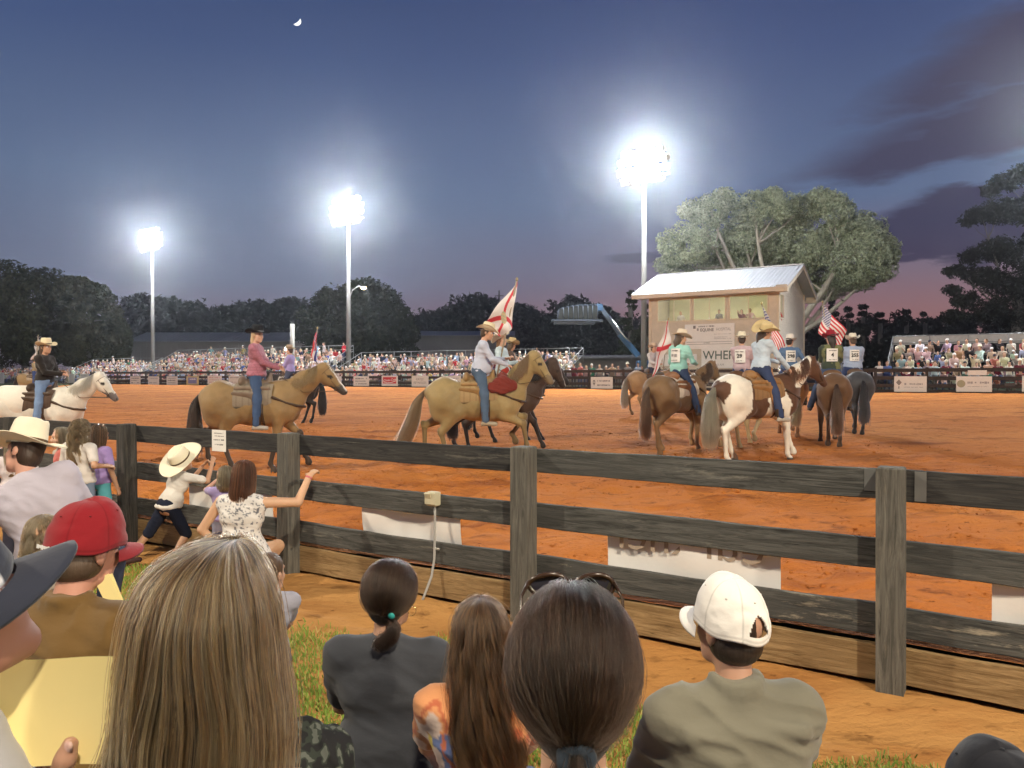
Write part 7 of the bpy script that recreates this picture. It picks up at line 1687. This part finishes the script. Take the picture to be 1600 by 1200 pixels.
# --- small girl next to the woman
Dd = 6.95
def fair(fig, s, n=3500, L=.16, mat=None, seed=1, core=(.16, .10, .05), curlr=0.0, hs=1.15, rad=.0011, w=1.0):
    C = fig['J']['head']; z = L
    lv = [(.138, .004, .004, 0, -.01), (.132, .045, .052, 0, -.012), (.108, .076, .086, 0, -.015), (.06, .092, .104, 0, -.018), (0, .098, .110, 0, -.024), (-.07, .102, .104, 0, -.036), (-.07 - z * .4, .106 * w, .09, 0, -.05), (-.07 - z, .09 * w, .06, 0, -.06)]
    lv = [(a * hs, b * hs, c * hs, d, e * hs) for a, b, c, d, e in lv]
    loft_core('hair_mass', lv, m_hairm, fig['root'], core, C, None, .82).scale = (s,) * 3
    strands('hair', drape(lv, n, 20, seed, thick=.026, C=C, clump=.6, wob=.14, fly=.06, ncl=90, endvar=.22, curlr=curlr, curlf=5), rad, mat or H_FAIR, fig['root'], .5).scale = (s,) * 3
fig = figure('person', 'small fair haired girl in a lilac top raising her arm beside the kneeling woman', 'girl', (px(350, Dd), Dd, 0), R(20), 'stand', s=.58, hs=1.25, head=(R(-65), .0, 0), skin=(.62, .38, .27), shirt=((.40, .33, .60), .35), pants=((.3, .3, .4), .5), vox=.009, hands=((-.12, .42, .56), (.26, .28, .1)), group='children at the near fence', tuck=False); fair(fig, .58, L=.10, seed=4, hs=1.3)
# --- girls at the far end of the fence
Dd = 7.9
fig = figure('person', 'girl with long wavy hair, white tee and jeans near the end of the fence', 'girl', (px(124, Dd), Dd, 0), R(-12), 'stand', s=.80, hs=1.1, head=(R(0), .05, 0), skin=(.55, .32, .2), shirt=((.66, .62, .58), .38), pants=((.18, .24, .34), 1.0), vox=.009, hands=((-.20, .25, .2), (.32, .12, .20)), poles=((-.4, -1, -.6), (.5, -1, -.6)), group='children at the near fence', tuck=False); fair(fig, .80, 6000, .36, H_BROWN if False else hair_mat('light_brown_hair', [(0, (.12, .075, .035)), (.5, (.25, .16, .08)), (1, (.42, .29, .16))], .3, .35), 8, (.12, .07, .035), .022, 1.15, .0012, 1.05)
Dd = 8.15
fig = figure('person', 'child in a purple top and teal skirt half hidden by the girl with wavy hair', 'girl', (px(152, Dd), Dd, 0), R(-20), 'stand', s=.76, hs=1.12, head=(R(-10), .1, 0), skin=(.45, .26, .17), shirt=((.33, .24, .52), .4), pants=((.10, .36, .42), .5), vox=.010, tuck=False, group='children at the near fence', dress=None); fair(fig, .76, 2500, .2, H_BROWN, 9, (.08, .05, .03))
Dd = 8.2
fig = figure('person', 'child in a coral top whose face shows past the cream felt hat', 'girl', (px(96, Dd), Dd, 0), R(120), 'stand', s=.74, hs=1.15, head=(R(20), .0, 0), skin=(.62, .38, .27), shirt=((.60, .16, .14), .4), pants=((.2, .2, .3), .5), vox=.010, tuck=False, group='children at the near fence'); fair(fig, .74, 2500, .14, H_FAIR, 10)
Dd = 7.3
fig = figure('person', 'fair haired girl in a white top with straps, behind the felt hat brim', 'girl', (px(24, Dd), Dd, 0), R(8), 'stand', s=.74, hs=1.12, head=(R(10), .05, 0), skin=(.6, .36, .25), shirt=((.66, .60, .62), .3), pants=((.04, .04, .06), 1.0), vox=.010, tuck=False, group='children at the near fence'); fair(fig, .74, 3500, .30, H_FAIR, 11)
tb = thing('tote_bag', 'teal cloth bag hanging beside the wavy haired girl', 'bag', tuple(K(152, 815, 7.75)), 0)
S = SDF(); S.cone((0, 0, 0), (0, 0, -.14), .07, .09, k=.02, c=(.10, .42, .48), flat=(0, 1, 0), f=.4); S.chain([(-.05, 0, .05), (0, 0, .2), (.05, 0, .05)], [.010, .010, .010], c=(.10, .42, .48)); S.mesh('bag', .010, m_cloth, tb, disp=folds(.01, 3))
# --- small heads in the middle
Dd = 3.7
fig = figure('person', 'fair toddler with a little bun just over the blonde hair', 'toddler', (px(292, Dd), Dd, 0), R(15), 'sit', seat=pz(852, Dd) - .60, s=.62, hs=1.3, head=(R(25), .05, 0), skin=(.62, .38, .27), shirt=((.5, .4, .42), .4), vox=.012, group='seated spectators'); fair(fig, .62, 3000, .02, H_FAIR, 15, hs=1.36)
g = np.random.default_rng(31); n = 700; C = fig['J']['head']; kc = C + v3(-.02, -.10, .12); tt = np.linspace(0, 1, 12)[None, :, None]; a = g.uniform(0, 6.28, (n, 1, 1)); bq = g.uniform(.6, 1, (n, 1, 1))
strands('bun', kc + np.concatenate([.036 * bq * np.cos(tt * 5 + a), .018 * np.sin(a * 3 + tt * 2), .036 * bq * np.sin(tt * 5 + a)], -1), .0012, H_FAIR, fig['root'], .8).scale = (.62,) * 3
Dd = 3.75
fig = figure('person', 'boy with close cropped brown hair in front of the kneeling woman', 'boy', (px(419, Dd), Dd, 0), R(32), 'sit', seat=pz(866, Dd) - .60, s=.66, hs=1.2, build=.8, head=(R(-50), .0, 0), skin=(.50, .29, .2), shirt=((.3, .3, .36), .4), vox=.012, hair=((.075, .045, .026), 0), group='seated spectators')
Dd = 3.3
fig = figure('person', 'child with tousled light brown hair between the lavender shirt and the red cap', 'child', (px(66, Dd), Dd, 0), R(10), 'sit', seat=pz(800, Dd) - .62, s=.66, hs=1.2, head=(R(10), .05, 0), skin=(.5, .3, .2), shirt=((.3, .25, .2), .4), vox=.012, group='seated spectators'); fair(fig, .66, 3000, .03, MATS['light_brown_hair'], 17, (.1, .06, .03), .01)
# --- black cap in the corner, camouflage bag
Dd = 1.5
fig = figure('person', 'person in a black cap whose top just shows in the bottom corner', 'person', (px(1578, Dd), Dd, 0), R(8), 'sit', seat=seat_for(pz(1166, Dd) - .035), head=(0, 0, 0), shirt=((.1, .1, .12), .4), vox=.012, hair=((.02, .015, .01), 0), hat=('cap', dict(col=(.012, .013, .018), opening=False)), group='seated spectators')
m_camo = bpy.data.materials.new('camouflage'); m_camo.use_nodes = True; nt = m_camo.node_tree; tcn = nt.nodes.new('ShaderNodeTexCoord'); vo = nt.nodes.new('ShaderNodeTexNoise'); vo.inputs['Scale'].default_value = 24; vo.inputs['Detail'].default_value = 1.5; nt.links.new(tcn.outputs['Object'], vo.inputs['Vector'])
nt.links.new(ramp(nt, vo.outputs[0], [(0, (.006, .006, .007)), (.52, (.006, .006, .007)), (.53, (.02, .027, .02)), (.60, (.02, .027, .02)), (.62, (.09, .10, .085))], 'CONSTANT'), nt.nodes['Principled BSDF'].inputs['Base Color']); nt.nodes['Principled BSDF'].inputs['Roughness'].default_value = .85
bgp = thing('backpack', 'black and gray camouflage bag beside the charcoal tee', 'bag', tuple(K(478, 1245, 2.35)), R(6))
S = SDF(); S.cone((-.07, 0, .10), (.07, 0, .10), .13, k=.04); S.cone((-.08, 0, -.15), (.08, 0, -.15), .14, k=.05); S.cone((0, -.10, -.12), (0, -.11, .0), .07, k=.03); S.cone((-.04, 0, .23), (.04, 0, .23), .03, k=.03); o = S.mesh('bag', .01, m_camo, bgp, disp=folds(.016, 5, (9, 9, 9))); o.scale = (.72, .72, .9)
# benches that carry the seated spectators
m_seat = M('bench_aluminium', (.4, .4, .4), .5, .5)
for (x, y, z, w, lab) in ((.1, 2.35, .30, 3.0, 'lowest aluminium bench plank under the seated spectators'), (-1.2, 2.1, .56, .9, 'short bench plank under the man in red'), (-.45, 1.05, .66, 1.8, 'second aluminium bench plank under the blonde woman'), (.35, 1.22, .56, 1.3, 'bench plank under the dark haired woman'), (-2.75, 4.4, .44, .7, 'low bench plank near the fence')):
    t_ = thing('bench', lab, 'bench', (x, y, 0), 0, 'spectator benches'); m = MB(); m.box((0, 0, z - .04), (w, .26, .045), bev=.008); m.build('seat', m_seat, t_)
    for q in (-1, 1): m = MB(); m.box((q * w * .42, 0, (z - .06) / 2), (.05, .2, z - .06)); m.build('leg', m_seat, t_)
# ------------------------------------------------------------------ the crowd across the arena
PAL = [('white', (.72, .68, .66), 8), ('cream', (.62, .54, .44), 5), ('pale pink', (.62, .44, .42), 6), ('faded red', (.42, .12, .10), 2), ('bright red', (.50, .03, .04), 1), ('lavender', (.38, .34, .52), 2), ('pale blue', (.36, .46, .60), 3), ('royal blue', (.08, .13, .34), .7), ('navy', (.03, .04, .10), 2),
       ('black', (.02, .02, .022), 2), ('gray', (.26, .26, .26), 3), ('green', (.05, .20, .12), .5), ('tan', (.36, .26, .16), 3), ('mustard', (.42, .32, .12), .6), ('turquoise', (.18, .40, .40), .6), ('maroon', (.16, .02, .04), 1)]
HEAD = [('white cowboy hat', 'cowboy', ((.08, .05, .03), 0)), ('white cap', (.72, .70, .68), ((.08, .05, .03), 0)), ('dark cap', (.03, .03, .05), ((.1, .06, .03), 0)), ('short dark hair', None, ((.035, .022, .015), 0)), ('long brown hair', None, ((.11, .06, .03), 1)), ('fair hair', None, ((.45, .32, .17), 1)), ('red cap', (.42, .03, .03), ((.1, .06, .03), 0))]
ARMS = [dict(), dict(hands=((-.10, .20, .36), (.14, .34, .05)), lean=.15), dict(hands=((-.22, .20, .10), (.10, .12, .58)), lean=.05), dict(hands=((-.10, .42, .0), (.10, .42, .0)), lean=.38)]
VAR = {}
rc = random.Random(77)
def variant(pose, hi, ai, pant):
    key = (pose, hi, ai)
    if key in VAR: return VAR[key]
    S = SDF(); kw = dict(ARMS[ai]); hd_ = HEAD[hi]
    if pose == 'stand': kw = dict(hands=[((-.28, .05, -.05), (.28, .05, -.05)), ((-.10, .25, .20), (.10, .25, .18)), ((-.26, .0, .02), (.14, .20, .50)), ((-.25, .02, .0), (.25, .02, .0))][ai], lean=.03)
    figure('x', 'x', 'x', (0, 0, 0), 0, pose, seat=.45, one=S, shirt=((1, 1, 1), 1.0 if ai in (0, 3) else .4), pants=(pant, 1), shoes=(.08, .06, .05), hair=hd_[2], hat=hd_[1], eyes=False, skin=SKIN2, head=(rc.uniform(-.4, .4), .05, 0), **kw)
    V, Q, C = S.build(.036); VAR[key] = (V, Q, C, mesh_np('body', V, Q, cols=C, mat=m_crowd).data); return VAR[key]
def pick(): return rc.choices(PAL, [p[2] for p in PAL])[0]
PANTS = [(.05, .07, .14), (.10, .09, .07), (.24, .2, .14), (.03, .03, .035)]
slots = []
ROW = ['bottom', 'second', 'third', 'fourth', 'fifth', 'top']
SN = ['lowest bleachers', 'sloping rail bleachers', 'tallest bleachers', 'long bleachers', 'small bleachers']
ENDS = ['near end', 'middle', 'far end']
for si in (4, 3, 2, 1, 0):
    s_ = STANDS[si]; w = s_['t1'] - s_['t0']
    for k in range(s_['nrow']):
        t = .3 + rc.uniform(0, .3)
        while t < w - .2:
            if rc.random() < [.8, .96, .97, .97, .93][si]:
                tt_ = s_['t0'] + t; x, y = fl(tt_, s_['d0'] + k * .75 + rc.uniform(-.05, .08)); pxx = 800 + F * x / y
                if -12 < pxx < 1612: slots.append((si, k, t / w, x, y, .93 + s_['first'] + k * s_['rise'] - .45 + rc.uniform(-.03, .03), pxx))
            t += rc.uniform(.43, .58)
# largest in the picture first: the small bleachers, then the nearest seats of the others
slots.sort(key=lambda q: q[4] - (4 if q[1] >= 3 else 0))
NIND = 268
stuffV = []; stuffQ = []; stuffC = []; off_ = 0; nstand = 0
def person_at(x, y, z, rz, pose, lab, col, hi, ai, s, group):
    V, Q, C, me = variant(pose, hi, ai, rc.choice(PANTS)); o = bpy.data.objects.new('person', me); COL.objects.link(o); o.location = (x, y, z); o.rotation_euler = (0, 0, rz); o.scale = (s, s, s); o.color = (*col, 1); tag(o, lab, 'spectator', group); return o
protos_ = [o for o in []]
seen_ = {}; POSE_ = ['arms down', 'hand at face', 'one arm raised', 'bent forward']
for i, (si, k, f, x, y, z, pxx) in enumerate(slots):
    c = pick(); hi = rc.choices(range(7), [3, 4, 2, 4, 4, 3, .6])[0]; ai = rc.choices(range(4), [4, 3, 1.3, 2])[0]; s = rc.uniform(.88, 1.06) * (rc.uniform(.62, .8) if rc.random() < .12 else 1); rz = math.pi + FANG + rc.uniform(-.5, .5)
    col = tuple(min(.8, v * rc.uniform(.8, 1.15)) for v in c[1])
    stand_up = rc.random() < (.10 if k == STANDS[si]['nrow'] - 1 else .02)
    pose = 'stand' if stand_up else 'sit'
    zz_ = z + (.08 if stand_up else .45 * (1 - s) * 1.0)
    if i < NIND:
        lb_ = '%s, %s top, %s, %s row, %s of %s' % ('standing' if stand_up else POSE_[ai], c[0], HEAD[hi][0], ROW[k], ENDS[min(2, int((f if si < 4 else f * 1.6) * 3))], SN[si])
        for _q in range(25):
            if lb_ not in seen_: break
            c = pick(); col = tuple(min(.8, v * rc.uniform(.8, 1.15)) for v in c[1]); lb_ = ','.join([lb_.split(',')[0], ' %s top' % c[0]] + lb_.split(',')[2:])
        seen_[lb_] = 1
        person_at(x, y, zz_, rz, pose, lb_, col, hi, ai, s, 'spectators on the far bleachers')
    else:
        V, Q, C, me = variant(pose, hi, ai, PANTS[0]); C = C.copy(); a = C[:, 3:4]; C[:, :3] = C[:, :3] * (1 - a) + np.array(col) * C[:, :3] * a; cs, sn = math.cos(rz), math.sin(rz); v = V * s
        stuffV.append(np.stack([x + v[:, 0] * cs - v[:, 1] * sn, y + v[:, 0] * sn + v[:, 1] * cs, zz_ + v[:, 2]], 1)); stuffQ.append(Q + off_); stuffC.append(C[:, :3]); off_ += len(V)
if stuffV:
    o = mesh_np('crowd', np.vstack(stuffV), np.vstack(stuffQ), cols=np.vstack(stuffC), mat=M('crowd_mass', vcol=True, var=.08, vscale=9, rough=.85, spec=.2)); tag(o, 'dense far crowd filling the upper rows of the distant bleachers', 'crowd', kind='stuff')
print('slots', len(slots), 'stuff', len(stuffV))
# people standing at the fence between the long bleachers and the booth
ST = [(897, 'maroon', 3), (907, 'faded red', 4), (916, 'pale pink', 5), (925, 'green', 1), (937, 'cream', 5), (947, 'black', 1), (957, 'tan', 4), (966, 'pale pink', 3), (981, 'gray', 0), (997, 'pale blue', 3), (889, 'white', 1), (1003, 'navy', 4)]
cd_ = {p[0]: p[1] for p in PAL}
for i, (xp, cn, hi) in enumerate(ST):
    D_ = depth_on(xp, 41.4 + .5 * (i % 2)); x = px(xp, D_); person_at(x, D_, .93, math.pi + FANG + rc.uniform(-.4, .4), 'stand', '%s top, %s, standing at the far fence beside the booth' % (cn, HEAD[hi][0]), cd_[cn], hi, i % 4, rc.uniform(.9, 1.04), 'people standing at the far fence')
for i, (xp, cn, hi) in enumerate([(1374, 'white', 3), (1386, 'royal blue', 4), (548, 'gray', 0), (527, 'cream', 1), (236, 'navy', 3), (106, 'tan', 2), (330, 'turquoise', 5), (380, 'mustard', 1)]):
    hi_ = i in (6, 7); D_ = depth_on(xp, 41.5 if not hi_ else 47.3); x = px(xp, D_)
    person_at(x, D_, .93 + (2.3 if hi_ else 0), math.pi + FANG, 'stand', 'lone %s top, %s, standing %s' % (cn, HEAD[hi][0], 'above the tallest bleachers' if hi_ else 'in a gap between the far bleachers'), cd_[cn], hi, i % 4, 1.0, 'people standing around the far bleachers')
for o in [q for q in bpy.data.objects if q.name.startswith('body') and q.data in [v[3] for v in VAR.values()] and q.parent is None and 'category' not in q.keys()]: bpy.data.objects.remove(o)
# announcers in the booth windows
for i, (xl, dy, cn, hi, lab) in enumerate([(1.75, 1.0, 'white', 5, 'announcer in a white top standing in the first booth window'), (4.35, .9, 'gray', 3, 'announcer in a gray shirt leaning in the middle booth window'), (5.85, .7, 'maroon', 4, 'announcer in a maroon top sitting low in the last booth window'), (6.25, 1.2, 'pale pink', 3, 'announcer in a pink shirt standing in the last booth window'), (8.0, .8, 'bright red', 2, 'person in a red top by the small end window of the booth')]):
    p = Vector((BX, BY, BZ)) + Matrix.Rotation(FANG, 3, 'Z') @ Vector((xl, dy, 3.35)); person_at(p.x, p.y, p.z + (.35 if i == 2 else .12), math.pi + FANG, 'stand' if i != 2 else 'sit', lab, cd_[cn], hi, i % 4, 1.0 if i != 2 else 1.05, 'people inside the announcer booth')
# ------------------------------------------------------------------ thin scattering air added to give the floodlights their halos
hz = MB(); hz.box((0, 700, 14.5), (2400, 1600, 33)); ho = hz.build('halo_haze', [], None)
hm = bpy.data.materials.new('halo_haze'); hm.use_nodes = True; nt = hm.node_tree; nt.nodes.clear()
pv = nt.nodes.new('ShaderNodeVolumePrincipled'); pv.inputs['Color'].default_value = (.9, .92, 1, 1); pv.inputs['Density'].default_value = .0006; pv.inputs['Anisotropy'].default_value = .91
oo = nt.nodes.new('ShaderNodeOutputMaterial'); nt.links.new(pv.outputs[0], oo.inputs['Volume']); ho.data.materials.clear(); ho.data.materials.append(hm); tag(ho, kind='stuff')
